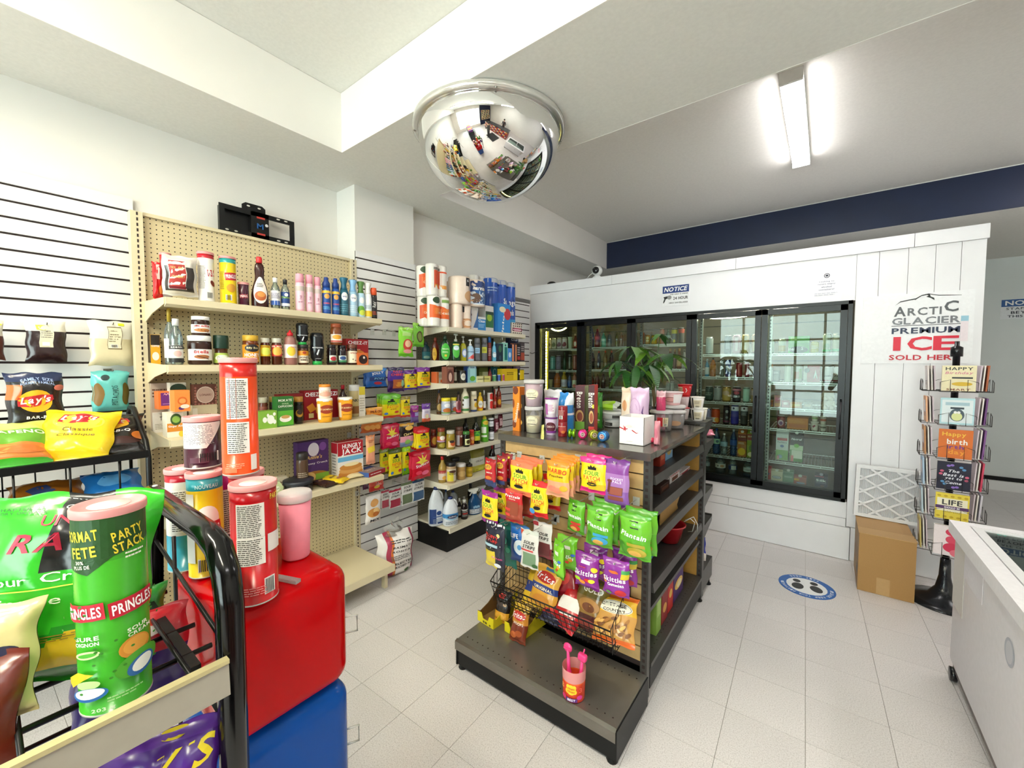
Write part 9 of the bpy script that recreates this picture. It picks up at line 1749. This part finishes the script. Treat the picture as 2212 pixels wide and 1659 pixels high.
# ================================================================ MIRROR, WALL BRACKET, BACK OF THE SHOP
MR = .44; mc = at(1057,288,'Z',ZS-.02); MXc,MYc = mc.x,mc.y
mi = hub('dome_mirror','chrome convex ceiling dome mirror above the aisle','mirror',(MXc,MYc,ZS))
pf = []; dep = .36
for i in range(25):
    a = pi/2*i/24; pf.append((max(.0005,MR*.93*sin(pi/2-a) if False else MR*.93*cos(a)),-.03-dep*sin(a)))
link('mirror_dome',G().lathe(list(reversed(pf)),72,'fff',cap0=False,cap1=False).mesh('mirror_dome','chrome'),mi)
link('rim',G().lathe([(MR*.93,-.032),(MR*.97,-.036),(MR,-.028),(MR,-.006),(MR*.985,0),(MR*.9,0)],72,'fff',cap0=False,cap1=False).mesh('rim','acrylicrim'),mi)
for k in range(4):
    a = pi/4+k*pi/2; link('screw',G().lathe([(.006,-.004),(.006,0)],8,'fff',Matrix.Translation((MR*.975*cos(a),MR*.975*sin(a),-.034))).mesh('screw','galv'),mi)
X = XN+.10; a_,b_ = onX(474,X,2.5),onX(637,X,2.4); w = b_-a_; zc = (zat(X,a_,437)+zat(X,a_,495))/2; hb = zat(X,a_,437)-zat(X,a_,497)
br = hub('wall_bracket','black steel monitor wall bracket above the pegboard shelving','bracket',(XN,(a_+b_)/2,zc),RX)
solid('bracketblack','07080a',.4,spec=.3)
def ring_(x0,x1,z0,z1,t,y0,y1,g):
    g.box(x0,x1,y0,y1,z1-t,z1); g.box(x0,x1,y0,y1,z0,z0+t); g.box(x0,x0+t,y0,y1,z0+t,z1-t); g.box(x1-t,x1,y0,y1,z0+t,z1-t)
g = G(); hh = hb/2; ring_(-w/2,w/2,-hh,hh,.03,-.10,-.09,g); g.box(-.05,.06,-.10,-.09,-hh,hh); link('front_plate',g.mesh('front_plate','bracketblack'),br)
g = G(); g.box(-w/2+.01,-.02,-.06,-.04,-hh*.9,hh*.95); link('arm_plate',g.mesh('arm_plate','bracketblack'),br)
g = G(); g.box(-.08,.08,-.012,0,-hh*1.35,hh*1.35); g.box(-.05,.05,-.09,-.012,-hh*.6,hh*.6); link('wall_plate',g.mesh('wall_plate','bracketblack'),br)
g = G(); g.prism([(-.10,hh),(-.10,hh+.03),(-.08,hh+.045),(.02,hh+.045),(.04,hh+.03),(.04,hh)],-.10,-.09,'fff','xz'); link('top_tab',g.mesh('top_tab','bracketblack'),br)
P = prints(flatS(-.10),[('R',.01,hh*.6,.05,.012,'c03a30'),('R',.01,-hh*.65,.05,.012,'c03a30'),('T','M',.005,-.005,.04,.035,'1f5a9a'),('E',.045,.01,.010,.010,'d8d8d8')]+[('E',x,z,.012,.005,'d8d6cc') for x in (.12,.17) for z in (hh*.85,-hh*.85)]+[('E',x,z,.010,.005,'c8c6bc') for x in (-.19,-.14) for z in (-hh*.85,)]+[('E',x,hh+.025,.010,.005,'e0ded4') for x in (-.065,.0)]); link('label_print',P.mesh('label_print','ink'),br)
ct = hub('sales_counter','shop counter faced with rows of red candy behind the camera','counter',(0,0,0),0)
link('counter_top',G().box(1.35,2.0,-2.6,.95,.95,.99,'2a2a2e').mesh('counter_top','gloss'),ct)
link('counter_front',G().box(1.42,1.95,-2.55,.90,0,.95,'8a3a30').mesh('counter_front','satin'),ct)
for k in range(4):
    g = G()
    for i in range(22): g.box(1.38,1.42,-2.5+i*.152,-2.5+i*.152+.13,.2+k*.19,.32+k*.19,['b82a24','d8a030','7a1a20','c8c0b8','3a2a5a'][(i*3+k) % 5])
    tag(link('candy_row',g.mesh('candy_row','satin'),ct),kind='stuff')
bs = hub('wall_shelving','tan wall shelving with small goods behind the counter','shelving',(0,0,0))
link('back_board',G().box(1.4,3.0,YFRONT+.012,YFRONT+.05,.9,2.5,'b8ac8a').mesh('back_board','matte'),bs)
for k in range(5):
    g = G().box(1.4,3.0,YFRONT+.05,YFRONT+.3,.95+k*.32,.97+k*.32,'cfc4a0'); s_ = link('shelf',g.mesh('shelf','matte'),bs)
    g = G()
    for i in range(16): g.box(1.44+i*.097,1.51+i*.097,YFRONT+.1,YFRONT+.2,.97+k*.32,1.05+.02*((i*5+k) % 7)+k*.32,['e0dcd0','2a3a5a','a83a34','d8c060','3a6a4a'][(i*2+k*3) % 5])
    tag(link('small_goods',g.mesh('small_goods','satin'),s_),kind='stuff')
put('floor_mat','black entrance mat on the floor before the counter','mat',[('mat',G().box(-.45,.45,-.6,.6,.001,.012,'141518').mesh('mat','matte'))],(.75,-.35,0),.1)
ch = hub('candy_display','low display of mixed snack bags continuing the chip rack behind the camera','display',(0,0,0))
link('display_body',G().box(-1.35,-.85,-2.6,-1.0,0,1.0,'1a1a1c').mesh('display_body','satin'),ch)
g = G()
for i in range(8):
    for j in range(5): g.box(-.85,-.80,-2.55+i*.19,-2.40+i*.19,.1+j*.19,.25+j*.19,['c82a24','d8b020','8a1a20','2a5aa8','3f8a2a'][(i*3+j*2) % 5])
    g.box(-1.3,-.9,-2.55+i*.19,-2.40+i*.19,1.0,1.14,['c82a24','d8b020','a8201c','6a2a80'][i % 4])
tag(link('snack_rows',g.mesh('snack_rows','satin'),ch),kind='stuff')
def person(lab,x,y,face,shirt,trousers,hair,arms):
    """one continuous body grown from a joint skeleton, standing; local -y is the front"""
    J = {'hip': (0,0,.93,.13),'waist': (0,0,1.08,.125),'chest': (0,0,1.28,.15),'neck': (0,0,1.44,.06),'chin': (0,-.01,1.53,.062),'skull': (0,0,1.64,.092),'top': (0,.005,1.71,.06)}
    E_ = [('hip','waist'),('waist','chest'),('chest','neck'),('neck','chin'),('chin','skull'),('skull','top')]
    for s,t in ((-1,'l'),(1,'r')):
        el,wr = arms[0],arms[1]
        for n,p in (('th',(s*.09,0,.86,.085)),('kn',(s*.10,-.01,.48,.058)),('an',(s*.10,.01,.09,.04)),('to',(s*.11,-.14,.035,.035)),('sh',(s*.17,0,1.38,.06)),('el',(s*el[0],el[1],el[2],.042)),('wr',(s*wr[0],wr[1],wr[2],.03)),('ha',(s*wr[0]*.9,wr[1]-.06,wr[2]+.03,.032)),('fi',(s*wr[0]*.8,wr[1]-.10,wr[2]+.06,.014)),('tb',(s*wr[0]*.6,wr[1]-.06,wr[2]+.06,.012))): J[n+t] = p
        E_ += [('hip','th'+t),('th'+t,'kn'+t),('kn'+t,'an'+t),('an'+t,'to'+t),('chest','sh'+t),('sh'+t,'el'+t),('el'+t,'wr'+t),('wr'+t,'ha'+t),('ha'+t,'fi'+t),('ha'+t,'tb'+t)]
    K = list(J); me = bpy.data.meshes.new('body'); me.from_pydata([J[k][:3] for k in K],[(K.index(a),K.index(b)) for a,b in E_],[])
    o = bpy.data.objects.new('body',me); COL.objects.link(o); o.modifiers.new('skin','SKIN'); o.modifiers.new('sub','SUBSURF').levels = 2
    for i,k in enumerate(K):
        v = me.skin_vertices[0].data[i]; r = J[k][3]; v.radius = (r*1.25 if k in ('waist','chest','hip') else r,r); v.use_root = (k == 'hip')
    dg = bpy.context.evaluated_depsgraph_get(); em = bpy.data.meshes.new_from_object(o.evaluated_get(dg)); bpy.data.objects.remove(o)
    g = G(); g.v = [tuple(v.co) for v in em.vertices]; g.f = [tuple(p.vertices) for p in em.polygons]
    for p in em.polygons:
        c = p.center; g.s.append(True)
        g.c.append(lin('1a1a1c') if c.z < .10 else lin(trousers) if c.z < .96 and abs(c.x) < .24 else lin('c99a80') if (c.z > 1.46 or (abs(c.x) > .05 and c.y < wr[1]+.0 and c.z < 1.6 and c.y < -.12)) else lin(shirt))
    r = hub('person',lab,'person',(x,y,.012),face)
    link('body',g.mesh('body','satin'),r)
    link('hair',G().lathe([(.001,.13),(.06,.115),(.092,.06),(.098,.0),(.09,-.05)],16,hair,Matrix.Translation((0,.018,1.635))).mesh('hair','matte'),r)
    h = G()
    for s in (-1,1): h.lathe([(.001,-.004),(.011,0),(.001,.004)],8,'1c1614',Matrix.Translation((s*.034,-.088,1.635)) @ Matrix.Rotation(pi/2,4,'X')); h.lathe([(.001,-.02),(.012,0),(.001,.02)],8,'c08f78',Matrix.Translation((s*.096,.005,1.615)))
    h.lathe([(.013,0),(.005,.03),(.001,.045)],8,'c4957c',Matrix.Translation((0,-.092,1.585))); h.box(-.024,.024,-.072,-.064,1.545,1.553,'9a5a50')
    link('face_features',h.mesh('face_features','satin'),r); return r
person('person in a grey shirt and black trousers holding a phone behind the camera',.34,-.50,-_y-pi*0+.3,'4a4844','17181c','1c1815',((.25,-.10,1.16),(.10,-.30,1.38)))
person('person in dark clothes standing behind the counter',2.45,-.2,-pi/2,'2a1c20','1c1c20','17130f',((.26,.02,1.12),(.24,-.14,.99)))
